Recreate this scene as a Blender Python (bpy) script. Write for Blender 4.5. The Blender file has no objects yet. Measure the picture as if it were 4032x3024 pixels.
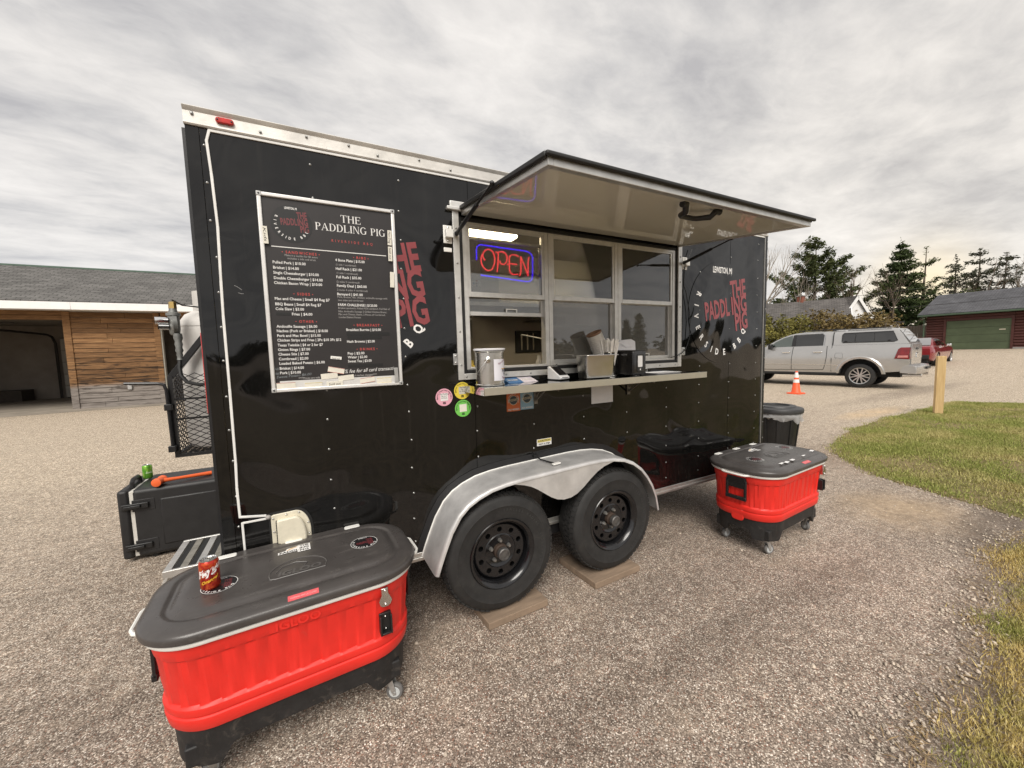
import bpy, math, random
import numpy as np
from math import sin, cos, pi, radians, sqrt
from mathutils import Vector, Matrix

# ------------------------------------------------------------------ camera, sky, sun, exposure
SC = bpy.context.scene
COL = SC.collection
CAM = (0.4182, -2.2014, 1.5910)
YAW, PIT, ROL, FPX = 0.4801, -0.0832, -0.0282, 1515.04
_fw = Vector((sin(YAW) * cos(PIT), cos(YAW) * cos(PIT), sin(PIT)))
_r = Vector((cos(YAW), -sin(YAW), 0))
_u = _r.cross(_fw)
_R = cos(ROL) * _r + sin(ROL) * _u
_U = -sin(ROL) * _r + cos(ROL) * _u
cd = bpy.data.cameras.new('camera')
cam = bpy.data.objects.new('camera', cd)
COL.objects.link(cam)
cam.matrix_world = Matrix(((_R.x, _U.x, -_fw.x, CAM[0]), (_R.y, _U.y, -_fw.y, CAM[1]), (_R.z, _U.z, -_fw.z, CAM[2]), (0, 0, 0, 1)))
cd.sensor_width = 36
cd.lens = FPX / 4032 * 36
cd.clip_start = 0.02
cd.clip_end = 2000
SC.camera = cam

SUN_EL, SUN_AZ = radians(46), radians(206)      # azimuth clockwise from +Y: behind the camera, to its left
W = bpy.data.worlds.new('World')
SC.world = W
W.use_nodes = True
nt = W.node_tree
for n in list(nt.nodes):
    nt.nodes.remove(n)
def wn(t, **k):
    n = nt.nodes.new(t)
    for a, b in k.items():
        setattr(n, a, b)
    return n
def wl(a, b):
    nt.links.new(a, b)
def wmath(op, a, b=None, clamp=False):
    n = wn('ShaderNodeMath', operation=op, use_clamp=clamp)
    for i, q in enumerate((a, b)):
        if q is None:
            continue
        if isinstance(q, (int, float)):
            n.inputs[i].default_value = q
        else:
            wl(q, n.inputs[i])
    return n.outputs[0]
out = wn('ShaderNodeOutputWorld')
sky = wn('ShaderNodeTexSky', sky_type='NISHITA', sun_disc=False)
sky.sun_elevation = SUN_EL
sky.sun_rotation = SUN_AZ
sky.air_density = 1.0
sky.dust_density = 3.0
bg1 = wn('ShaderNodeBackground'); bg1.inputs[1].default_value = 0.06
wl(sky.outputs[0], bg1.inputs[0])
tc = wn('ShaderNodeTexCoord')
sp = wn('ShaderNodeSeparateXYZ'); wl(tc.outputs['Generated'], sp.inputs[0])
zz = wmath('ADD', wmath('MAXIMUM', sp.outputs[2], 0.0), 0.10)
cb = wn('ShaderNodeCombineXYZ')
wl(wmath('DIVIDE', sp.outputs[0], zz), cb.inputs[0])
wl(wmath('DIVIDE', sp.outputs[1], zz), cb.inputs[1])
def wnoise(rot, sc, loc, scale, detail, rough, dist=0.0):
    m = wn('ShaderNodeMapping')
    m.inputs['Rotation'].default_value = (0, 0, radians(rot)); m.inputs['Scale'].default_value = sc; m.inputs['Location'].default_value = loc
    wl(cb.outputs[0], m.inputs[0])
    t = wn('ShaderNodeTexNoise'); t.inputs['Scale'].default_value = scale; t.inputs['Detail'].default_value = detail
    t.inputs['Roughness'].default_value = rough; t.inputs['Distortion'].default_value = dist
    wl(m.outputs[0], t.inputs['Vector'])
    return t.outputs[0]
na = wnoise(-52, (0.74, 1.12, 1), (3.1, 5.2, 0), 1.7, 7, 0.56, 0.2)
nb = wnoise(-30, (0.7, 1.0, 1), (1.2, 2.9, 0), 0.45, 3, 0.5, 0.2)
nc = wnoise(-60, (0.8, 1.3, 1), (9.3, 1.1, 0), 5.5, 6, 0.62, 0.3)
mixv = wmath('ADD', wmath('ADD', wmath('MULTIPLY', na, 0.56), wmath('MULTIPLY', nb, 0.17)), wmath('MULTIPLY', nc, 0.27))
rp = wn('ShaderNodeValToRGB'); wl(mixv, rp.inputs[0])
el = rp.color_ramp.elements
el[0].position = 0.36; el[0].color = (0.42, 0.41, 0.415, 1)
el[1].position = 0.64; el[1].color = (0.82, 0.785, 0.745, 1)
e = el.new(0.44); e.color = (0.54, 0.525, 0.515, 1)
e = el.new(0.515); e.color = (0.66, 0.635, 0.61, 1)
# paler, slightly blue band low over the horizon and the warm gap where the evening light comes through
hz = wmath('POWER', wmath('SUBTRACT', 1.0, wmath('MAXIMUM', sp.outputs[2], 0.0), clamp=True), 7.0)
mh = wn('ShaderNodeMixRGB'); wl(wmath('MULTIPLY', hz, 0.55), mh.inputs[0]); wl(rp.outputs[0], mh.inputs[1]); mh.inputs[2].default_value = (0.72, 0.735, 0.775, 1)
gd = Vector((0.955, 0.275, 0.085)).normalized()
dv = wn('ShaderNodeVectorMath', operation='DOT_PRODUCT'); wl(tc.outputs['Generated'], dv.inputs[0]); dv.inputs[1].default_value = gd
gl = wmath('ADD', wmath('MULTIPLY', wmath('POWER', wmath('MAXIMUM', dv.outputs['Value'], 0.0), 420.0), 0.75), wmath('MULTIPLY', wmath('POWER', wmath('MAXIMUM', dv.outputs['Value'], 0.0), 9.0), 0.10), clamp=True)
mg = wn('ShaderNodeMixRGB'); wl(gl, mg.inputs[0]); wl(mh.outputs[0], mg.inputs[1]); mg.inputs[2].default_value = (1.0, 0.82, 0.52, 1)
bg2 = wn('ShaderNodeBackground'); bg2.inputs[1].default_value = 0.51
wl(mg.outputs[0], bg2.inputs[0])
mx = wn('ShaderNodeMixShader'); mx.inputs[0].default_value = 0.95
wl(bg1.outputs[0], mx.inputs[1]); wl(bg2.outputs[0], mx.inputs[2]); wl(mx.outputs[0], out.inputs[0])

sd = bpy.data.lights.new('sun', 'SUN'); sd.energy = 1.4; sd.angle = radians(35); sd.color = (1.0, 0.95, 0.88)
so = bpy.data.objects.new('sun', sd); COL.objects.link(so)
_sdir = Vector((sin(SUN_AZ) * cos(SUN_EL), cos(SUN_AZ) * cos(SUN_EL), sin(SUN_EL)))
so.rotation_euler = _sdir.to_track_quat('Z', 'Y').to_euler()
so.location = _sdir * 60

vs = SC.view_settings
vs.view_transform = 'Standard'; vs.look = 'None'; vs.exposure = 1.3; vs.gamma = 1.0; vs.use_curve_mapping = False
SC.cycles.max_bounces = 10
SC.cycles.transparent_max_bounces = 16
SC.cycles.sample_clamp_indirect = 6.0
SC.cycles.caustics_reflective = False
SC.cycles.caustics_refractive = False

# ------------------------------------------------------------------ helpers
RND = random.Random(7)

def tag(o, label=None, cat=None, group=None, kind=None):
    if label: o['label'] = label
    if cat: o['category'] = cat
    if group: o['group'] = group
    if kind: o['kind'] = kind
    return o

def thing(name, loc, label, cat, rotz=0.0, group=None):
    o = bpy.data.objects.new(name, None)
    o.empty_display_size = 0.1
    COL.objects.link(o)
    o.location = loc
    o.rotation_euler = (0, 0, rotz)
    return tag(o, label, cat, group)

def wloc(p):
    v = Vector((0, 0, 0))
    while p is not None:
        v += p.location
        p = p.parent
    return v

class MB:
    def __init__(s):
        s.v = []; s.f = []
    def add(s, vs_, fs_):
        n = len(s.v)
        s.v += [tuple(q) for q in vs_]
        s.f += [tuple(i + n for i in q) for q in fs_]
        return s
    def box(s, x0, x1, y0, y1, z0, z1):
        return s.add([(x0, y0, z0), (x1, y0, z0), (x1, y1, z0), (x0, y1, z0), (x0, y0, z1), (x1, y0, z1), (x1, y1, z1), (x0, y1, z1)],
                     [(3, 2, 1, 0), (4, 5, 6, 7), (0, 1, 5, 4), (1, 2, 6, 5), (2, 3, 7, 6), (3, 0, 4, 7)])
    def obox(s, c, ux, uy, uz):
        c = Vector(c); ux = Vector(ux); uy = Vector(uy); uz = Vector(uz)
        p = [c - ux - uy - uz, c + ux - uy - uz, c + ux + uy - uz, c - ux + uy - uz, c - ux - uy + uz, c + ux - uy + uz, c + ux + uy + uz, c - ux + uy + uz]
        return s.add(p, [(3, 2, 1, 0), (4, 5, 6, 7), (0, 1, 5, 4), (1, 2, 6, 5), (2, 3, 7, 6), (3, 0, 4, 7)])
    def bar(s, p0, p1, w, h, up=(0, 0, 1)):
        p0 = Vector(p0); p1 = Vector(p1); d = (p1 - p0); L = d.length; d.normalize()
        up = Vector(up)
        if abs(d.dot(up)) > 0.98: up = Vector((1, 0, 0))
        a = d.cross(up).normalized(); b = a.cross(d).normalized()
        return s.obox((p0 + p1) / 2, d * (L / 2), a * (w / 2), b * (h / 2))
    def tube(s, pts, r, n=8, cap=True, closed=False):
        pts = [Vector(p) for p in pts]; m = len(pts)
        rs = r if isinstance(r, (list, tuple)) else [r] * m
        rings = []; prev = None
        for i in range(m):
            if closed:
                t = pts[(i + 1) % m] - pts[i - 1]
            else:
                t = pts[min(i + 1, m - 1)] - pts[max(i - 1, 0)]
            if t.length < 1e-9: t = Vector((0, 0, 1))
            t.normalize()
            if prev is None:
                a = t.cross(Vector((0, 0, 1)))
                if a.length < 0.05: a = t.cross(Vector((1, 0, 0)))
            else:
                a = prev - t * prev.dot(t)
                if a.length < 1e-5: a = t.cross(Vector((1, 0, 0)))
            a.normalize(); prev = a; b = t.cross(a)
            rings.append([pts[i] + a * (cos(2 * pi * k / n) * rs[i]) + b * (sin(2 * pi * k / n) * rs[i]) for k in range(n)])
        return s.loft(rings, cap=cap and not closed, ring_closed=closed)
    def cyl(s, p0, p1, r0, r1=None, n=16, cap=True):
        return s.tube([p0, p1], [r0, r0 if r1 is None else r1], n, cap)
    def loft(s, rings, cap=True, ring_closed=False, open_ring=False):
        n = len(rings[0]); m = len(rings); V = [p for r_ in rings for p in r_]; F = []
        for i in range(m if ring_closed else m - 1):
            j = (i + 1) % m
            for k in range(n - 1 if open_ring else n):
                l = (k + 1) % n
                F.append((i * n + k, i * n + l, j * n + l, j * n + k))
        if cap:
            F.append(tuple(reversed(range(n)))); F.append(tuple(range((m - 1) * n, m * n)))
        return s.add(V, F)
    def lathe(s, prof, o=(0, 0, 0), axis=(0, 0, 1), n=24, cap=True):
        o = Vector(o); ax = Vector(axis).normalized()
        a = ax.cross(Vector((0, 0, 1)))
        if a.length < 0.05: a = Vector((1, 0, 0))
        a.normalize(); b = ax.cross(a)
        rings = [[o + ax * h + a * (cos(2 * pi * k / n) * r) + b * (sin(2 * pi * k / n) * r) for k in range(n)] for r, h in prof]
        return s.loft(rings, cap=cap)
    def prism(s, poly, plane, d0, d1):
        # poly in 2D; plane 'xz' extrudes along y, 'xy' along z, 'yz' along x
        def P(p, d):
            return {'xz': (p[0], d, p[1]), 'xy': (p[0], p[1], d), 'yz': (d, p[0], p[1])}[plane]
        n = len(poly)
        V = [P(p, d0) for p in poly] + [P(p, d1) for p in poly]
        F = [tuple(range(n)), tuple(reversed(range(n, 2 * n)))] + [(i, i + n, (i + 1) % n + n, (i + 1) % n) for i in range(n)]
        return s.add(V, F)
    def sphere(s, c, r, n=10, sz=1.0, m=6):
        c = Vector(c)
        return s.lathe([(max(r * sin(pi * i / m), 1e-4), -r * sz * cos(pi * i / m)) for i in range(m + 1)], c, (0, 0, 1), n)
    def quad(s, a, b, c, d):
        return s.add([a, b, c, d], [(0, 1, 2, 3)])
    def build(s, name, m, parent=None, local=False, smooth=38, bevel=0.0, seg=2, recalc=True):
        off = Vector((0, 0, 0)) if (local or parent is None) else wloc(parent)
        me = bpy.data.meshes.new(name)
        me.from_pydata([(p[0] - off.x, p[1] - off.y, p[2] - off.z) for p in s.v], [], s.f)
        if recalc:
            import bmesh
            bm = bmesh.new(); bm.from_mesh(me); bmesh.ops.recalc_face_normals(bm, faces=bm.faces); bm.to_mesh(me); bm.free()
        me.update()
        if smooth:
            me.polygons.foreach_set('use_smooth', [True] * len(me.polygons))
            me.set_sharp_from_angle(angle=radians(smooth))
        me.materials.append(m)
        o = bpy.data.objects.new(name, me)
        COL.objects.link(o)
        o.parent = parent
        if bevel:
            b = o.modifiers.new('bevel', 'BEVEL'); b.width = bevel; b.segments = seg; b.limit_method = 'ANGLE'; b.angle_limit = radians(38)
        return o

def inst(src, parent, loc, name=None, rot=None):
    o = bpy.data.objects.new(name or src.name.split('.')[0], src.data)
    COL.objects.link(o); o.parent = parent
    o.location = Vector(loc) - (wloc(parent) if parent else Vector())
    if rot: o.rotation_euler = rot
    return o

def copy_tree(o, parent=None):
    c = o.copy(); COL.objects.link(c); c.parent = parent
    for ch in list(o.children):
        copy_tree(ch, c)
    return c

def circ(cx, cy, r, n=24, a0=0.0):
    return [(cx + r * cos(a0 + 2 * pi * k / n), cy + r * sin(a0 + 2 * pi * k / n)) for k in range(n)]

def rrect(x0, x1, y0, y1, r, n=5):
    P = []
    for cx, cy, a in ((x1 - r, y0 + r, -pi / 2), (x1 - r, y1 - r, 0), (x0 + r, y1 - r, pi / 2), (x0 + r, y0 + r, pi)):
        for i in range(n + 1):
            t = a + pi / 2 * i / n
            P.append((cx + r * cos(t), cy + r * sin(t)))
    return P

# ---- lettering: Blender's own font turned into flat meshes
_TX = {}
def text_geo(s, bold=0.0, shear=0.0, sp=1.0):
    k = (s, bold, shear, sp)
    if k in _TX: return _TX[k]
    c = bpy.data.curves.new('t', 'FONT'); c.body = s; c.size = 1; c.offset = bold; c.shear = shear; c.space_character = sp; c.resolution_u = 2
    c.fill_mode = 'FRONT'
    o = bpy.data.objects.new('t', c); COL.objects.link(o)
    dg = bpy.context.evaluated_depsgraph_get(); dg.update()
    me = o.evaluated_get(dg).to_mesh()
    V = np.array([(v.co.x, v.co.y) for v in me.vertices]) if len(me.vertices) else np.zeros((0, 2))
    F = [tuple(p.vertices) for p in me.polygons]
    o.evaluated_get(dg).to_mesh_clear()
    bpy.data.objects.remove(o); bpy.data.curves.remove(c)
    _TX[k] = (V, F)
    return _TX[k]
CAPH = float(text_geo('H')[0][:, 1].max())

def put_text(mb, s, o, U, V, width=None, cap=None, align='l', bold=0.0, shear=0.0, sp=1.0):
    P, F = text_geo(s, bold, shear, sp)
    if not len(P): return
    o = Vector(o); U = Vector(U).normalized(); V = Vector(V).normalized()
    x0, x1 = P[:, 0].min(), P[:, 0].max()
    sx = sy = None
    if cap: sy = cap / CAPH
    if width: sx = width / (x1 - x0)
    sx = sx or sy; sy = sy or sx
    wd = (x1 - x0) * sx
    dx = {'l': 0, 'c': -wd / 2, 'r': -wd}[align]
    mb.add([o + U * ((p[0] - x0) * sx + dx) + V * (p[1] * sy) for p in P], F)

def put_arc_text(mb, s, c, U, V, r, angs, cap, bold=0.0, face_in=True, xs=1.0):
    c = Vector(c); U = Vector(U).normalized(); V = Vector(V).normalized()
    for ch, a in zip(s, angs):
        if ch == ' ': continue
        a = radians(a)
        rad = U * cos(a) + V * sin(a)
        up = -rad if face_in else rad
        n = U.cross(V)
        right = up.cross(n)
        P, F = text_geo(ch, bold)
        x0, x1 = P[:, 0].min(), P[:, 0].max(); sy = cap / CAPH
        mb.add([c + rad * r + right * ((p[0] - (x0 + x1) / 2) * sy * xs) + up * ((p[1] - CAPH / 2) * sy) for p in P], F)

# ------------------------------------------------------------------ materials
MATS = {}
def nmat(name):
    m = bpy.data.materials.new(name); m.use_nodes = True
    t = m.node_tree; b = t.nodes['Principled BSDF']
    return m, t, b
def tnoise(t, scale, detail=4, rough=0.55, coord='Object', mscale=(1, 1, 1), dist=0.0, rot=(0, 0, 0)):
    c = t.nodes.new('ShaderNodeTexCoord'); mp = t.nodes.new('ShaderNodeMapping'); mp.inputs['Scale'].default_value = mscale; mp.inputs['Rotation'].default_value = rot
    n = t.nodes.new('ShaderNodeTexNoise'); n.inputs['Scale'].default_value = scale; n.inputs['Detail'].default_value = detail
    n.inputs['Roughness'].default_value = rough; n.inputs['Distortion'].default_value = dist
    t.links.new(c.outputs[coord], mp.inputs[0]); t.links.new(mp.outputs[0], n.inputs['Vector'])
    return n.outputs[0]
def tramp(t, fac, stops):
    r = t.nodes.new('ShaderNodeValToRGB'); e = r.color_ramp.elements
    while len(e) > 1: e.remove(e[-1])
    e[0].position = stops[0][0]; e[0].color = (*stops[0][1], 1)
    for p, c in stops[1:]:
        q = e.new(p); q.color = (*c, 1)
    t.links.new(fac, r.inputs[0])
    return r.outputs[0]
def tmix(t, fac, a, b, mode='MIX'):
    n = t.nodes.new('ShaderNodeMixRGB'); n.blend_type = mode
    for i, q in enumerate((fac, a, b)):
        if isinstance(q, (int, float)): n.inputs[i].default_value = q
        elif isinstance(q, tuple): n.inputs[i].default_value = (*q, 1) if len(q) == 3 else q
        else: t.links.new(q, n.inputs[i])
    return n.outputs[0]
def tmath(t, op, a, b=None, clamp=False):
    n = t.nodes.new('ShaderNodeMath'); n.operation = op; n.use_clamp = clamp
    for i, q in enumerate((a, b)):
        if q is None: continue
        if isinstance(q, (int, float)): n.inputs[i].default_value = q
        else: t.links.new(q, n.inputs[i])
    return n.outputs[0]
def tbump(t, b, h, strength=0.3, dist=0.01, prev=None):
    n = t.nodes.new('ShaderNodeBump'); n.inputs['Strength'].default_value = strength; n.inputs['Distance'].default_value = dist
    t.links.new(h, n.inputs['Height'])
    if prev is not None: t.links.new(prev, n.inputs['Normal'])
    t.links.new(n.outputs[0], b.inputs['Normal'])
    return n.outputs[0]

def mat(name, color, rough=0.5, metal=0.0, var=0.15, vscale=8.0, bump=0.0, bscale=60.0, bdist=0.003, rvar=0.0, coat=0.0, spec=None, stretch=(1, 1, 1), emit=None, estr=0.0):
    if name in MATS: return MATS[name]
    m, t, b = nmat(name)
    b.inputs['Roughness'].default_value = rough; b.inputs['Metallic'].default_value = metal
    if spec is not None: b.inputs['Specular IOR Level'].default_value = spec
    if coat: b.inputs['Coat Weight'].default_value = coat; b.inputs['Coat Roughness'].default_value = 0.05
    c0 = tuple(max(0, q * (1 - var)) for q in color); c1 = tuple(min(1, q * (1 + var)) for q in color)
    if var > 0:
        t.links.new(tramp(t, tnoise(t, vscale, 5, 0.6, mscale=stretch), [(0.3, c0), (0.7, c1)]), b.inputs['Base Color'])
    else:
        b.inputs['Base Color'].default_value = (*color, 1)
    if rvar:
        n = tnoise(t, vscale * 1.7, 5, 0.65, mscale=stretch)
        t.links.new(tmath(t, 'ADD', tmath(t, 'MULTIPLY', n, rvar * 2), rough - rvar, True), b.inputs['Roughness'])
    if bump:
        tbump(t, b, tnoise(t, bscale, 3, 0.6, mscale=stretch), bump, bdist)
    if emit:
        b.inputs['Emission Color'].default_value = (*emit, 1); b.inputs['Emission Strength'].default_value = estr
    MATS[name] = m
    return m

def M_wall():
    m, t, b = nmat('black_panel_paint')
    b.inputs['Base Color'].default_value = (0.0042, 0.0041, 0.004, 1)
    b.inputs['Roughness'].default_value = 0.07
    b.inputs['IOR'].default_value = 1.52
    n1 = tnoise(t, 1.5, 1, 0.4, mscale=(1.0, 1.0, 0.75), dist=0.5)
    n2 = tnoise(t, 3.6, 0, 0.5, dist=0.4)
    p = tbump(t, b, n1, 0.85, 0.07)
    p = tbump(t, b, n2, 0.55, 0.016, p)
    sm = tnoise(t, 11, 6, 0.7)
    # road grime: thin dust film, run marks and splash dirt low on the sheet
    g_ = t.nodes.new('ShaderNodeNewGeometry'); sx_ = t.nodes.new('ShaderNodeSeparateXYZ'); t.links.new(g_.outputs['Position'], sx_.inputs[0])
    runs = tramp(t, tnoise(t, 5, 5, .65, mscale=(7, 7, .35)), [(.54, (0, 0, 0)), (.75, (.12, .12, .12))])
    spl = tmath(t, 'MULTIPLY', tramp(t, tmath(t, 'MULTIPLY', sx_.outputs[2], .5), [(.20, (1, 1, 1)), (.47, (0, 0, 0))]), tramp(t, tnoise(t, 60, 4, .7), [(.52, (0, 0, 0)), (.70, (.28, .28, .28))]))
    film = tramp(t, tnoise(t, 2.2, 6, .65), [(.46, (0, 0, 0)), (.75, (.06, .06, .06))])
    dm = tmath(t, 'MAXIMUM', tmath(t, 'MAXIMUM', runs, spl), film)
    t.links.new(tmix(t, dm, (0.0042, 0.0041, 0.004), (0.075, 0.066, 0.055)), b.inputs['Base Color'])
    t.links.new(tramp(t, sm, [(0.4, (0.035, 0.035, 0.035)), (0.8, (0.085, 0.085, 0.085))]), b.inputs['Roughness'])
    return m
WALL = M_wall()

def M_glass(name, tint, rough=0.0, refl=1.0, screen=0.0):
    m = bpy.data.materials.new(name); m.use_nodes = True; t = m.node_tree
    for n in list(t.nodes): t.nodes.remove(n)
    o = t.nodes.new('ShaderNodeOutputMaterial'); tr = t.nodes.new('ShaderNodeBsdfTransparent'); gl = t.nodes.new('ShaderNodeBsdfGlossy')
    fr = t.nodes.new('ShaderNodeFresnel'); fr.inputs[0].default_value = 1.52; mxn = t.nodes.new('ShaderNodeMixShader')
    tr.inputs[0].default_value = (*tint, 1); gl.inputs['Roughness'].default_value = rough
    f2 = tmath(t, 'MULTIPLY', fr.outputs[0], 2.3 * refl, True)
    base_ = tr.outputs[0]
    if screen:
        df = t.nodes.new('ShaderNodeBsdfDiffuse'); df.inputs[0].default_value = (.34, .325, .29, 1); m2 = t.nodes.new('ShaderNodeMixShader'); m2.inputs[0].default_value = screen
        t.links.new(tr.outputs[0], m2.inputs[1]); t.links.new(df.outputs[0], m2.inputs[2]); base_ = m2.outputs[0]
    t.links.new(f2, mxn.inputs[0]); t.links.new(base_, mxn.inputs[1]); t.links.new(gl.outputs[0], mxn.inputs[2]); t.links.new(mxn.outputs[0], o.inputs[0])
    return m
GLASS = M_glass('window_glass', (0.86, 0.86, 0.84), screen=.07)
SCREEN = M_glass('screened_glass', (0.55, 0.53, 0.49), screen=.40)
CARGLASS = M_glass('tinted_car_glass', (0.10, 0.11, 0.11), refl=1.2)
CLEARCAR = M_glass('clear_car_glass', (0.55, 0.62, 0.58), refl=1.2)

ALU = mat('brushed_aluminium', (0.62, 0.61, 0.58), 0.42, 0.85, 0.12, 14, 0.15, 90, rvar=0.12)
ALUW = mat('pale_window_aluminium', (0.66, 0.65, 0.62), 0.4, 0.55, 0.10, 20, rvar=0.1)
TRIMALU = mat('weathered_roof_trim', (0.66, 0.64, 0.60), 0.5, 0.45, 0.16, 9, 0.2, 40, rvar=0.1)
STEEL = mat('stainless_steel', (0.62, 0.60, 0.56), 0.22, 1.0, 0.12, 10, rvar=0.1)
STEELMIR = mat('polished_steel', (0.72, 0.71, 0.69), 0.08, 1.0, 0.05, 10, rvar=0.04)
GALV = mat('galvanised_steel', (0.5, 0.5, 0.49), 0.45, 0.8, 0.2, 30, rvar=0.1)
CHROME = mat('chrome', (0.8, 0.8, 0.8), 0.08, 1.0, 0.0)
WHITEP = mat('white_plastic', (0.78, 0.77, 0.73), 0.4, 0, 0.06, 15)
WHITEPAPER = mat('white_paper', (0.80, 0.79, 0.78), 0.7, 0, 0.03, 15)
CREAM = mat('cream_paint', (0.68, 0.63, 0.50), 0.45, 0, 0.07, 30)
BLACKP = mat('black_plastic', (0.012, 0.012, 0.012), 0.42, 0, 0.3, 20, 0.1, 120)
BLACKMET = mat('black_painted_steel', (0.012, 0.012, 0.013), 0.35, 0, 0.3, 30)
RUBBER = mat('tyre_rubber', (0.016, 0.0155, 0.015), 0.7, 0, 0.35, 14, 0.2, 70)
BLACKRUB = mat('black_rubber_seal', (0.012, 0.012, 0.012), 0.55, 0, 0.2, 20)
REDP = mat('red_plastic', (0.72, 0.026, 0.017), 0.45, 0, 0.07, 7, 0.05, 220, rvar=.10)
def scuff(m, col, amt, scale=16, stretch=(1, 1, 1), lo=.60):
    t = m.node_tree; b = t.nodes['Principled BSDF']; src = b.inputs['Base Color'].links[0].from_socket
    f = tmath(t, 'MULTIPLY', tramp(t, tnoise(t, scale, 7, .72, mscale=stretch, dist=.8), [(lo, (0, 0, 0)), (lo + .16, (amt, amt, amt))]), tramp(t, tnoise(t, 3.1, 4, .6), [(.38, (.15, .15, .15)), (.62, (1, 1, 1))]))
    t.links.new(tmix(t, f, src, col), b.inputs['Base Color'])
scuff(REDP, (.42, .12, .085), .55)
LIDG = mat('charcoal_lid_plastic', (0.060, 0.054, 0.051), 0.30, 0, 0.15, 10, 0.06, 160, rvar=0.10)
scuff(LIDG, (.20, .185, .17), .45, 22, (.5, 2.2, 1), .56)
BASEB = mat('dark_base_plastic', (0.013, 0.0125, 0.0125), 0.6, 0, 0.4, 18, 0.12, 160)
scuff(BASEB, (.16, .135, .11), .55, 20, lo=.55)
scuff(BLACKP, (.10, .095, .09), .35, 30, lo=.58)
scuff(RUBBER, (.07, .062, .052), .3, 12, lo=.54)
DECALW = mat('white_vinyl', (0.80, 0.79, 0.77), 0.5, 0, 0.03, 10)
DECALR = mat('red_vinyl', (0.25, 0.050, 0.054), 0.12, 0, 0.10, 10)
# ------------------------------------------------------------------ setting: ground, lawn
def gz(x):
    return 0.044 * min(max(0.0, x - 24.0), 19.0)

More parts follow.
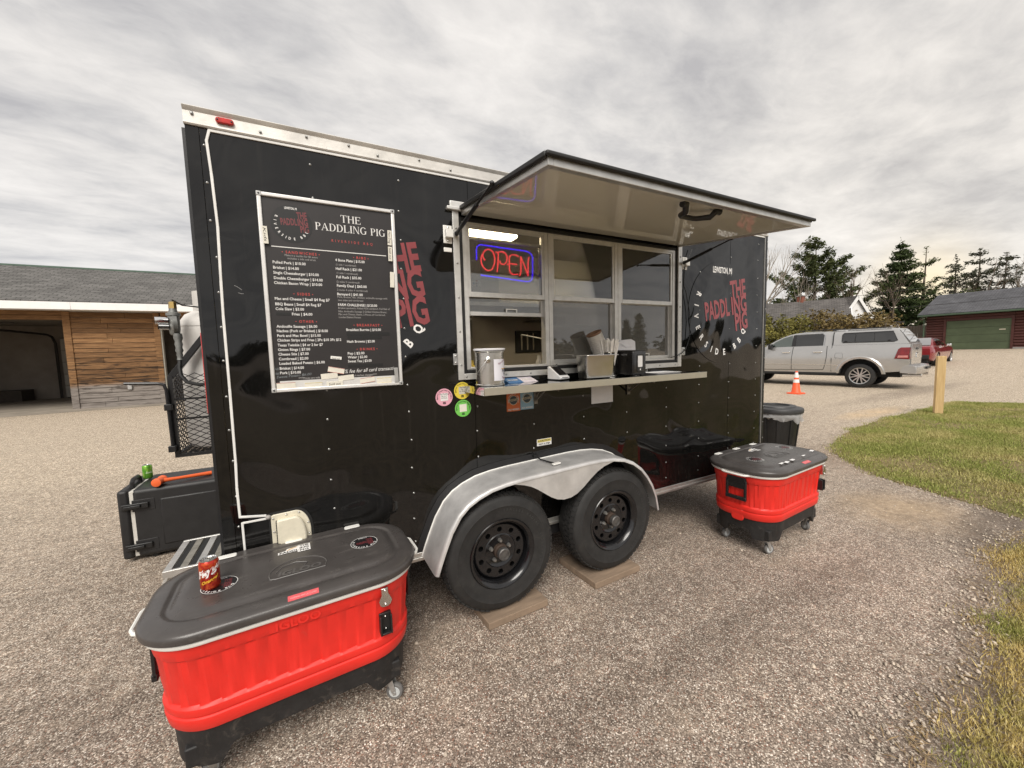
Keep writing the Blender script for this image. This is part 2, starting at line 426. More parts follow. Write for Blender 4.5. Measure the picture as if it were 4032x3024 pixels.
def M_ground():
    m, t, b = nmat('pebbled_tarmac')
    c = t.nodes.new('ShaderNodeTexCoord')
    def vor(scale, feature='F1', rnd=1.0):
        v = t.nodes.new('ShaderNodeTexVoronoi'); v.feature = feature; v.inputs['Scale'].default_value = scale; v.inputs['Randomness'].default_value = rnd
        v.voronoi_dimensions = '2D'
        wv = t.nodes.new('ShaderNodeVectorMath'); wv.operation = 'ADD'
        nz = t.nodes.new('ShaderNodeTexNoise'); nz.inputs['Scale'].default_value = scale * 0.9; nz.inputs['Detail'].default_value = 1
        sc = t.nodes.new('ShaderNodeVectorMath'); sc.operation = 'SCALE'; sc.inputs['Scale'].default_value = 0.35 / scale
        t.links.new(c.outputs['Object'], nz.inputs['Vector']); t.links.new(nz.outputs['Color'], sc.inputs[0])
        t.links.new(c.outputs['Object'], wv.inputs[0]); t.links.new(sc.outputs[0], wv.inputs[1]); t.links.new(wv.outputs[0], v.inputs['Vector'])
        return v
    va = vor(185); vb = vor(100)
    sa = t.nodes.new('ShaderNodeSeparateXYZ'); t.links.new(va.outputs['Color'], sa.inputs[0])
    sb = t.nodes.new('ShaderNodeSeparateXYZ'); t.links.new(vb.outputs['Color'], sb.inputs[0])
    colA = tramp(t, sa.outputs[0], [(0.0, (0.115, 0.092, 0.073)), (0.22, (0.195, 0.158, 0.127)), (0.5, (0.27, 0.222, 0.180)), (0.72, (0.36, 0.302, 0.245)), (0.86, (0.48, 0.415, 0.345)), (0.96, (0.68, 0.62, 0.53)), (1.0, (0.82, 0.77, 0.68))])
    colA = tmix(t, tramp(t, sa.outputs[1], [(0.93, (0, 0, 0)), (0.95, (0.6, 0.6, 0.6))]), colA, (0.30, 0.14, 0.09))
    # gaps of dark binder between the stones
    ga = tramp(t, va.outputs['Distance'], [(0.34, (1, 1, 1)), (0.72, (0.58, 0.57, 0.56))])
    colA = tmix(t, 1.0, colA, ga, 'MULTIPLY')
    # sparse larger pale stones
    isb = tmath(t, 'MULTIPLY', tramp(t, sb.outputs[0], [(0.88, (0, 0, 0)), (0.90, (1, 1, 1))]), tramp(t, vb.outputs['Distance'], [(0.30, (1, 1, 1)), (0.38, (0, 0, 0))]))
    colB = tramp(t, sb.outputs[1], [(0.0, (0.10, 0.09, 0.085)), (0.25, (0.30, 0.23, 0.17)), (0.5, (0.55, 0.48, 0.38)), (1.0, (0.86, 0.82, 0.74))])
    col = tmix(t, isb, colA, colB)
    # broad wear: darker binder-rich and paler dusty areas
    n1 = tnoise(t, 0.35, 5, 0.6); n2 = tnoise(t, 1.6, 5, 0.65)
    col = tmix(t, 1.0, col, tramp(t, n1, [(0.3, (0.80, 0.79, 0.78)), (0.7, (1.14, 1.12, 1.10))]), 'MULTIPLY')
    # wear lanes where wheels roll, and dust that has settled in shallow dips
    ln = tnoise(t, 1.0, 4, .6, mscale=(.22, 1.5, 1), rot=(0, 0, radians(-9)), dist=.4)
    col = tmix(t, 1.0, col, tramp(t, ln, [(0.36, (0.76, 0.75, 0.74)), (0.5, (1, 1, 1)), (0.66, (1.14, 1.13, 1.11))]), 'MULTIPLY')
    col = tmix(t, tramp(t, n2, [(0.56, (0, 0, 0)), (0.72, (0.42, 0.42, 0.42))]), col, (0.36, 0.29, 0.215))
    n4 = tnoise(t, 17, 3, .7); n5 = tnoise(t, 6, 3, .7)
    sx = t.nodes.new('ShaderNodeSeparateXYZ'); t.links.new(c.outputs['Object'], sx.inputs[0])
    # grazing-view brightening painted in toward shed and far lot; lawn-edge sand patches follow
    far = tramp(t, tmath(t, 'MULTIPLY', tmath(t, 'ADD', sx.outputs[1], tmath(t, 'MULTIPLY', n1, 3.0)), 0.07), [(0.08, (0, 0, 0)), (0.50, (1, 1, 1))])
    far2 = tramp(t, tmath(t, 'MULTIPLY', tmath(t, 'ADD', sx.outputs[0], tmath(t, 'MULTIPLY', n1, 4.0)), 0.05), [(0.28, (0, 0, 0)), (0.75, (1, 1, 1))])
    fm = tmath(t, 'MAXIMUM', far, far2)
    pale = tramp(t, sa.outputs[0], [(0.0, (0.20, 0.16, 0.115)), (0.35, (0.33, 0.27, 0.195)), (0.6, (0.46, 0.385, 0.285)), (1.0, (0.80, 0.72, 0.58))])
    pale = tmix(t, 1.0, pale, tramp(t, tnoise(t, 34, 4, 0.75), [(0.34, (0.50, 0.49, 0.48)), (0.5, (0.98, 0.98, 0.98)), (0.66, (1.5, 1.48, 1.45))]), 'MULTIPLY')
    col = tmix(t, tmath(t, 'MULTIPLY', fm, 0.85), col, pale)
    def patch(cx, cy, rx, ry, amp):
        dx = tmath(t, 'DIVIDE', tmath(t, 'SUBTRACT', sx.outputs[0], cx), rx); dy = tmath(t, 'DIVIDE', tmath(t, 'SUBTRACT', sx.outputs[1], cy), ry)
        d2 = tmath(t, 'ADD', tmath(t, 'MULTIPLY', dx, dx), tmath(t, 'MULTIPLY', dy, dy))
        e = tmath(t, 'SUBTRACT', 1.0, d2, True)
        return tmath(t, 'MULTIPLY', tmath(t, 'MULTIPLY', e, tramp(t, n2, [(0.25, (0.25, 0.25, 0.25)), (0.65, (1, 1, 1))])), amp)
    col = tmix(t, patch(5.25, -0.75, 0.75, 0.55, 0.75), col, (0.40, 0.30, 0.19))
    col = tmix(t, patch(11.6, 1.65, 1.8, 0.35, 0.9), col, (0.52, 0.39, 0.24))
    col = tmix(t, patch(5.6, -1.36, 1.2, 0.32, 1.0), col, (0.095, 0.072, 0.053))
    col = tmix(t, patch(4.4, -1.62, 1.2, 0.30, 1.0), col, (0.115, 0.085, 0.06))
    col = tmix(t, patch(3.0, -1.84, 1.3, 0.28, 1.0), col, (0.125, 0.095, 0.065))
    col = tmix(t, patch(6.9, 0.2, 0.9, 0.8, 0.5), col, (0.24, 0.16, 0.11))
    col = tmix(t, patch(17, 2.6, 5.5, 0.5, 0.55), col, (0.13, 0.105, 0.085))
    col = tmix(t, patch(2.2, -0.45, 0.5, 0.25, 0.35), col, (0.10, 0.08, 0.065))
    col = tmix(t, 1.0, col, tramp(t, n4, [(0.32, (0.78, 0.77, 0.76)), (0.5, (1, 1, 1)), (0.68, (1.2, 1.19, 1.18))]), 'MULTIPLY')
    col = tmix(t, 1.0, col, tramp(t, n5, [(0.32, (0.86, 0.85, 0.84)), (0.5, (1, 1, 1)), (0.68, (1.12, 1.11, 1.10))]), 'MULTIPLY')
    col = tmix(t, 1.0, col, (1.01, 1.0, 1.02), 'MULTIPLY')
    t.links.new(col, b.inputs['Base Color'])
    b.inputs['Roughness'].default_value = 0.8
    b.inputs['Specular IOR Level'].default_value = 0.3
    hA = tmath(t, 'SUBTRACT', 1.0, va.outputs['Distance'])
    h = tmath(t, 'ADD', hA, tmath(t, 'MULTIPLY', isb, 0.5))
    tbump(t, b, h, 0.5, 0.0032)
    return m

def build_ground():
    xs = sorted(set([-300, -120, -60, -30, -15, -8, -4, -2, 0, 1, 2, 3, 4, 5, 6, 8, 10, 13, 16, 20, 24, 28, 32, 36, 40, 43, 50, 70, 110, 200, 420]))
    ys = [-300, -100, -40, -20, -10, -6, -4, -3, -2, -1, 0, 1, 2, 4, 7, 11, 16, 22, 30, 45, 70, 120, 220, 420]
    mb = MB(); V = [(x, y, gz(x)) for x in xs for y in ys]; n = len(ys)
    F = [(i * n + j, (i + 1) * n + j, (i + 1) * n + j + 1, i * n + j + 1) for i in range(len(xs) - 1) for j in range(n - 1)]
    mb.add(V, F)
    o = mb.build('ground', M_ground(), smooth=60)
    tag(o, 'pebbled tarmac lot with sandy patches, painted paler far off', None, kind='structure')
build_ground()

LAWN_A = [(15.43, 0.22), (14.93, 1.2), (12.98, 1.18), (11.04, 1.22), (9.26, 1.11), (8.18, 0.89), (7.53, 0.73), (7.05, 0.5), (6.86, 0.35), (6.41, -0.12), (6.19, -0.49), (6.11, -0.79), (6.01, -1.06), (5.9, -1.26), (5.86, -1.42), (5.95, -2.2), (6.0, -30), (34, -30), (34, -9)]
LAWN_B = [(5.45, -1.48), (5.23, -1.44), (4.80, -1.40), (4.59, -1.47), (4.18, -1.51), (3.96, -1.60), (3.67, -1.61), (3.55, -1.69), (3.2, -1.70), (2.84, -1.73), (2.58, -1.70), (2.43, -1.73), (2.35, -1.74), (1.7, -2.05), (0.8, -2.75), (-1.5, -3.2), (-9, -3.6), (-9, -30), (5.8, -30), (5.7, -2.2)]

def M_lawn(name, dirt=0.35):
    m, t, b = nmat(name)
    n1 = tnoise(t, 0.9, 5, 0.6); n2 = tnoise(t, 55, 3, 0.6); n3 = tnoise(t, 7, 4, 0.6)
    c1 = tramp(t, n2, [(0.3, (0.10, 0.072, 0.04)), (0.5, (0.21, 0.155, 0.085)), (0.72, (0.40, 0.31, 0.17))])
    c2 = tramp(t, n2, [(0.3, (0.06, 0.055, 0.02)), (0.7, (0.19, 0.175, 0.065))])
    c = tmix(t, tramp(t, tmath(t, 'ADD', tmath(t, 'MULTIPLY', n1, 0.6), tmath(t, 'MULTIPLY', n3, 0.4)), [(0.42, (0, 0, 0)), (0.58, (0.9, 0.9, 0.9))]), c1, c2)
    t.links.new(c, b.inputs['Base Color']); b.inputs['Roughness'].default_value = 0.9; b.inputs['Specular IOR Level'].default_value = 0.15
    return m
LAWNM = M_lawn('lawn_turf')
SOILM = mat('worn_soil', (0.20, 0.155, 0.10), 0.95, 0, 0.6, 9, 0.9, 70, 0.012)

def inside(poly, x, y):
    r = np.zeros(len(x), bool); j = len(poly) - 1
    for i in range(len(poly)):
        xi, yi = poly[i]; xj, yj = poly[j]
        c = ((yi > y) != (yj > y)) & (x < (xj - xi) * (y - yi) / (yj - yi + 1e-12) + xi)
        r ^= c; j = i
    return r

def build_lawn(poly, box, n, hmin, hmax, wid, seed, label, glabel, gm=None, thin=0.18, edge=False):
    # jagged sheet: the outline is subdivided and jittered a little
    rr = random.Random(seed); P = []; full = poly
    if edge: poly = [(x, y - .10) if i < 14 else (x, y) for i, (x, y) in enumerate(poly)]
    for i, a in enumerate(poly):
        c = poly[(i + 1) % len(poly)]
        L = sqrt((a[0] - c[0]) ** 2 + (a[1] - c[1]) ** 2); k = max(1, min(14, int(L / 0.12))) if L < 3 else 1
        for j in range(k):
            q = (a[0] + (c[0] - a[0]) * j / k, a[1] + (c[1] - a[1]) * j / k)
            P.append((q[0] + rr.uniform(-.03, .03), q[1] + rr.uniform(-.025, .025)) if L < 3 else q)
    mb = MB(); mb.add([(x, y, 0.006) for x, y in P] + [(x, y, -0.02) for x, y in P], [tuple(range(len(P)))] + [(i, (i + 1) % len(P), (i + 1) % len(P) + len(P), i + len(P)) for i in range(len(P))])
    o = mb.build('lawn', SOILM if edge else LAWNM, smooth=0)
    tag(o, label, None, kind='structure')
    g = np.random.default_rng(seed)
    x = g.uniform(box[0], box[1], n * 2); y = g.uniform(box[2], box[3], n * 2)
    # grass thins out where the soil shows
    dens = 0.62 + 0.5 * np.sin(x * 2.1 + 1.3 * np.sin(y * 3.3)) * np.sin(y * 2.7 + 1.7 * np.sin(x * 1.4))
    k = inside(full, x, y) & (g.random(n * 2) < np.clip(dens, thin, 1))
    if edge:
        ex = [p[0] for p in full[:14]][::-1]; ey = [p[1] for p in full[:14]][::-1]; dd = np.interp(x, ex, ey) - y
        k &= g.random(n * 2) < np.clip(.05 + (dd - .03 * np.sin(x * 5)) / .16, 0, 1)
    x = x[k][:n]; y = y[k][:n]; m = len(x)
    x = x + g.normal(0, .045, m) + .07 * np.sin(y * 9) * (g.random(m) < .3); y = y + g.normal(0, .04, m) + .07 * np.sin(x * 7 + 1) * (g.random(m) < .35)
    a = g.uniform(0, 2 * pi, m); h = g.uniform(hmin, hmax, m) * np.clip(0.6 + dens[k][:n] * 0.5, .5, 1.2); ln = g.uniform(0.1, 1.3, m) * h; la = g.uniform(0, 2 * pi, m); w_ = wid * g.uniform(0.6, 1.4, m)
    V = np.empty((m, 3, 3), np.float32)
    V[:, 0] = np.stack([x - np.cos(a) * w_, y - np.sin(a) * w_, np.full(m, 0.002)], 1)
    V[:, 1] = np.stack([x + np.cos(a) * w_, y + np.sin(a) * w_, np.full(m, 0.002)], 1)
    V[:, 2] = np.stack([x + np.cos(la) * ln, y + np.sin(la) * ln, 0.01 + h], 1)
    me = bpy.data.meshes.new('grass'); me.vertices.add(m * 3); me.vertices.foreach_set('co', V.ravel())
    me.loops.add(m * 3); me.loops.foreach_set('vertex_index', np.arange(m * 3, dtype=np.int32))
    me.polygons.add(m); me.polygons.foreach_set('loop_start', np.arange(0, m * 3, 3, dtype=np.int32)); me.polygons.foreach_set('loop_total', np.full(m, 3, dtype=np.int32))
    me.update(); me.materials.append(gm or GRASSM)
    go = bpy.data.objects.new('grass', me); COL.objects.link(go)
    tag(go, glabel, 'grass', kind='stuff')

def M_grass(name='grass_blades', dry=False):
    m, t, b = nmat(name)
    n1 = tnoise(t, 1.1, 5, 0.6); n2 = tnoise(t, 90, 2, 0.5)
    c1 = tramp(t, n2, [(0.35, (0.25, 0.22, 0.07)), (0.5, (0.47, 0.40, 0.16)), (0.66, (0.74, 0.63, 0.34))])
    c2 = tramp(t, n2, [(0.35, (0.14, 0.18, 0.035)), (0.55, (0.29, 0.32, 0.08)), (0.68, (0.58, 0.52, 0.22))])
    c = tmix(t, tramp(t, n1, [(0.36, (0.2, 0.2, 0.2)), (0.54, (0.98, 0.98, 0.98))]), c1, c2)
    if dry:
        c3 = tramp(t, n2, [(0.35, (0.30, 0.22, 0.07)), (0.5, (0.56, 0.43, 0.15)), (0.66, (0.78, 0.65, 0.34))])
        c = tmix(t, tramp(t, tnoise(t, 2.3, 4, 0.6), [(0.46, (1, 1, 1)), (0.66, (0.15, 0.15, 0.15))]), c, c3)
    t.links.new(c, b.inputs['Base Color']); b.inputs['Roughness'].default_value = 0.7; b.inputs['Specular IOR Level'].default_value = 0.2
    return m
GRASSM = M_grass()
DRYM = M_grass('dry_grass_blades', True)
build_lawn(LAWN_A, (5.7, 15.6, -2.6, 1.4), 170000, 0.015, 0.045, 0.0040, 11, 'patchy green and straw lawn behind the small cooler', 'short patchy grass round the wooden post')
build_lawn(LAWN_B, (1.5, 5.6, -2.7, -1.3), 190000, 0.010, 0.032, 0.0022, 12, 'worn strip of lawn at the lower right corner', 'dry yellowing grass at the edge of the tarmac', gm=DRYM, thin=.05, edge=True)

# loose straw and leaf litter along the tarmac edge
def litter():
    g = random.Random(5); mb = MB()
    for i in range(900):
        k = g.random()
        if k < 0.5:
            j = g.randrange(0, 12); a, c = LAWN_B[j], LAWN_B[j + 1]
        else:
            j = g.randrange(2, 13); a, c = LAWN_A[j], LAWN_A[j + 1]
        u = g.random(); x = a[0] + (c[0] - a[0]) * u + g.gauss(0, .06); y = a[1] + (c[1] - a[1]) * u + abs(g.gauss(0, .06)); L = g.uniform(.015, .05); an = g.uniform(0, pi)
        dx, dy = cos(an) * L, sin(an) * L; w_ = g.uniform(.001, .003)
        mb.add([(x - dx, y - dy, .006), (x + dy / L * w_, y - dx / L * w_, .012), (x + dx, y + dy, .007), (x - dy / L * w_, y + dx / L * w_, .012)], [(0, 1, 2, 3)])
    o = mb.build('leaf_litter', mat('dead_straw', (0.30, 0.21, 0.11), 0.9, 0, 0.6, 40), smooth=0, recalc=False)
    tag(o, 'dead straw and leaf bits along the lawn edge', 'litter', kind='stuff')
litter()

# loose stones lying on the tarmac, thicker along the lawn edge
def stones():
    g = random.Random(15); mb = MB()
    for i in range(1700):
        k = g.random()
        if k < .45:
            j = g.randrange(0, 13); a, c = LAWN_B[j], LAWN_B[j + 1]; u_ = g.random(); x = a[0] + (c[0] - a[0]) * u_ + g.gauss(0, .1); y = a[1] + (c[1] - a[1]) * u_ + abs(g.gauss(0, .15))
        elif k < .7:
            j = g.randrange(2, 14); a, c = LAWN_A[j], LAWN_A[j + 1]; u_ = g.random(); x = a[0] + (c[0] - a[0]) * u_ - abs(g.gauss(0, .15)); y = a[1] + (c[1] - a[1]) * u_ + g.gauss(0, .1)
        else: x = g.uniform(-2.5, 5.5); y = g.uniform(-1.6, .1)
        r = g.uniform(.003, .008) * (1.5 if g.random() < .08 else 1); q = [(r * g.uniform(.7, 1.3) * cos(a_), r * g.uniform(.7, 1.3) * sin(a_)) for a_ in (0, 1.05, 2.1, 3.15, 4.2, 5.25)]
        z0 = .006 if k < .7 else .0; V = [(x + a_, y + b_, z0) for a_, b_ in q] + [(x + a_ * .6, y + b_ * .6, z0 + r * .9) for a_, b_ in q]
        mb.add(V, [(i_, (i_ + 1) % 6, (i_ + 1) % 6 + 6, i_ + 6) for i_ in range(6)] + [(6, 7, 8, 9, 10, 11)])
    o = mb.build('loose_stones', mat('pale_loose_stone', (.48, .41, .33), .8, 0, .6, 35), smooth=50, recalc=False); tag(o, 'loose pale stones scattered over the tarmac', 'stones', kind='stuff')
stones()

# ------------------------------------------------------------------ trees
def foliage_mesh(C, size, aspect, rng, name, m, parent, updir=0.0):
    """C: (n,3) clump centres -> two triangles crossed quads of leaf spray per centre"""
    n = len(C); k = 5
    C = np.repeat(C, k, 0); n *= k
    C = C + rng.normal(0, size * 0.55, C.shape)
    d = rng.normal(0, 1, (n, 3)); d[:, 2] = d[:, 2] * 0.6 + updir; d /= np.linalg.norm(d, axis=1)[:, None]
    e = rng.normal(0, 1, (n, 3)); e -= d * (e * d).sum(1)[:, None]; e /= np.linalg.norm(e, axis=1)[:, None]
    s = size * rng.uniform(.5, 1.3, (n, 1))
    V = np.empty((n, 4, 3), np.float32)
    V[:, 0] = C - d * s; V[:, 1] = C + e * s * aspect; V[:, 2] = C + d * s; V[:, 3] = C - e * s * aspect
    me = bpy.data.meshes.new(name)
    me.vertices.add(n * 4); me.vertices.foreach_set('co', V.ravel()); me.loops.add(n * 4); me.loops.foreach_set('vertex_index', np.arange(n * 4, dtype=np.int32))
    me.polygons.add(n); me.polygons.foreach_set('loop_start', np.arange(0, n * 4, 4, dtype=np.int32)); me.polygons.foreach_set('loop_total', np.full(n, 4, dtype=np.int32))
    me.update(); me.materials.append(m)
    o = bpy.data.objects.new(name, me); COL.objects.link(o); o.parent = parent
    return o

def M_leaf(name, dark, light, scale=1.3):
    m, t, b = nmat(name)
    n = tnoise(t, scale, 4, 0.6); n2 = tnoise(t, 25, 2, 0.5)
    t.links.new(tramp(t, tmath(t, 'ADD', tmath(t, 'MULTIPLY', n, 0.6), tmath(t, 'MULTIPLY', n2, 0.4)), [(0.36, dark), (0.62, light)]), b.inputs['Base Color'])
    b.inputs['Roughness'].default_value = 0.75; b.inputs['Specular IOR Level'].default_value = 0.2
    return m
PINEL = M_leaf('pine_needles', (0.026, 0.040, 0.014), (0.105, 0.120, 0.042))
SPRUCEL = M_leaf('spruce_needles', (0.018, 0.034, 0.012), (0.075, 0.100, 0.032))
DARKL = M_leaf('dark_far_needles', (0.03, 0.034, 0.024), (0.08, 0.085, 0.05))
HEDGEL = M_leaf('budding_shrub_leaves', (0.065, 0.065, 0.018), (0.27, 0.245, 0.07), 0.8)
HEDGEL2 = M_leaf('brownish_budding_leaves', (0.075, 0.055, 0.022), (0.26, 0.195, 0.08), 0.8)
BARK = mat('grey_brown_bark', (0.13, 0.10, 0.075), 0.9, 0, 0.35, 6)
BARKG = mat('pale_grey_bark', (0.26, 0.225, 0.185), 0.9, 0, 0.3, 6)

def conifer(name, base, H, R, label, seed, leaf, layers=16, droop=0.0, up=0.35, start=0.12, per=6, tuft=0.24, gap=0.0, tiptaper=1.0, lean=0.0, nc_=2, skew=None, group='trees beyond the lot'):
    rng = np.random.default_rng(seed); rr = random.Random(seed)
    t = thing(name, base, label, 'tree', group=group)
    tr = MB()
    trunk = [(lean * H * (i / 8) ** 2 + rr.uniform(-.04, .04), rr.uniform(-.04, .04), H * i / 8) for i in range(9)]
    tr.tube(trunk, [max(.02, .022 * H * (1 - i / 8.6)) for i in range(9)], 7)
    C = []
    for L in range(layers):
        f = start + (1 - start) * (L + rr.uniform(-.3, .3)) / layers
        f = min(max(f, start), .985); z0 = H * f
        if rr.random() < gap: continue
        bl = R * (1 - f) ** (0.75 * tiptaper) * rr.uniform(.75, 1.1) + 0.10 * R * (1 - f * .5)
        for k in range(per):
            a = 2 * pi * (k + rr.random()) / per + L * 1.1
            l = bl * rr.uniform(.55, 1.15)
            if skew: l *= 1 + skew[1] * cos(a - skew[0])
            if gap and rr.random() < gap: continue
            u_ = up + rr.uniform(-.12, .15)
            pts = []
            for q in range(5):
                s = q / 4
                pts.append((trunk[0][0] + lean * H * f * f + cos(a) * l * s, sin(a) * l * s, z0 + l * (u_ * s - droop * s * (1 - s) * 1.6 + up * .5 * s * s)))
            tr.tube(pts, [max(.008, .010 * H * (1 - f) * .5 * (1 - q / 5)) for q in range(5)], 4, cap=False)
            nt_ = max(3, int(l / tuft * 2.6))
            for q in range(nt_):
                s = 0.22 + 0.80 * q / nt_
                i = min(3, int(s * 4)); w_ = s * 4 - i; w_ = min(w_, 1.2)
                p = np.array(pts[i]) * (1 - w_) + np.array(pts[i + 1]) * w_
                wd = tuft * (0.5 + 1.5 * (1 - s) * min(1, l))
                for _ in range(nc_):
                    C.append(p + np.array([rng.normal(0, wd * .6), rng.normal(0, wd * .6), rng.normal(0, tuft * .22)]))
    for q in (1.0, .985, .97, .95, .93): C.append(np.array([lean * H, 0, H * q]))
    tr.build('trunk', BARK, t, local=True)
    foliage_mesh(np.array(C), tuft * .62, 0.30, rng, 'crown', leaf, t, updir=.15)
    return t

def bare_tree(name, base, H, label, seed, bark=BARKG, spread=0.5, depth=4, r0=None, group='trees beyond the lot'):
    rr = random.Random(seed); t = thing(name, base, label, 'tree', group=group); mbt = MB(); mbb = MB()
    def grow(p, d, L, r, k, mb):
        n = 3; pts = [p]; q = p.copy(); dd = d.copy()
        for i in range(n):
            dd = (dd + Vector((rr.uniform(-.16, .16), rr.uniform(-.16, .16), rr.uniform(-.02, .12)))).normalized(); q = q + dd * (L / n); pts.append(q.copy())
        mb.tube(pts, [r * (1 - .4 * i / n) for i in range(n + 1)], 5 if k < 3 else 3, cap=False)
        if k >= depth: return
        for j in range(2 if k > 1 else 3 if k > 0 else 4):
            u_ = rr.uniform(.45, 1.0); i = min(n - 1, int(u_ * n)); st = pts[i].lerp(pts[i + 1], u_ * n - i)
            ax = Vector((rr.gauss(0, 1), rr.gauss(0, 1), rr.gauss(0, .5))); ax -= dd * ax.dot(dd); ax.normalize()
            nd = (dd * (1 - spread * .6) + ax * spread * rr.uniform(.6, 1.2) + Vector((0, 0, .18))).normalized()
            grow(st, nd, L * rr.uniform(.5, .72), r * .50, k + 1, mbb)
        grow(pts[-1], dd, L * .62, r * .56, k + 1, mbb)
    grow(Vector((0, 0, 0)), Vector((rr.uniform(-.08, .08), rr.uniform(-.08, .08), 1)).normalized(), H * .40, r0 or H * .014, 0, mbt)
    # scale to the wanted height
    zmax = max(q[2] for q in mbb.v); s = H / zmax
    for mb in (mbt, mbb): mb.v = [(q[0] * s, q[1] * s, q[2] * s) for q in mb.v]
    mbt.build('trunk', bark, t, local=True, recalc=False); mbb.build('branches', bark, t, local=True, recalc=False)
    return t

def shrub(name, base, rx, ry, H, n, label, seed, leaf, group=None, size=0.16):
    rng = np.random.default_rng(seed); rr = random.Random(seed); t = thing(name, base, label, 'shrub', group=group)
    st = MB()
    for i in range(16):
        a = rr.uniform(0, 2 * pi); q = rr.uniform(.2, .9)
        st.tube([(cos(a) * rx * q * .35, sin(a) * ry * q * .35, 0), (cos(a) * rx * q * .7, sin(a) * ry * q * .7, H * .5), (cos(a + .2) * rx * q, sin(a + .2) * ry * q, H * rr.uniform(.75, 1.0))], [.035, .025, .008], 4, cap=False)
    st.build('stems', BARK, t, local=True, recalc=False)
    u_ = rng.normal(0, 1, (n, 3)); u_ /= np.linalg.norm(u_, axis=1)[:, None]; rad = rng.random((n, 1)) ** 0.38
    wob = 1 + .22 * np.sin(u_[:, :1] * 7 + seed) * np.sin(u_[:, 1:2] * 6) + .12 * np.sin(u_[:, 2:3] * 11)
    P = u_ * rad * wob * np.array([[rx, ry, H * .56]]); P[:, 2] += H * .5
    P = P[P[:, 2] > .05]
    foliage_mesh(P, size, .55, rng, 'foliage', leaf, t)
    return t
# ------------------------------------------------------------------ far trees and shrubs (right of the trailer)
conifer('pine_tree', (42.3, 16.9, gz(42.3)), 10.2, 4.7, 'broad dark green pine with upswept limbs behind the white gabled house', 3, PINEL, layers=13, up=.42, start=.14, per=6, tuft=.30, tiptaper=.9, gap=.12, nc_=3)
conifer('spruce_tree', (48.6, 13.0, 0.8), 9.8, 4.1, 'tall dense spruce standing behind the grey board fence', 9, SPRUCEL, layers=19, up=.06, droop=.28, start=.04, per=8, tuft=.26, tiptaper=1.35, gap=.06)
conifer('pine_tree', (52.6, 12.6, 0.8), 9.6, 3.0, 'ragged half bare pine leaning out beside the dense spruce', 21, PINEL, layers=12, up=.35, start=.22, per=4, tuft=.24, tiptaper=.7, gap=.2, lean=.02, nc_=2)
conifer('pine_tree', (60.6, 12.5, 0.8), 9.4, 2.3, 'thin sparse pine, leftmost of those behind the log garage', 31, DARKL, layers=12, up=.16, start=.30, per=4, tuft=.26, tiptaper=.7, gap=.2, nc_=1)
conifer('pine_tree', (60.9, 11.0, 0.8), 9.9, 2.8, 'tallest sparse pine behind the log garage roof', 32, DARKL, layers=14, up=.16, start=.28, per=5, tuft=.27, tiptaper=.7, gap=.18, nc_=1)
conifer('pine_tree', (61.0, 9.3, 0.8), 9.0, 2.8, 'sparse pine rising over the garage roof near the right edge', 33, DARKL, layers=13, up=.14, start=.28, per=5, tuft=.27, tiptaper=.7, gap=.18, nc_=1)
bare_tree('bare_tree', (35.6, 17.2, 0.5), 10.3, 'tall leafless tree just right of the trailer corner', 41, BARKG, .42)
bare_tree('bare_tree', (36.4, 15.7, 0.5), 6.9, 'small leafless birch beside the brick chimney', 42, BARKG, .5)
bare_tree('bare_tree', (40.4, 13.1, 0.6), 7.2, 'leafless tree just behind the white gable', 43, BARK, .5)
bare_tree('bare_tree', (43.5, 12.2, 0.7), 7.4, 'crooked leafless tree left of the dense spruce', 44, BARK, .55)
bare_tree('bare_tree', (60.5, 10.2, 0.8), 8.4, 'leafless tree between the sparse pines over the garage', 45, BARK, .55)
bare_tree('bare_tree', (61.0, 8.2, 0.8), 9.0, 'leafless tree at the far right edge over the garage roof', 46, BARKG, .5)
SH = [(29.2, 14.6, 1.9, 1.5, 3.6, 2200, HEDGEL, 'broad olive green budding shrub next to the trailer corner'),
      (30.6, 12.7, 1.7, 1.4, 3.25, 2000, HEDGEL, 'olive green budding shrub over the pickup cab'),
      (32.2, 11.6, 1.5, 1.4, 3.5, 1500, HEDGEL2, 'brownish budding shrub in front of the house roof'),
      (33.1, 10.5, 1.4, 1.2, 3.1, 1300, HEDGEL2, 'loose budding shrub below the white gable'),
      (34.6, 9.9, 1.3, 1.2, 3.1, 1000, HEDGEL2, 'thin budding shrub right of the white gable'),
      (37.2, 10.2, 1.2, 1.1, 2.8, 800, HEDGEL2, 'small far shrub left of the grey board fence')]
for i, (x, y, rx, ry, h, n, lf, lb) in enumerate(SH):
    shrub('shrub', (x, y, gz(x) - .1), rx, ry, h, n, lb, 60 + i, lf, 'shrubs behind the pickup', size=.085)
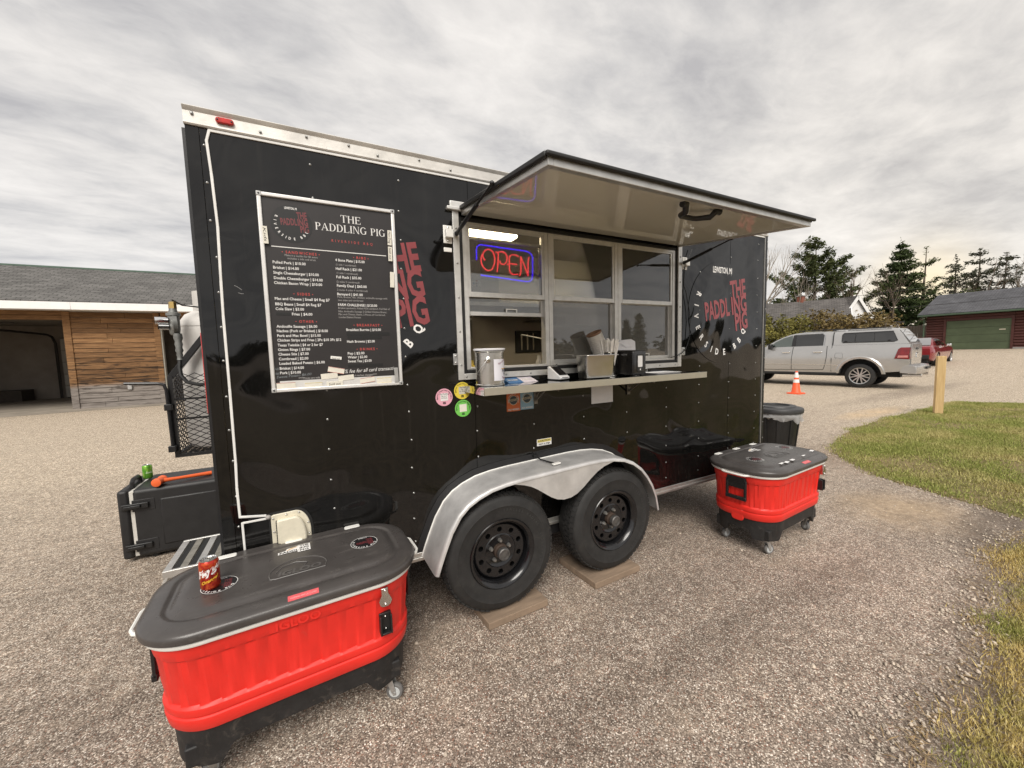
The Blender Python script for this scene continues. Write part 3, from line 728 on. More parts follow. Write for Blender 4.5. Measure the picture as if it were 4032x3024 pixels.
# trees across the road behind the photographer: they only show mirrored in the trailer and its windows
conifer('spruce_tree', (63.0, -58.5, 0), 9.0, 2.2, 'far spruce mirrored in the right window of the trailer', 71, SPRUCEL, layers=16, up=.05, droop=.2, start=.05, per=6, tuft=.42, group='trees across the road')
conifer('spruce_tree', (58.0, -57.0, 0), 7.4, 1.9, 'shorter spruce mirrored beside the taller one in the window', 72, SPRUCEL, layers=15, up=.05, droop=.2, start=.05, per=6, tuft=.42, group='trees across the road')
for i, (x, y, h, rx) in enumerate([(-24, -62, 4.5, 12), (-2, -66, 4.0, 12), (20, -64, 4.6, 12), (40, -62, 3.6, 11), (72, -54, 4.0, 9), (86, -40, 4.2, 9)]):
    shrub('shrub', (x, y, -.1), rx, 3, h, 380, ['low dark thicket across the road, far left one', 'low dark thicket across the road, second from left', 'tall dark thicket across the road behind the camera', 'low dark thicket left of the mirrored spruces', 'dark thicket right of the mirrored spruces', 'far right dark thicket across the road'][i], 80 + i, DARKL, 'thickets across the road', size=.55)

# ------------------------------------------------------------------ house with white gable
def M_shingle(name, c0, c1, sx=1.0, sy=0.14):
    m, t, b = nmat(name)
    c = t.nodes.new('ShaderNodeTexCoord'); br = t.nodes.new('ShaderNodeTexBrick')
    br.inputs['Scale'].default_value = 1.0; br.inputs['Brick Width'].default_value = 0.32; br.inputs['Row Height'].default_value = sy; br.inputs['Mortar Size'].default_value = 0.012
    br.inputs['Color1'].default_value = (*c0, 1); br.inputs['Color2'].default_value = (*c1, 1); br.inputs['Mortar'].default_value = (c0[0] * .45, c0[1] * .45, c0[2] * .45, 1)
    mp = t.nodes.new('ShaderNodeMapping'); t.links.new(c.outputs['UV'], mp.inputs[0]); t.links.new(mp.outputs[0], br.inputs['Vector'])
    n = tnoise(t, 1.2, 5, 0.6); n2 = tnoise(t, 30, 3, 0.6)
    col = tmix(t, 1.0, br.outputs[0], tramp(t, n, [(0.3, (0.8, 0.8, 0.8)), (0.7, (1.2, 1.2, 1.2))]), 'MULTIPLY')
    col = tmix(t, 1.0, col, tramp(t, n2, [(0.3, (0.75, 0.75, 0.75)), (0.7, (1.25, 1.25, 1.25))]), 'MULTIPLY')
    t.links.new(col, b.inputs['Base Color']); b.inputs['Roughness'].default_value = 0.9; b.inputs['Specular IOR Level'].default_value = 0.2
    tbump(t, b, br.outputs['Fac'], -0.5, 0.01)
    return m
SHG = M_shingle('grey_brown_shingles', (0.095, 0.088, 0.084), (0.14, 0.13, 0.122))
SHD = M_shingle('charcoal_shingles', (0.085, 0.085, 0.092), (0.12, 0.12, 0.128))

def roof_slab(mb, a, b, c, d, th):
    a, b, c, d = (Vector(q) for q in (a, b, c, d)); n = (b - a).cross(d - a).normalized()
    if n.z < 0: n = -n
    mb.add([a, b, c, d, a - n * th, b - n * th, c - n * th, d - n * th], [(0, 1, 2, 3), (7, 6, 5, 4), (0, 4, 5, 1), (1, 5, 6, 2), (2, 6, 7, 3), (3, 7, 4, 0)])
def uv_roof(o, ax, up):
    ax = Vector(ax).normalized(); up = Vector(up).normalized(); me = o.data; uv = me.uv_layers.new(name='uv')
    for l in me.loops:
        p = me.vertices[l.vertex_index].co; uv.data[l.index].uv = (p.dot(ax), p.dot(up))

def house():
    A = Vector((37.57, 12.63, 5.05)); r_ = Vector((-.43, .90, 0)).normalized(); p = Vector((.90, .43, 0)); zr = A.z
    t = thing('house', (37, 14, gz(37)), 'white gabled house with grey roof behind the shrubs', 'house')
    A0 = A - r_ * .25; B0 = A + r_ * 11
    def pt(o, k, z): q = o + p * k; return Vector((q.x, q.y, z))
    mb = MB(); roof_slab(mb, pt(A0, 0, zr), pt(B0, 0, zr), pt(B0, -3.3, zr - 2.3), pt(A0, -3.3, zr - 2.3), .12)
    roof_slab(mb, pt(A0, 0, zr), pt(B0, 0, zr), pt(B0, 3.3, zr - 2.3), pt(A0, 3.3, zr - 2.3), .12)
    ro = mb.build('roof', SHG, t, smooth=0); uv_roof(ro, r_, Vector((-.8, -.38, -.55)))
    wh = mat('white_siding', (0.74, 0.74, 0.73), 0.6, 0, 0.05, 3)
    mb = MB(); zb = gz(37)
    P = [pt(A, -2.9, zb), pt(A, 2.9, zb), pt(A, 2.9, zr - 2.05), pt(A, 0, zr - .14), pt(A, -2.9, zr - 2.05)]; Q = [q + r_ * 10.7 for q in P]
    mb.add(P + Q, [(0, 1, 2, 3, 4), (9, 8, 7, 6, 5), (0, 5, 6, 1), (0, 4, 9, 5), (1, 6, 7, 2)])
    mb.build('wall', wh, t, smooth=0)
    for s in (-1, 1):
        mb = MB(); a = pt(A0 - r_ * .03, 0, zr - .02); b = pt(A0 - r_ * .03, 3.3 * s, zr - 2.32); mb.bar(a - Vector((0, 0, .09)), b - Vector((0, 0, .09)), .05, .2); mb.build('bargeboard', wh, t)
    for k in range(4):
        mb = MB(); z0 = zr - 1.75 + .30 * k; w_ = 2.6 - k * .5; mb.bar(pt(A - r_ * .03, -w_, z0), pt(A - r_ * .03, w_, z0), .03, .05); mb.build('siding_board', wh, t)
    mb = MB(); mb.obox(pt(A - r_ * .03, 0, zr - 1.25), p * .3, r_ * .03, Vector((0, 0, .32))); wi = mb.build('window', wh, t)
    mb = MB(); mb.obox(pt(A - r_ * .05, 0, zr - 1.25), p * .24, r_ * .03, Vector((0, 0, .26))); mb.build('pane', CARGLASS, wi)
    mb = MB(); c = pt(A + r_ * 2.75, .1, zr - .1); mb.box(c.x - .22, c.x + .22, c.y - .22, c.y + .22, c.z - .5, c.z + .5)
    ch = mb.build('chimney', mat('brick_red', (0.24, 0.085, 0.055), 0.85, 0, 0.3, 9), t, bevel=.02)
    mb = MB(); mb.box(c.x - .26, c.x + .26, c.y - .26, c.y + .26, c.z + .5, c.z + .57); mb.build('chimney_cap', mat('grey_concrete', (0.3, 0.29, 0.28), 0.9), ch)
    g_ = Vector((.396, .92, 0)); h_ = Vector((.92, -.396, 0)); A2 = A - g_ * .9 + Vector((0, 0, -.04))
    def gq(k, d, z): q = A2 + h_ * k + g_ * d; return (q.x, q.y, z)
    mb = MB(); zt2 = zr - .05; mb.add([gq(-1.1, 0, zb), gq(1.1, 0, zb), gq(1.1, 0, zt2 - 1.5), gq(0, 0, zt2), gq(-1.1, 0, zt2 - 1.5), gq(-1.1, 2.2, zb), gq(1.1, 2.2, zb), gq(1.1, 2.2, zt2 - 1.5), gq(0, 2.2, zt2), gq(-1.1, 2.2, zt2 - 1.5)], [(0, 1, 2, 3, 4), (9, 8, 7, 6, 5), (1, 6, 7, 2), (0, 4, 9, 5)]); mb.build('gable_wing', wh, t, smooth=0)
    mb = MB(); roof_slab(mb, gq(0, -.15, zt2 + .08), gq(0, 2.4, zt2 + .08), gq(1.3, 2.4, zt2 - 1.69), gq(1.3, -.15, zt2 - 1.69), .08); roof_slab(mb, gq(0, -.15, zt2 + .08), gq(0, 2.4, zt2 + .08), gq(-1.3, 2.4, zt2 - 1.69), gq(-1.3, -.15, zt2 - 1.69), .08); ro = mb.build('wing_roof', SHG, t, smooth=0); uv_roof(ro, g_, (0, 0, 1))
    for s in (-1, 1):
        mb = MB(); mb.bar(gq(0, -.17, zt2 - .02), gq(1.3 * s, -.17, zt2 - 1.79), .04, .2); mb.build('bargeboard', wh, t)
    # low outbuilding seen between the shrubs and the spruce
    t2 = thing('small_house', (40.6, 11.4, .7), 'low pale outbuilding between shrubs and crooked bare tree', 'house')
    mb = MB(); mb.box(40.3, 43, 11.1, 13.6, .6, 3.0); mb.build('wall', wh, t2)
    mb = MB(); mb.box(40.0, 43.3, 10.9, 13.9, 3.0, 3.16); mb.build('roof', SHG, t2, bevel=.02)
house()

# ------------------------------------------------------------------ log garage
def garage():
    X = 43.15; Z = .84
    t = thing('log_garage', (X, 6.5, Z), 'dark red log garage with green overhead door', 'garage')
    LOG = mat('dark_red_log_stain', (0.072, 0.020, 0.016), 0.6, 0, 0.25, 5, stretch=(1, .3, 1))
    GRN = mat('green_door_paint', (0.078, 0.105, 0.056), 0.6, 0, 0.18, 2.0, stretch=(1, .5, 1))
    GTR = mat('green_gutter_paint', (0.065, 0.105, 0.065), 0.5, 0, 0.15, 4)
    yl, yr = 9.62, 0.6; dl, dr = 8.55, 5.48; H = 2.55; D = 7.0
    mb = MB(); mb.box(X + .08, X + D, yr, yl - .05, Z, Z + H); mb.build('wall_core', LOG, t)
    first = {}
    n = 13; hh = H / n
    for k in range(n):
        for y0, y1 in ((dl + .14, yl), (yr, dr - .14)):
            if (y0, y1) not in first:
                m_ = MB(); L = y1 - y0
                ring = [(X + .08 - .075 * cos(a), 0, .5 * hh * .98 * sin(a)) for a in [(-pi / 2 + pi * q / 6) for q in range(7)]]
                m_.loft([[(q[0], y, q[2]) for q in ring] for y in (y0, y1)], open_ring=True, cap=False)
                m_.v = [(q[0] - X, q[1] - 6.5, q[2]) for q in m_.v]
                o = m_.build('log', LOG, t, local=True); o.location = (0, 0, hh * .5); first[(y0, y1)] = o
            else:
                o = bpy.data.objects.new('log', first[(y0, y1)].data); COL.objects.link(o); o.parent = t; o.location = (0, 0, hh * (k + .5))
    for k in range(2):
        m_ = MB(); m_.box(X - .02, X + .08, dr - .14, dl + .14, Z + 2.14 + .2 * k, Z + 2.33 + .2 * k); m_.build('log', LOG, t, bevel=.03)
    # overhead door
    for k in range(4):
        m_ = MB(); m_.box(X + .03, X + .075, dr, dl, Z + .53 * k + .006, Z + .53 * (k + 1) - .006); m_.build('door_panel', GRN, t, bevel=.006)
    for y0, y1, z0, z1 in ((dl, dl + .13, 0, 2.13), (dr - .13, dr, 0, 2.13), (dr - .13, dl + .13, 2.13, 2.22)):
        m_ = MB(); m_.box(X - .03, X + .08, y0, y1, Z + z0, Z + z1); m_.build('door_trim', LOG, t)
    m_ = MB(); m_.box(X + .0, X + .03, 5.72, 6.0, Z + 1.34, Z + 1.40); m_.build('door_plate', CREAM, t)
    # roof
    zr, ze = Z + 4.42, Z + 2.62
    mb = MB(); roof_slab(mb, (X + 3.5, 10.0, zr), (X + 3.5, .1, zr), (X - .5, .1, ze + .1), (X - .5, 10.0, ze + .1), .1)
    roof_slab(mb, (X + 3.5, 10.0, zr), (X + 3.5, .1, zr), (X + 7.5, .1, ze + .1), (X + 7.5, 10.0, ze + .1), .1)
    ro = mb.build('roof', SHD, t, smooth=0); uv_roof(ro, (0, 1, 0), (.91, 0, .41))
    m_ = MB(); m_.box(X - .60, X - .49, .1, 10.0, ze - .06, ze + .05); m_.build('gutter', GTR, t, bevel=.02)
    m_ = MB(); m_.box(X - .5, X + .08, .1, 9.9, ze - .06, ze - .03); m_.build('soffit', GTR, t)
    m_ = MB(); m_.tube([(X - .5, 9.75, ze - .05), (X - .1, 9.72, ze - .35), (X - .1, 9.72, Z)], .045, 8); m_.build('downspout', GTR, t)
    m_ = MB(); P = [(yl - .05, Z + H), (yr, Z + H), (yr, Z + H + .02), (yl - .05, Z + H + .02)]
    m_.add([(X + .1, yl - .05, Z + H), (X + 6.9, yl - .05, Z + H), (X + 3.5, yl - .05, zr - .15)], [(0, 1, 2)]); m_.build('gable_wall', LOG, t, smooth=0)
    m_ = MB(); m_.box(X - .04, X + .1, yr, dr - .13, Z - .05, Z + .12); m_.build('foundation', mat('grey_concrete', (0.3, 0.29, 0.28), 0.9), t)
garage()

def fence():
    t = thing('board_fence', (44.0, 12, .8), 'weathered grey board fence between the shrubs and log garage', 'fence')
    GB = mat('weathered_grey_boards', (0.17, 0.145, 0.12), 0.9, 0, 0.3, 3, stretch=(3, 3, .4))
    rr = random.Random(3); y = 9.75; first = None
    m_ = MB(); m_.box(44.06, 44.10, 9.7, 15.2, 1.2, 1.3); m_.build('rail', GB, t)
    m_ = MB(); m_.box(44.06, 44.10, 9.7, 15.2, 2.3, 2.4); m_.build('rail', GB, t)
    while y < 15.2:
        if first is None:
            m_ = MB(); m_.box(-.012, .012, -.075, .075, 0, 1.95); first = m_.build('board', GB, t, local=True); o = first
        else:
            o = bpy.data.objects.new('board', first.data); COL.objects.link(o); o.parent = t
        o.location = (.04 + rr.uniform(-.01, .01), y - 12, rr.uniform(0, .06)); o.rotation_euler = (rr.uniform(-.01, .01), 0, 0)
        y += .168
fence()

def cables():
    pts = [((34, 24, 5.2), (46.5, 2, 6.4), 'upper overhead cable crossing in front of the broad pine'), ((34, 24, 4.7), (46.5, 2, 5.7), 'lower overhead cable crossing in front of the broad pine'), ((40, 18, 4.4), (46, -3, 5.05), 'overhead service cable running to the garage roof')]
    for a, b, lb in pts:
        a = Vector(a); b = Vector(b); P = []
        for i in range(13):
            s = i / 12; q = a.lerp(b, s); q.z -= .45 * 4 * s * (1 - s); P.append(q)
        mb = MB(); mb.tube(P, .014, 5); o = mb.build('power_cable', BLACKRUB); tag(o, lb, 'cable', 'overhead cables')
cables()

# ------------------------------------------------------------------ open shed on the left
def M_siding():
    m, t, b = nmat('weathered_cedar')
    c = t.nodes.new('ShaderNodeTexCoord'); g = t.nodes.new('ShaderNodeNewGeometry'); oi = t.nodes.new('ShaderNodeObjectInfo')
    sx = t.nodes.new('ShaderNodeSeparateXYZ'); t.links.new(g.outputs['Position'], sx.inputs[0])
    grain = tnoise(t, 3.0, 8, 0.7, mscale=(.6, 1, 22), dist=.5)
    wood = tramp(t, grain, [(0.25, (0.058, 0.030, 0.014)), (0.45, (0.18, 0.095, 0.043)), (0.62, (0.36, 0.21, 0.10)), (0.8, (0.53, 0.35, 0.19))])
    # per board tone
    wood = tmix(t, 1.0, wood, tramp(t, oi.outputs['Random'], [(0, (0.58, 0.55, 0.52)), (1, (1.2, 1.18, 1.15))]), 'MULTIPLY')
    # boards near the ground have weathered grey; black mildew in the zone above
    grey = tramp(t, grain, [(0.3, (0.12, 0.105, 0.095)), (0.7, (0.33, 0.295, 0.265))])
    wob = tnoise(t, 1.1, 4, 0.6, mscale=(.5, 1, 2))
    zz_ = tmath(t, 'ADD', sx.outputs[2], tmath(t, 'MULTIPLY', tmath(t, 'SUBTRACT', wob, .5), .35))
    col = tmix(t, tramp(t, tmath(t, 'MULTIPLY', zz_, .25), [(0.185, (1, 1, 1)), (0.225, (0, 0, 0))]), wood, grey)
    blot = tnoise(t, 2.2, 6, 0.65, mscale=(.8, 1, 6), dist=.6)
    band = tramp(t, tmath(t, 'MULTIPLY', sx.outputs[2], .25), [(0.10, (0.35, 0.35, 0.35)), (0.2, (0.9, 0.9, 0.9)), (0.36, (0.85, 0.85, 0.85)), (0.62, (0, 0, 0))])
    col = tmix(t, tmath(t, 'MULTIPLY', tramp(t, blot, [(0.50, (0, 0, 0)), (0.58, (1, 1, 1))]), band), col, (0.028, 0.018, 0.012))
    t.links.new(col, b.inputs['Base Color']); b.inputs['Roughness'].default_value = 0.8; b.inputs['Specular IOR Level'].default_value = 0.25
    tbump(t, b, grain, .3, .004)
    return m

def shed():
    t = thing('open_shed', (-6, 17, 0), 'open timber shed with weathered plank front and shingle roof', 'shed')
    CED = M_siding(); WH = mat('white_fascia', (0.80, 0.79, 0.78), 0.55, 0, 0.05, 5); DK = mat('shed_inner_wall', (0.27, 0.235, 0.20), 0.9, 0, 0.2, 1.2)
    Y = 17.0
    zs = [0.0, .20, .36, .53, .72, .90, 1.06, 1.22, 1.40, 1.62, 1.81, 1.99, 2.14, 2.33, 2.50, 2.69, 2.86, 3.04, 3.22, 3.42]
    rr = random.Random(4)
    for i in range(len(zs) - 1):
        x0, x1 = -6.93, -4.72; cuts = [x0, x1]
        if rr.random() < .6: cuts.insert(1, rr.uniform(-6.4, -5.2))
        for a, b in zip(cuts[:-1], cuts[1:]):
            pr_ = rr.uniform(0, .008); m_ = MB()
            m_.add([(a + .004, Y - .022 - pr_, zs[i] + .005), (b - .004, Y - .022 - pr_, zs[i] + .005), (b - .004, Y - .008, zs[i + 1] - .012), (a + .004, Y - .008, zs[i + 1] - .012),
                    (a + .004, Y + .01, zs[i] + .005), (b - .004, Y + .01, zs[i] + .005), (b - .004, Y + .01, zs[i + 1] - .004), (a + .004, Y + .01, zs[i + 1] - .004)],
                   [(0, 1, 2, 3), (7, 6, 5, 4), (0, 4, 5, 1), (1, 5, 6, 2), (2, 6, 7, 3), (3, 7, 4, 0)])
            m_.build('plank', CED, t, smooth=0)
    m_ = MB(); m_.box(-6.95, -4.7, Y + .012, Y + .1, 0, 3.5); m_.build('backing', DK, t)
    for x0, x1 in ((-7.12, -6.93), (-4.72, -4.54)):
        m_ = MB(); m_.box(x0, x1, Y - .05, Y + .14, 0, 3.43); m_.build('post', CED, t, bevel=.008)
    m_ = MB(); m_.box(-4.54, -4.50, Y - .03, Y + .14, 0, 3.3); m_.build('post_trim', mat('grey_green_trim', (0.28, 0.27, 0.23), 0.7), t)
    m_ = MB(); m_.box(-1.6, -1.4, Y - .05, Y + .14, 0, 3.43); m_.build('post', CED, t, bevel=.008)
    for x0, x1 in ((-13, -7.12), (-4.50, -1.6)):
        m_ = MB(); m_.box(x0, x1, Y - .04, Y + .12, 3.30, 3.50); m_.build('lintel', CED, t, bevel=.006)
        m_ = MB(); m_.box(x0, x1, Y - .02, Y + .12, 3.14, 3.292); m_.build('lintel', CED, t, bevel=.006)
    m_ = MB(); m_.box(-1.4, 6, Y, Y + .12, 0, 3.5); m_.build('plank_wall', CED, t)
    # roof and fascia
    ze, zr, ye, yr_ = 3.72, 5.5, 16.32, 20.3
    mb = MB(); roof_slab(mb, (-22, yr_, zr), (7, yr_, zr), (7, ye, ze), (-22, ye, ze), .06); roof_slab(mb, (-22, yr_, zr), (7, yr_, zr), (7, 24.4, ze), (-22, 24.4, ze), .06)
    ro = mb.build('roof', M_shingle('weathered_green_grey_shingles', (0.105, 0.101, 0.096), (0.16, 0.154, 0.146), sy=.145), t, smooth=0); uv_roof(ro, (1, 0, 0), (0, .91, .41))
    m_ = MB(); m_.box(-22, 7, yr_ - .08, yr_ + .08, zr - .03, zr + .035); m_.build('ridge_cap', mat('green_ridge_cap', (0.09, 0.135, 0.105), 0.8, 0, 0.2, 3), t)
    m_ = MB(); m_.box(-22, -6.62, ye - .03, ye, 3.43, 3.68); m_.build('fascia', WH, t, bevel=.004)
    m_ = MB(); m_.box(-6.615, 7, ye - .03, ye, 3.43, 3.68); m_.build('fascia', WH, t, bevel=.004)
    m_ = MB(); m_.box(-22, 7, ye, Y + .1, 3.45, 3.48); m_.build('soffit', WH, t)
    # inside: back wall with a second overhead door, side wall, roof trusses, floor slab
    m_ = MB(); m_.box(-14, -3, 24.0, 24.1, 0, 3.5); m_.build('inner_wall', DK, t)
    m_ = MB(); m_.box(-3.1, -3.0, Y + .15, 24, 0, 3.5); m_.build('inner_wall', DK, t)
    m_ = MB(); m_.box(-14.1, -14.0, Y, 24.1, 0, 3.5); m_.build('inner_wall', DK, t)
    m_ = MB(); m_.box(-14, -3, Y + .15, 24, 3.40, 3.44); m_.build('ceiling', DK, t)
    IV = mat('ivory_inner_door', (0.42, 0.39, 0.34), 0.7, 0, 0.08, 2)
    for k in range(5):
        m_ = MB(); m_.box(-10.0, -6.4, 23.88, 23.96, .03 + .56 * k, .03 + .56 * (k + 1) - .02); m_.build('inner_door_panel', IV, t, bevel=.01)
    TR = mat('dark_track_steel', (0.05, 0.045, 0.04), 0.5, .5)
    for x in (-10.12, -6.3):
        P = [(x, 23.8, 0), (x, 23.8, 2.6), (x, 23.6, 2.88), (x, 23.2, 2.97), (x, 18.2, 3.0)]
        m_ = MB(); m_.tube(P, .05, 6); m_.build('door_track', TR, t)
    m_ = MB(); m_.tube([(-12.5, 20, 3.1), (-11.5, 19.2, 3.2), (-9, 18.6, 3.15)], .03, 6); m_.build('pipe', TR, t)
    m_ = MB(); m_.box(-12.2, -11.0, 22.9, 23.8, 0, .5); m_.build('low_bench', mat('dark_bench_wood', (0.06, 0.05, 0.04), .9), t)
    m_ = MB(); m_.box(-4.3, -3.3, 18.5, 22, 0, 2.6); m_.build('stored_dark_crate', mat('dark_bench_wood', (0.06, 0.05, 0.04), .9), t, bevel=.02)
    m_ = MB(); m_.box(-5.62, -5.5, Y - .075, Y - .02, .60, .76); m_.build('outlet_box', GALV, t, bevel=.008)
    fl = MB(); P = [(-15, 15.6), (-9.2, 15.55), (-6.0, 16.05), (-2, 16.2), (6, 16.3), (6, 24), (-15, 24)]
    fl.add([(x, y, .006) for x, y in P], [tuple(range(len(P)))])
    o = fl.build('shed_floor', mat('dusty_concrete', (0.27, 0.235, 0.19), 0.9, 0, 0.22, 1.5, 0.2, 30), smooth=0); tag(o, 'dusty concrete slab of the open shed', None, kind='structure')
shed()
# ------------------------------------------------------------------ vehicles
def interp(xs, ys):
    def f(x):
        return float(np.interp(x, xs, ys))
    return f

def shell(mb, xs, zb, zt, yf, nz=8, close_bottom=True):
    """side walls of a body from columns: for each x, from zb(x) to zt(x); half width yf(x, z, frac). Mirrored and closed over the top."""
    n = nz + 1
    def col(x, s):
        a, b = zb(x), zt(x)
        return [(x, s * yf(x, a + (b - a) * k / nz, k / nz), a + (b - a) * k / nz) for k in range(n)]
    rings = [col(x, 1) + list(reversed(col(x, -1))) for x in xs]
    mb.loft(rings, cap=True, open_ring=not close_bottom)

def spoked_wheel(parent, c, R, rim, w, side, spokes, m_tyre, m_rim, m_dark, twin=False, name='wheel'):
    """wheel with its axle along local y; side = +1 faces +y"""
    e = bpy.data.objects.new(name, None); COL.objects.link(e); e.parent = parent; e.location = c; e.empty_display_size = .1
    t = MB(); hw = w / 2
    t.lathe([(rim, -hw * .8), (rim * 1.02, -hw), (R * .88, -hw), (R * .97, -hw * .82), (R, -hw * .5), (R, hw * .5), (R * .97, hw * .82), (R * .88, hw), (rim * 1.02, hw), (rim, hw * .8)], (0, 0, 0), (0, 1, 0), 40, cap=False)
    t.build('tyre', m_tyre, e, local=True)
    d = MB(); d.lathe([(.02, side * hw * .15), (rim, side * hw * .15)], (0, 0, 0), (0, 1, 0), 32, cap=False); d.lathe([(rim * .995, -hw * .8), (rim * .995, hw * .95)], (0, 0, 0), (0, 1, 0), 32, cap=False); d.build('wheel_well', m_dark, e, local=True, recalc=False)
    r_ = MB()
    r_.lathe([(rim * .90, side * hw * .72), (rim * .93, side * hw * .95), (rim * 1.0, side * hw * 1.0), (rim * 1.01, side * hw * .85)], (0, 0, 0), (0, 1, 0), 40, cap=False)
    r_.lathe([(.001, side * hw * .86), (rim * .17, side * hw * .84), (rim * .22, side * hw * .6)], (0, 0, 0), (0, 1, 0), 20, cap=False)
    for k in range(spokes):
        a = 2 * pi * k / spokes
        for da in ((-.15, .15) if twin else (0,)):
            a0 = a + da * (.3 if twin else 1); a1 = a + da * (1.6 if twin else 1)
            p0 = (cos(a0) * rim * .14, side * hw * .78, sin(a0) * rim * .14); p1 = (cos(a1) * rim * .93, side * hw * .80, sin(a1) * rim * .93)
            r_.bar(p0, p1, rim * (.11 if twin else .17), rim * .1, up=(0, 1, 0))
    r_.build('rim', m_rim, e, local=True, recalc=True)
    return e

def patch_side(mb, poly, yf, side=1, off=.006):
    """flat-ish patch that follows the body side: polygon (x,z)"""
    zs_ = sorted(set([p[1] for p in poly] + list(np.linspace(min(p[1] for p in poly), max(p[1] for p in poly), 7)))); R = []
    for z in zs_:
        xs_ = []
        for (x0, z0), (x1, z1) in zip(poly, poly[1:] + poly[:1]):
            if min(z0, z1) - 1e-9 <= z <= max(z0, z1) + 1e-9:
                if abs(z1 - z0) < 1e-9: xs_ += [x0, x1]
                else: xs_.append(x0 + (x1 - x0) * (z - z0) / (z1 - z0))
        a, b = min(xs_), max(xs_); R.append([(a + (b - a) * k / 6, side * (yf(a + (b - a) * k / 6, z) + off), z) for k in range(7)])
    mb.loft(R, cap=False, open_ring=True)

def strip_side(mb, pts, yf, w, side=1, off=.008):
    """thin strip following the body side along points (x,z)"""
    P = [Vector((x, side * (yf(x, z) + off), z)) for x, z in pts]
    mb.tube(P, w, 5)

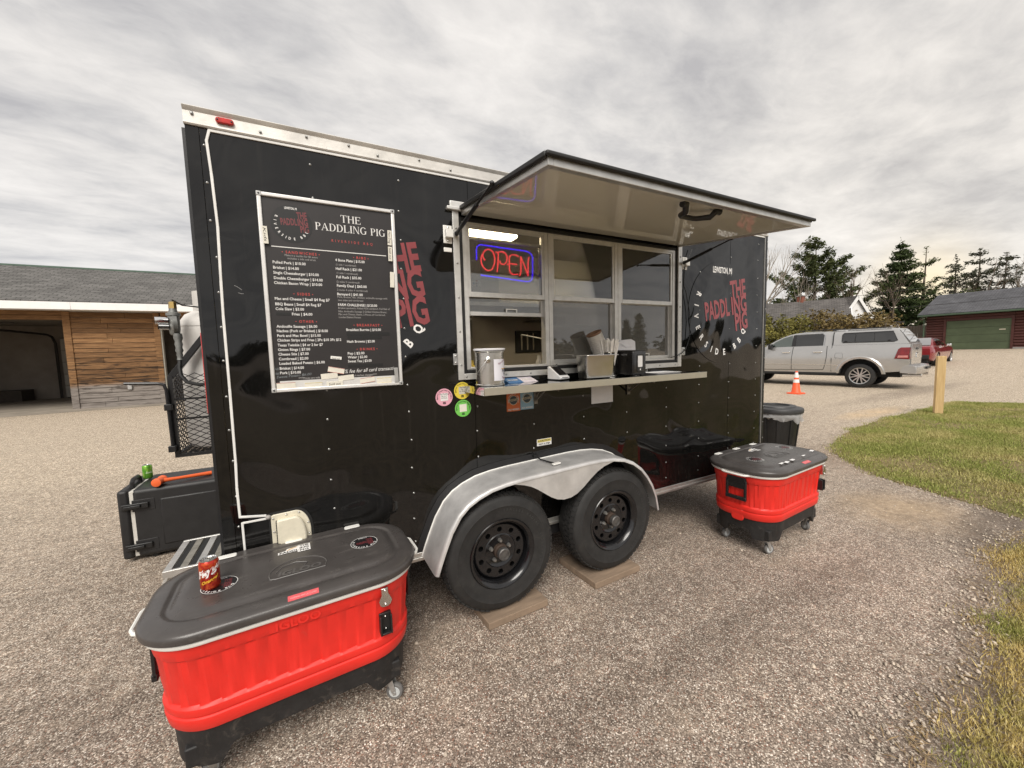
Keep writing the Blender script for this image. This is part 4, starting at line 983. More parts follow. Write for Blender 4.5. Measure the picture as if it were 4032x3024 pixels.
def truck():
    th = radians(98); lf = (-sin(th), cos(th))
    t = thing('pickup_truck', (17.34 - lf[0] * .93, 4.05 - lf[1] * .93, 0), 'silver pickup truck with camper shell parked behind the orange cone', 'truck', rotz=th)
    SIL = mat('silver_car_paint', (0.47, 0.465, 0.455), 0.26, 0.65, 0.03, 2, coat=.6)
    DK = mat('dark_underbody', (0.012, 0.012, 0.012), .7); TRIM = mat('black_trim', (0.015, 0.015, 0.016), .4)
    def yl(x, z, f=0):
        e = 1.0
        if x > 3.9: e = 1 - .16 * ((x - 3.9) / .9) ** 2
        if x < -1.0: e = 1 - .03 * ((-1.0 - x) / .2)
        return e * float(np.interp(z, [.45, .62, .85, 1.08, 1.3, 1.5, 1.56], [.965, 1.0, 1.015, 1.02, .995, .955, .93]))
    def zb(x):
        for xc in (0, 3.67):
            if abs(x - xc) < .575: return .45 + sqrt(max(0, .575 ** 2 - (x - xc) ** 2))
        return float(np.interp(x, [-1.2, -.55, .5, 4.2, 4.7], [.62, .55, .52, .5, .58]))
    zt = interp([-1.2, .8, 2.85, 3.0, 3.6, 4.4, 4.7, 4.75], [1.50, 1.50, 1.47, 1.43, 1.38, 1.28, 1.12, 1.02])
    xs = sorted(set([-1.2, -1.1, -1, -.8, -.65, -.58] + [q * .574 for q in (-.995, -.95, -.85, -.6, -.3, 0, .3, .6, .85, .95, .995)] + [.58, .65, .8, 1.2, 1.7, 2.2, 2.7, 2.95, 3.05] + [3.67 + q * .574 for q in (-.995, -.95, -.85, -.6, -.3, 0, .3, .6, .85, .95, .995)] + [4.26, 4.4, 4.6, 4.7, 4.75]))
    mb = MB(); shell(mb, xs, zb, zt, yl, 9); mb.build('body', SIL, t, local=True, smooth=32)
    # cab and camper shell
    def yc(x, z, f=0): return float(np.interp(z, [1.40, 1.5, 1.75, 1.93, 2.0, 2.06], [.95, .935, .86, .79, .72, .55]))
    zc = interp([.80, .84, 1.1, 1.7, 2.1, 2.35, 2.7, 3.05], [1.93, 2.0, 2.03, 2.03, 1.96, 1.87, 1.68, 1.44])
    mb = MB(); shell(mb, [.80, .84, 1.0, 1.3, 1.7, 2.0, 2.2, 2.4, 2.6, 2.8, 3.0, 3.05], lambda x: 1.42, zc, yc, 8); mb.build('cab', SIL, t, local=True, smooth=32)
    def ys(x, z, f=0): return float(np.interp(z, [1.48, 1.52, 1.7, 1.9, 1.98, 2.05], [.955, .95, .91, .865, .81, .60])) * (1 if x > -.6 else 1 - .02 * (-.6 - x))
    zsx = interp([-1.17, -1.15, -.98, -.86, -.7, .70, .76], [1.53, 1.56, 1.85, 2.02, 2.045, 2.05, 2.02])
    mb = MB(); shell(mb, [-1.17, -1.1, -1.04, -.98, -.92, -.86, -.7, -.3, .1, .5, .70, .76], lambda x: 1.505, zsx, ys, 8); mb.build('camper_shell', SIL, t, local=True, smooth=32)
    for s in (1, -1):
        m_ = MB(); patch_side(m_, [(1.06, 1.50), (1.95, 1.49), (1.93, 1.93), (1.12, 1.945), (1.06, 1.88)], yc, s); w_ = m_.build('window', CARGLASS, t, local=True, smooth=0)
        m_ = MB(); patch_side(m_, [(2.01, 1.49), (2.82, 1.48), (2.62, 1.68), (2.35, 1.83), (2.06, 1.92)], yc, s); m_.build('window', CLEARCAR, t, local=True, smooth=0)
        m_ = MB(); strip_side(m_, [(1.03, 1.475), (2.9, 1.46)], yc, .015, s, .006); strip_side(m_, [(1.03, 1.475), (1.03, 1.7), (1.03, 1.9), (1.1, 1.965), (1.95, 1.955)], yc, .013, s, .006); m_.build('chrome_trim', CHROME, t, local=True)
        m_ = MB(); patch_side(m_, [(1.92, 1.49), (2.05, 1.49), (2.03, 1.92), (1.93, 1.94)], yc, s, .012); m_.build('pillar_trim', TRIM, t, local=True, smooth=0)
        m_ = MB(); P = [(-.86 + .04, 1.585), (.49, 1.585), (.52, 1.62), (.52, 1.86), (.48, 1.915), (-.78, 1.925), (-.90, 1.62)]; patch_side(m_, P, ys, s, .008); w_ = m_.build('shell_window', CARGLASS, t, local=True, smooth=0)
        m_ = MB(); strip_side(m_, P + P[:1], ys, .016, s, .008); strip_side(m_, [(.16, 1.60), (.16, 1.91)], ys, .012, s, .008); strip_side(m_, [(-.33, 1.60), (-.33, 1.91)], ys, .009, s, .008); m_.build('window_frame', TRIM, t, local=True)
        m_ = MB()
        for x in (.42, -.70): m_.obox((x, s * (ys(x, 1.63) + .02), 1.63), (.035, 0, 0), (0, .015, 0), (0, 0, .015))
        m_.build('window_latch', TRIM, t, local=True)
        # seams
        m_ = MB(); strip_side(m_, [(.79, .56), (.79, 1.0), (.79, 1.5)], yl, .012, s, -.002); strip_side(m_, [(.775, 1.52), (.775, 1.7), (.775, 1.97)], ys, .018, s, .0); m_.build('cab_gap', DK, t, local=True)
        m_ = MB()
        strip_side(m_, [(2.02, .60), (2.02, .8), (2.02, 1.0), (2.0, 1.25), (1.98, 1.47)], yl, .009, s, .003); strip_side(m_, [(1.02, .62), (.97, .8), (.93, 1.1), (.93, 1.3), (.93, 1.48)], yl, .009, s, .003); strip_side(m_, [(1.02, .62), (2.02, .6), (3.0, .6), (3.02, 1.0), (3.02, 1.4)], yl, .009, s, .003); m_.build('door_seam', DK, t, local=True)
        for x in (1.2, 2.2):
            m_ = MB(); m_.obox((x, s * (yl(x, 1.27) + .03), 1.27), (.13, 0, 0), (0, .018, 0), (0, 0, .024)); m_.build('door_handle', CHROME, t, local=True, bevel=.01)
        m_ = MB(); strip_side(m_, [(.6, .78), (.75, .80), (3.1, .82)], yl, .012, s, .002); m_.build('side_moulding', CHROME, t, local=True)
        if s == 1:
            m_ = MB(); strip_side(m_, [(x + .58, z) for x, z in rrect(-.11, .11, 1.02, 1.22, .05, 3)] + [(.69, 1.07)], yl, .004, s, .0); m_.build('fuel_door', TRIM, t, local=True)
        for xc in (0, 3.67):
            m_ = MB(); R = [];
            for k in range(15):
                a = radians(-12 + 204 * k / 14); px, pz = cos(a), sin(a)
                R.append([(xc + px * r_, s * (yl(xc + px * r_, .45 + pz * r_) + o_), max(.5, .45 + pz * r_)) for r_, o_ in ((.562, -.06), (.568, .022), (.63, .026), (.665, .002))])
            m_.loft(R, cap=False, open_ring=True); m_.build('wheel_arch', SIL, t, local=True)
            m_ = MB(); R = [[(xc + cos(radians(-10 + 200 * k / 14)) * .566, s * yy, max(.48, .45 + sin(radians(-10 + 200 * k / 14)) * .566)) for k in range(15)] for yy in (.985, .62)]; m_.loft(R, cap=False, open_ring=True); m_.add(R[1], [tuple(range(15))]); m_.build('arch_liner', DK, t, local=True, recalc=False)
        m_ = MB(); m_.box(.6, 3.1, s * .80, s * .985, .44, .52); m_.build('sill', DK, t, local=True)
        m_ = MB(); P = [(-1.2, 1.0), (-1.2, 1.38), (-1.0, 1.38), (-.94, 1.33), (-.86, 1.02)]; patch_side(m_, P, yl, s, .012); m_.add([(-1.212, s * .985, 1.0), (-1.212, s * .965, 1.38), (-1.212, s * .80, 1.38), (-1.212, s * .80, 1.0)], [(0, 1, 2, 3)])
        m_.build('tail_light', mat('red_lens', (0.17, 0.006, 0.008), .15, 0, .3, 12, coat=.5), t, local=True, smooth=0)
        m_ = MB(); P = [(-1.17, 1.05), (-1.17, 1.12), (-.95, 1.12), (-.93, 1.05)]; patch_side(m_, P, yl, s, .016); m_.build('tail_light_insert', mat('pink_lens', (0.55, 0.22, 0.2), .2), t, local=True, smooth=0)
        m_ = MB(); m_.obox((2.72, s * 1.10, 1.50), (.06, 0, 0), (0, .11, 0), (0, 0, .11)); m_.build('mirror', TRIM, t, local=True, bevel=.03)
        for xc in (0, 3.67):
            spoked_wheel(t, (xc, s * .83, .42), .42, .285, .27, s, 6, RUBBER, mat('satin_alloy', (.55, .55, .54), .28, .9), DK, twin=True)
    # rear: tailgate, shell door glass, bumper
    m_ = MB(); m_.box(-1.225, -1.2, -.80, .80, .74, 1.49); m_.build('tailgate', SIL, t, local=True, bevel=.007)
    m_ = MB(); m_.box(-1.25, -1.22, -.12, .12, 1.30, 1.36); m_.build('tailgate_handle', TRIM, t, local=True, bevel=.01)
    m_ = MB(); m_.lathe([(.001, 0), (.085, 0), (.085, .02), (.001, .025)], (-1.225, 0, 1.12), (-1, 0, 0), 16); m_.build('tailgate_emblem', CHROME, t, local=True)
    m_ = MB(); m_.add([(-1.185, .80, 1.56), (-1.185, -.80, 1.56), (-.90, -.70, 1.99), (-.90, .70, 1.99)], [(0, 1, 2, 3)]); m_.build('rear_window', M_glass('pale_rear_glass', (.5, .5, .48), refl=2.2), t, local=True, smooth=0)
    m_ = MB(); m_.loft([[(-1.46 + .10 * abs(y) ** 3, y, .52), (-1.50 + .12 * abs(y) ** 3, y, .60), (-1.48 + .12 * abs(y) ** 3, y, .78), (-1.22, y, .80), (-1.0 if abs(y) > .95 else -1.22, y, .78), (-1.0 if abs(y) > .95 else -1.22, y, .55)] for y in (-1.0, -.97, -.8, -.4, 0, .4, .8, .97, 1.0)]); m_.build('rear_bumper', SIL, t, local=True, bevel=.01)
    m_ = MB(); m_.box(-1.53, -1.40, -.32, .32, .66, .74); m_.build('bumper_step', TRIM, t, local=True, bevel=.01)
    for y in (-.55, .55):
        m_ = MB(); m_.tube([(-1.0, y, .45), (-1.45, y, .46)], .045, 10); m_.build('exhaust_tip', CHROME, t, local=True)
    m_ = MB(); m_.box(-.95, 4.5, -.60, .60, .38, .56); m_.build('chassis', DK, t, local=True)
    m_ = MB(); m_.box(-.75, .75, -.66, .66, .50, 1.05); m_.build('wheel_housing', DK, t, local=True); m_ = MB(); m_.box(2.95, 4.35, -.66, .66, .5, 1.05); m_.build('wheel_housing', DK, t, local=True)
    m_ = MB(); m_.add([(3.02, .86, 1.46), (3.02, -.86, 1.46), (2.14, -.70, 1.95), (2.14, .70, 1.95)], [(0, 1, 2, 3)]); m_.v = [(x + .03, y, z + .012) for x, y, z in m_.v]; m_.build('windscreen', CARGLASS, t, local=True, smooth=0)
    m_ = MB(); m_.box(.5, 1.9, .62, .66, 2.055, 2.09); m_.box(-.7, .45, .60, .66, 2.055, 2.085); m_.build('roof_rail', TRIM, t, local=True, bevel=.01)
    m_ = MB(); m_.lathe([(.05, 0), (.09, 0), (.09, .02), (.001, .05)], (.95, 0, 2.035), (0, 0, 1), 14); m_.build('roof_antenna', TRIM, t, local=True)
    m_ = MB(); m_.box(1.2, 1.35, .25, .65, 1.3, 1.75); m_.box(1.2, 1.35, -.65, -.25, 1.3, 1.75); m_.box(2.1, 2.25, .25, .65, 1.3, 1.78); m_.box(2.1, 2.25, -.65, -.25, 1.3, 1.78); m_.build('seat', DK, t, local=True, bevel=.05)
    m_ = MB(); m_.tube([(2.55 + .06 * sin(a), .42 + .19 * cos(a), 1.52 + .17 * sin(a)) for a in [2 * pi * k / 16 for k in range(16)]], .017, 6, closed=True); m_.build('steering_wheel', DK, t, local=True)
truck()

def red_car():
    h = math.atan2(.30, 3.25)
    t = thing('red_car', (29.35 + .75 * -sin(h) * -1, 5.44 + .80, gz(30.3) - .02), 'dark red sedan parked beyond the pickup', 'car', rotz=h)
    RED = mat('dark_red_car_paint', (0.23, 0.008, 0.014), 0.2, 0.25, 0.04, 2, coat=.8)
    DK = mat('dark_underbody', (0.012, 0.012, 0.012), .7)
    def yl(x, z, f=0):
        e = 1.0
        if x > 3.2: e = 1 - .22 * ((x - 3.2) / .8) ** 2
        if x < -.6: e = 1 - .12 * ((-.6 - x) / .5) ** 2
        return e * float(np.interp(z, [.2, .4, .62, .8, .98, 1.05], [.84, .90, .93, .92, .87, .82]))
    def zb(x):
        for xc in (0, 3.05):
            if abs(x - xc) < .40: return .34 + sqrt(max(0, .40 ** 2 - (x - xc) ** 2))
        return float(np.interp(x, [-1.1, -.5, 3.6, 4.0], [.38, .22, .22, .3]))
    zt = interp([-1.12, -1.0, -.3, .3, 2.0, 2.6, 3.4, 3.9, 4.0], [.90, 1.04, 1.06, 1.02, .99, .97, .90, .74, .62])
    xs = [-1.12, -1.05, -.9, -.6] + [q * .399 for q in (-1, -.97, -.8, -.4, 0, .4, .8, .97, 1)] + [.5, .9, 1.4, 2.0, 2.4] + [3.05 + q * .399 for q in (-1, -.97, -.8, -.4, 0, .4, .8, .97, 1)] + [3.6, 3.8, 3.95, 4.0]
    mb = MB(); shell(mb, xs, zb, zt, yl, 8); mb.build('body', RED, t, local=True, smooth=32)
    def yc(x, z, f=0): return float(np.interp(z, [.98, 1.1, 1.3, 1.42, 1.48], [.84, .80, .70, .60, .45]))
    zc = interp([-.62, -.2, .3, .8, 1.3, 1.9, 2.35], [1.04, 1.26, 1.44, 1.48, 1.46, 1.24, .98])
    mb = MB(); shell(mb, [-.62, -.4, -.2, .05, .3, .55, .8, 1.05, 1.3, 1.6, 1.9, 2.15, 2.35], lambda x: .96, zc, yc, 7); mb.build('cabin', RED, t, local=True, smooth=32)
    for s in (-1, 1):
        m_ = MB(); patch_side(m_, [(.05, 1.06), (.78, 1.05), (.80, 1.40), (.45, 1.39), (.16, 1.26)], yc, s); m_.build('window', CARGLASS, t, local=True, smooth=0)
        m_ = MB(); patch_side(m_, [(.86, 1.05), (1.95, 1.04), (1.70, 1.22), (1.35, 1.38), (.88, 1.41)], yc, s); m_.build('window', CARGLASS, t, local=True, smooth=0)
        m_ = MB(); strip_side(m_, [(-.3, 1.02), (.9, 1.0), (2.2, .98)], yl, .012, s, .0); m_.build('chrome_trim', CHROME, t, local=True)
        m_ = MB(); strip_side(m_, [(.84, .3), (.84, 1.0)], yl, .006, s, .0); strip_side(m_, [(1.95, .3), (2.0, .97)], yl, .006, s, .0); m_.build('door_seam', DK, t, local=True)
        m_ = MB(); m_.obox((1.78, s * 1.0, 1.05), (.07, 0, 0), (0, .09, 0), (0, 0, .06)); m_.build('mirror', CHROME, t, local=True, bevel=.03)
        m_ = MB(); m_.add([(-1.13, s * .25, .82), (-1.13, s * .72, .82), (-1.06, s * .80, .96), (-1.08, s * .25, .96)], [(0, 1, 2, 3)]); m_.build('tail_light', mat('red_lens', (0.30, 0.008, 0.010), .15), t, local=True, smooth=0)
        for xc in (0, 3.05):
            spoked_wheel(t, (xc, s * .80, .34), .34, .245, .23, s, 5, RUBBER, mat('bright_alloy', (.6, .6, .6), .3, .8), DK)
    m_ = MB(); m_.box(-1.0, 3.9, -.7, .7, .18, .4); m_.box(-.5, .5, -.78, .78, .3, .8); m_.box(2.5, 3.6, -.78, .78, .3, .8); m_.build('chassis', DK, t, local=True)
    m_ = MB(); m_.add([(-.60, .72, 1.06), (-.60, -.72, 1.06), (.26, -.58, 1.43), (.26, .58, 1.43)], [(0, 1, 2, 3)]); m_.v = [(x - .02, y, z + .02) for x, y, z in m_.v]; m_.build('rear_window', M_glass('pale_rear_glass2', (.3, .3, .3), refl=2.0), t, local=True, smooth=0)
    m_ = MB(); m_.box(-1.16, -1.02, -.78, .78, .36, .58); m_.build('rear_bumper', DK, t, local=True, bevel=.03)
red_car()

def cone():
    c = Vector((14.15, 4.47, 0)); t = thing('traffic_cone', c, 'orange traffic cone with white bands in front of the pickup', 'cone')
    OR = mat('orange_cone_plastic', (0.86, 0.10, 0.025), .5, 0, .08, 6); WB = mat('white_reflective_band', (.78, .78, .76), .4, 0, .1, 9)
    m_ = MB(); m_.prism(rrect(c.x - .19, c.x + .19, c.y - .19, c.y + .19, .03), 'xy', 0, .035); m_.build('base', OR, t, bevel=.006)
    H = .72
    def r_(z): return .128 - (.128 - .032) * (z - .035) / (H - .035)
    m_ = MB(); m_.lathe([(r_(.035) + .02, .035), (r_(.06), .06), (r_(H), H), (r_(H) * .7, H)], (c.x, c.y, 0), (0, 0, 1), 24); m_.build('body', OR, t)
    for z0, z1 in ((.36, .46), (.52, .68)):
        m_ = MB(); m_.lathe([(r_(z0) + .003, z0), (r_(z1) + .003, z1)], (c.x, c.y, 0), (0, 0, 1), 24, cap=False); m_.build('band', WB, t)
cone()

def post():
    x, y = 12.30, .83; t = thing('wooden_post', (x, y, 0), 'square yellow pine post standing at the lawn edge', 'post')
    m, tt, b = nmat('fresh_pine'); g = tnoise(tt, 3, 6, .6, mscale=(14, 14, 1), dist=.6); k = tnoise(tt, 5, 2, .5, mscale=(1.5, 1.5, .9))
    c = tramp(tt, g, [(.3, (.50, .33, .14)), (.7, (.66, .48, .24))]); c = tmix(tt, tramp(tt, k, [(.70, (0, 0, 0)), (.76, (.7, .7, .7))]), c, (.25, .12, .045)); tt.links.new(c, b.inputs['Base Color']); b.inputs['Roughness'].default_value = .75
    a = radians(28); u_ = Vector((cos(a), sin(a), 0)) * .065; v_ = Vector((-sin(a), cos(a), 0)) * .065
    m_ = MB(); m_.obox((x, y, .60), u_, v_, (0, 0, .645)); m_.build('shaft', m, t, bevel=.006)
post()

def trash():
    c = Vector((6.38, .95, 0)); t = thing('trash_can', c, 'black round trash can with lid and clear liner at the trailer corner', 'trash can')
    m_ = MB(); m_.lathe([(.225, 0), (.232, .02), (.285, .60), (.30, .60), (.30, .625), (.27, .625), (.22, .03)], c, (0, 0, 1), 32, cap=False); m_.build('bin', BLACKP, t)
    for k in range(10):
        a = 2 * pi * k / 10; m_ = MB(); m_.bar(c + Vector((cos(a) * .236, sin(a) * .236, .03)), c + Vector((cos(a) * .287, sin(a) * .287, .56)), .05, .012, up=(cos(a), sin(a), 0)); m_.build('rib', BLACKP, t, bevel=.004)
    rr = random.Random(2); R = []
    for z, rad, am in ((.63, .31, .004), (.60, .318, .012), (.57, .312, .02), (.545, .305, .03)):
        R.append([(c.x + cos(2 * pi * k / 60) * (rad + rr.uniform(-am, am)), c.y + sin(2 * pi * k / 60) * (rad + rr.uniform(-am, am)), z + (rr.uniform(-.035, .035) if z < .55 else 0) + (-.06 * max(0, cos(2 * pi * k / 60 - 5.4)) if z < .55 else 0)) for k in range(60)])
    ml = bpy.data.materials.new('clear_liner'); ml.use_nodes = True; b = ml.node_tree.nodes['Principled BSDF']; b.inputs['Base Color'].default_value = (.75, .75, .75, 1); b.inputs['Roughness'].default_value = .35; b.inputs['Alpha'].default_value = .4
    m_ = MB(); m_.loft(R, cap=False); m_.build('liner_bag', ml, t, smooth=60)
    m_ = MB(); m_.lathe([(.33, .625), (.335, .66), (.325, .685), (.25, .70), (.24, .715), (.17, .72), (.165, .70)], c, (0, 0, 1), 40, cap=False); m_.build('lid', mat('dark_grey_lid', (.035, .035, .036), .45, 0, .2, 8), t)
    m_ = MB(); m_.lathe([(.16, .70), (.155, .66)], c, (0, 0, 1), 32); m_.build('lid_opening', mat('dark_underbody', (.01, .01, .01), .8), t)
    m_ = MB(); m_.bar(c + Vector((-.34, .05, .715)), c + Vector((.02, .25, .74)), .03, .03); m_.build('lid_handle', BLACKP, t, bevel=.006)
trash()
# ------------------------------------------------------------------ the food trailer
TL, TW, TH, TB = 4.345, 2.12, 2.70, 0.38
TR = thing('food_trailer', (2.17, 1.06, 0), 'black food trailer with open serving window and raised awning', 'trailer')
def B(name, m, *boxes, bevel=0.0, parent=None, smooth=38):
    mb = MB()
    for b in boxes: mb.box(*b)
    return mb.build(name, m, parent or TR, bevel=bevel, smooth=smooth)
def XZ(name, m, poly, y0, y1, parent=None, bevel=0.0):
    mb = MB(); mb.prism(poly, 'xz', y0, y1); return mb.build(name, m, parent or TR, bevel=bevel)

WX0, WX1, WZ0, WZ1 = 1.238, 3.111, 1.468, 2.392
zb_, zt_ = .40, 2.622
# side skin: riveted sheets with a hair of a joint between them, each bowed in or out a touch
def sheet(x0, x1, dy, polys):
    mb = MB()
    for poly in polys: mb.prism(poly, 'xz', dy, .02)
    return mb.build('side_panel', WALL, TR, smooth=0)
sheet(0, .047, -.002, [[(0, zb_), (.047, zb_), (.047, zt_), (0, zt_)]])
sheet(.049, 1.302, 0, [[(.049, zb_), (1.302, zb_), (1.302, WZ0), (WX0, WZ0), (WX0, WZ1), (1.302, WZ1), (1.302, zt_), (.049, zt_)]])
sheet(1.304, 2.543, -.0015, [[(1.304, zb_), (2.543, zb_), (2.543, WZ0), (1.304, WZ0)]])
sheet(1.304, 2.543, -.0015, [[(1.304, WZ1), (2.543, WZ1), (2.543, zt_), (1.304, zt_)]])
sheet(2.545, 3.797, 0, [[(2.545, zb_), (3.797, zb_), (3.797, zt_), (2.545, zt_), (2.545, WZ1), (WX1, WZ1), (WX1, WZ0), (2.545, WZ0)]])
sheet(3.799, 4.311, -.0015, [[(3.799, zb_), (4.311, zb_), (4.311, zt_), (3.799, zt_)]])
B('corner_trim', BLACKMET, (4.323, TL, -.012, .02, zb_, zt_))
B('corner_strip', ALU, (4.311, 4.322, -.008, .02, zb_, zt_))
XZ('rear_wall', WALL, [(0, zb_), (.03, zb_), (.03, zt_), (0, zt_)], .021, TW)
B('front_wall', WALL, (TL - .03, TL, .021, TW, zb_, zt_))
B('far_wall', WALL, (0.031, TL - .031, TW - .03, TW, zb_, zt_))
B('roof', mat('white_roof_sheet', (.6, .6, .59), .5), (0, TL, .021, TW, 2.675, 2.694))
B('floor', BLACKMET, (.031, TL - .031, .021, TW - .031, .44, .50))
B('chassis', BLACKMET, (.1, 4.2, .25, .33, .30, .44), (.1, 4.2, 1.75, 1.83, .30, .44), (1.0, 2.6, .1, 2.0, .30, .36), (4.2, 5.6, 1.0, 1.1, .34, .44))
# roof trim
mb = MB()
prof = [(0, 2.614), (-.010, 2.614), (-.014, 2.620), (-.014, 2.627), (-.009, 2.631), (-.010, 2.671), (-.018, 2.682), (-.021, 2.688), (-.018, 2.692), (.02, 2.692), (.02, 2.614)]
mb.loft([[(x, y, z) for y, z in prof] for x in (-.002, 4.352)]); mb.build('roof_trim', TRIMALU, TR, smooth=25)
REDL = mat('red_marker_lens', (.50, .018, .012), .18, 0, .25, 60, coat=.4)
for x in (.147, 4.30):
    mb = MB(); mb.prism(rrect(x - .034, x + .034, 2.640, 2.665, .012), 'xz', -.023, -.0095); mo = mb.build('marker_light', REDL, TR, bevel=.004)
    for s in (-.026, .026): mb = MB(); mb.lathe([(.004, -.0245), (.003, -.0265)], (x + s, 0, 2.6525), (0, 1, 0), 8); mb.build('lens_screw', BLACKMET, mo)

# rivets: one mesh shared
mb = MB(); mb.lathe([(.0062, .001), (.0060, -.002), (.0035, -.0045), (.0008, -.005)], (0, 0, 0), (0, 1, 0), 10)
RIV = mb.build('rivet', mat('rivet_metal', (.30, .30, .29), .3, .9, .2, 30), TR, local=True); first = [True]
def rivet(x, y, z):
    if first[0]:
        RIV.location = Vector((x, y, z)) - wloc(TR); first[0] = False; return
    inst(RIV, TR, (x, y, z), 'rivet')
zs = [2.535, 2.378, 2.22, 2.06, 1.90, 1.742, 1.583, 1.423, 1.264, 1.108, .945, .785, .635, .505]
rr = random.Random(8)
for x in (.066, .48, .90, 1.316, 1.722, 2.142, 2.56, 2.985, 3.395, 3.808, 4.215):
    for z in zs:
        if WX0 - .06 < x < WX1 + .05 and WZ0 - .05 < z < WZ1 + .15: continue
        if .93 < x < 2.65 and z < .90: continue
        if x in (.48,) and z < .7: continue
        rivet(x + rr.uniform(-.006, .006), 0, z + rr.uniform(-.006, .006))
for k in range(14): rivet(4.336, -.013, .52 + .157 * k)
for x in (.03, .28, .47, .66, .80, 1.02, 1.2, 3.9, 4.1): rivet(x, -.012, 2.640 + .020 * (int(x * 50) % 2))
rivet(.03, -.012, 2.664)

# white wire moulding running up the wall and along under the trim
WM = mat('white_wire_moulding', (.74, .73, .70), .45, 0, .08, 12)
def mould(pts, w=.011, t_=.007):
    for a, b in zip(pts[:-1], pts[1:]):
        d = Vector((b[0] - a[0], 0, b[1] - a[1])); d.normalize(); e = d * (w * .35)
        mb = MB(); mb.bar((a[0] - e.x, -.0035, a[1] - e.z), (b[0] + e.x, -.0035 - rr.uniform(0, .0005), b[1] + e.z), t_, w) if abs(d.x) > abs(d.z) else mb.bar((a[0] - e.x, -.0035, a[1] - e.z), (b[0] + e.x, -.0035 - rr.uniform(0, .0005), b[1] + e.z), t_, w, up=(1, 0, 0))
        mb.build('wire_moulding', WM, TR, bevel=.002)
mould([(.174, .822), (.072, .838), (.070, .98), (.074, 1.10), (.0765, 1.45), (.077, 1.79), (.080, 1.95), (.086, 2.19), (.080, 2.42), (.073, 2.56), (.087, 2.611)])
mould([(.087, 2.607), (1.25, 2.606), (2.8, 2.606), (4.30, 2.606)], w=.013)
mould([(.176, .806), (.079, .806), (.080, .65), (.081, .45)], w=.010)
mb = MB(); mb.sphere((.186, -.008, .813), .013, 10, .9); mb.build('sealant_blob', mat('grey_sealant', (.32, .30, .28), .7, 0, .2, 60), TR)

# D-shaped cream vent plate low on the wall
def dshape(x0, x1, z0, z1, o):
    P = [(x0 + o, z0 + o), (x0 + o, z1 - .012 - o)]
    P += [(x0 + o + .012 - .012 * cos(a), z1 - .012 - o + .012 * sin(a)) for a in (.5, 1.0, pi / 2)]
    cx = x0 + (x1 - x0) * .62; P.append((cx, z1 + .004 - o))
    R = x1 - o - cx
    for k in range(1, 12): a = pi / 2 - pi * k / 24; P.append((cx + R * cos(a), z1 - .11 + (.114 - o) * sin(a)))
    P += [(x1 - o, z1 - .16), (x1 - o - .02, z0 + .02 + o), (x1 - o - .05, z0 + o)]
    return P
XZ('vent_gasket', BLACKRUB, dshape(.190, .376, .56, .826, -.004), -.004, 0)
vp = XZ('vent_plate', CREAM, dshape(.196, .368, .565, .82, 0), -.012, -.004, bevel=.003)
XZ('vent_hood', CREAM, dshape(.220, .348, .59, .797, 0), -.036, -.010, parent=vp, bevel=.008)
for k in range(14):
    mb = MB(); mb.obox((.2185, -.022, .785 - .0125 * k), (.002, 0, 0), (0, .010, .003), (0, 0, .0022)); mb.build('vent_slot', BLACKRUB, vp)
for x, z in ((.205, .803), (.206, .735), (.207, .672), (.262, .812), (.318, .812), (.356, .752), (.358, .695)):
    mb = MB(); mb.sphere((x, -.013, z), .0055, 8, .8); mb.build('vent_screw', STEELMIR, vp)

# bottom rail
B('bottom_rail', ALU, (0, TL, -.010, .012, .378, .395), (0, TL, -.016, .012, .386, .402), (0, TL, -.008, .012, .402, .428), bevel=.002)

# fender over the two wheels
FP = [(.935, .40), (.955, .455), (.985, .53), (1.025, .62), (1.08, .705), (1.135, .755), (1.20, .79), (1.285, .82), (1.38, .836), (1.50, .846), (1.66, .853), (1.82, .860), (1.97, .866), (2.10, .866), (2.20, .858), (2.30, .838), (2.39, .80), (2.47, .742), (2.53, .675), (2.58, .60), (2.62, .51), (2.645, .40)]
def normals2(P):
    N = []
    for i in range(len(P)):
        a = P[max(i - 1, 0)]; b = P[min(i + 1, len(P) - 1)]; dx, dz = b[0] - a[0], b[1] - a[1]; L = sqrt(dx * dx + dz * dz); N.append((-dz / L, dx / L))
    return N
FN = normals2(FP)
def fring(y, off): return [(p[0] + n[0] * off, y, p[1] + n[1] * off) for p, n in zip(FP, FN)]
FENM = mat('dull_fender_aluminium', (.62, .61, .60), .45, .55, .18, 7, .1, 60, rvar=.14)
mb = MB(); rings = [fring(-.003, .004), fring(-.06, .001), fring(-.225, -.002), fring(-.240, -.005), fring(-.247, -.012), fring(-.248, -.026), fring(-.243, -.027), fring(-.236, -.012), fring(-.003, -.004)]
mb.loft(rings, cap=False, ring_closed=False, open_ring=True); FE = mb.build('fender', FENM, TR, smooth=50, recalc=False)
mb = MB(); mb.tube(fring(-.008, .006), .0055, 6); mb.build('fender_bead', WHITEP, FE)
mb = MB(); mb.loft([fring(-.0035, .006), fring(-.0035, .05)], cap=False, open_ring=True); mb.build('fender_flange', mat('satin_black_flange', (.010, .010, .011), .5), FE, smooth=0)
lo = [(1.40, .822), (1.50, .797), (1.55, .778), (1.593, .753), (1.64, .72), (1.69, .685), (1.735, .662), (1.785, .650), (1.84, .652), (1.89, .668), (1.945, .702), (2.0, .745), (2.06, .785), (2.12, .812), (2.20, .830), (2.26, .828)]
XZ('fender_skirt', FENM, lo + [(2.2, .848), (2.1, .857), (1.97, .857), (1.82, .851), (1.66, .844), (1.50, .837), (1.40, .826)], -.244, -.240, parent=FE)
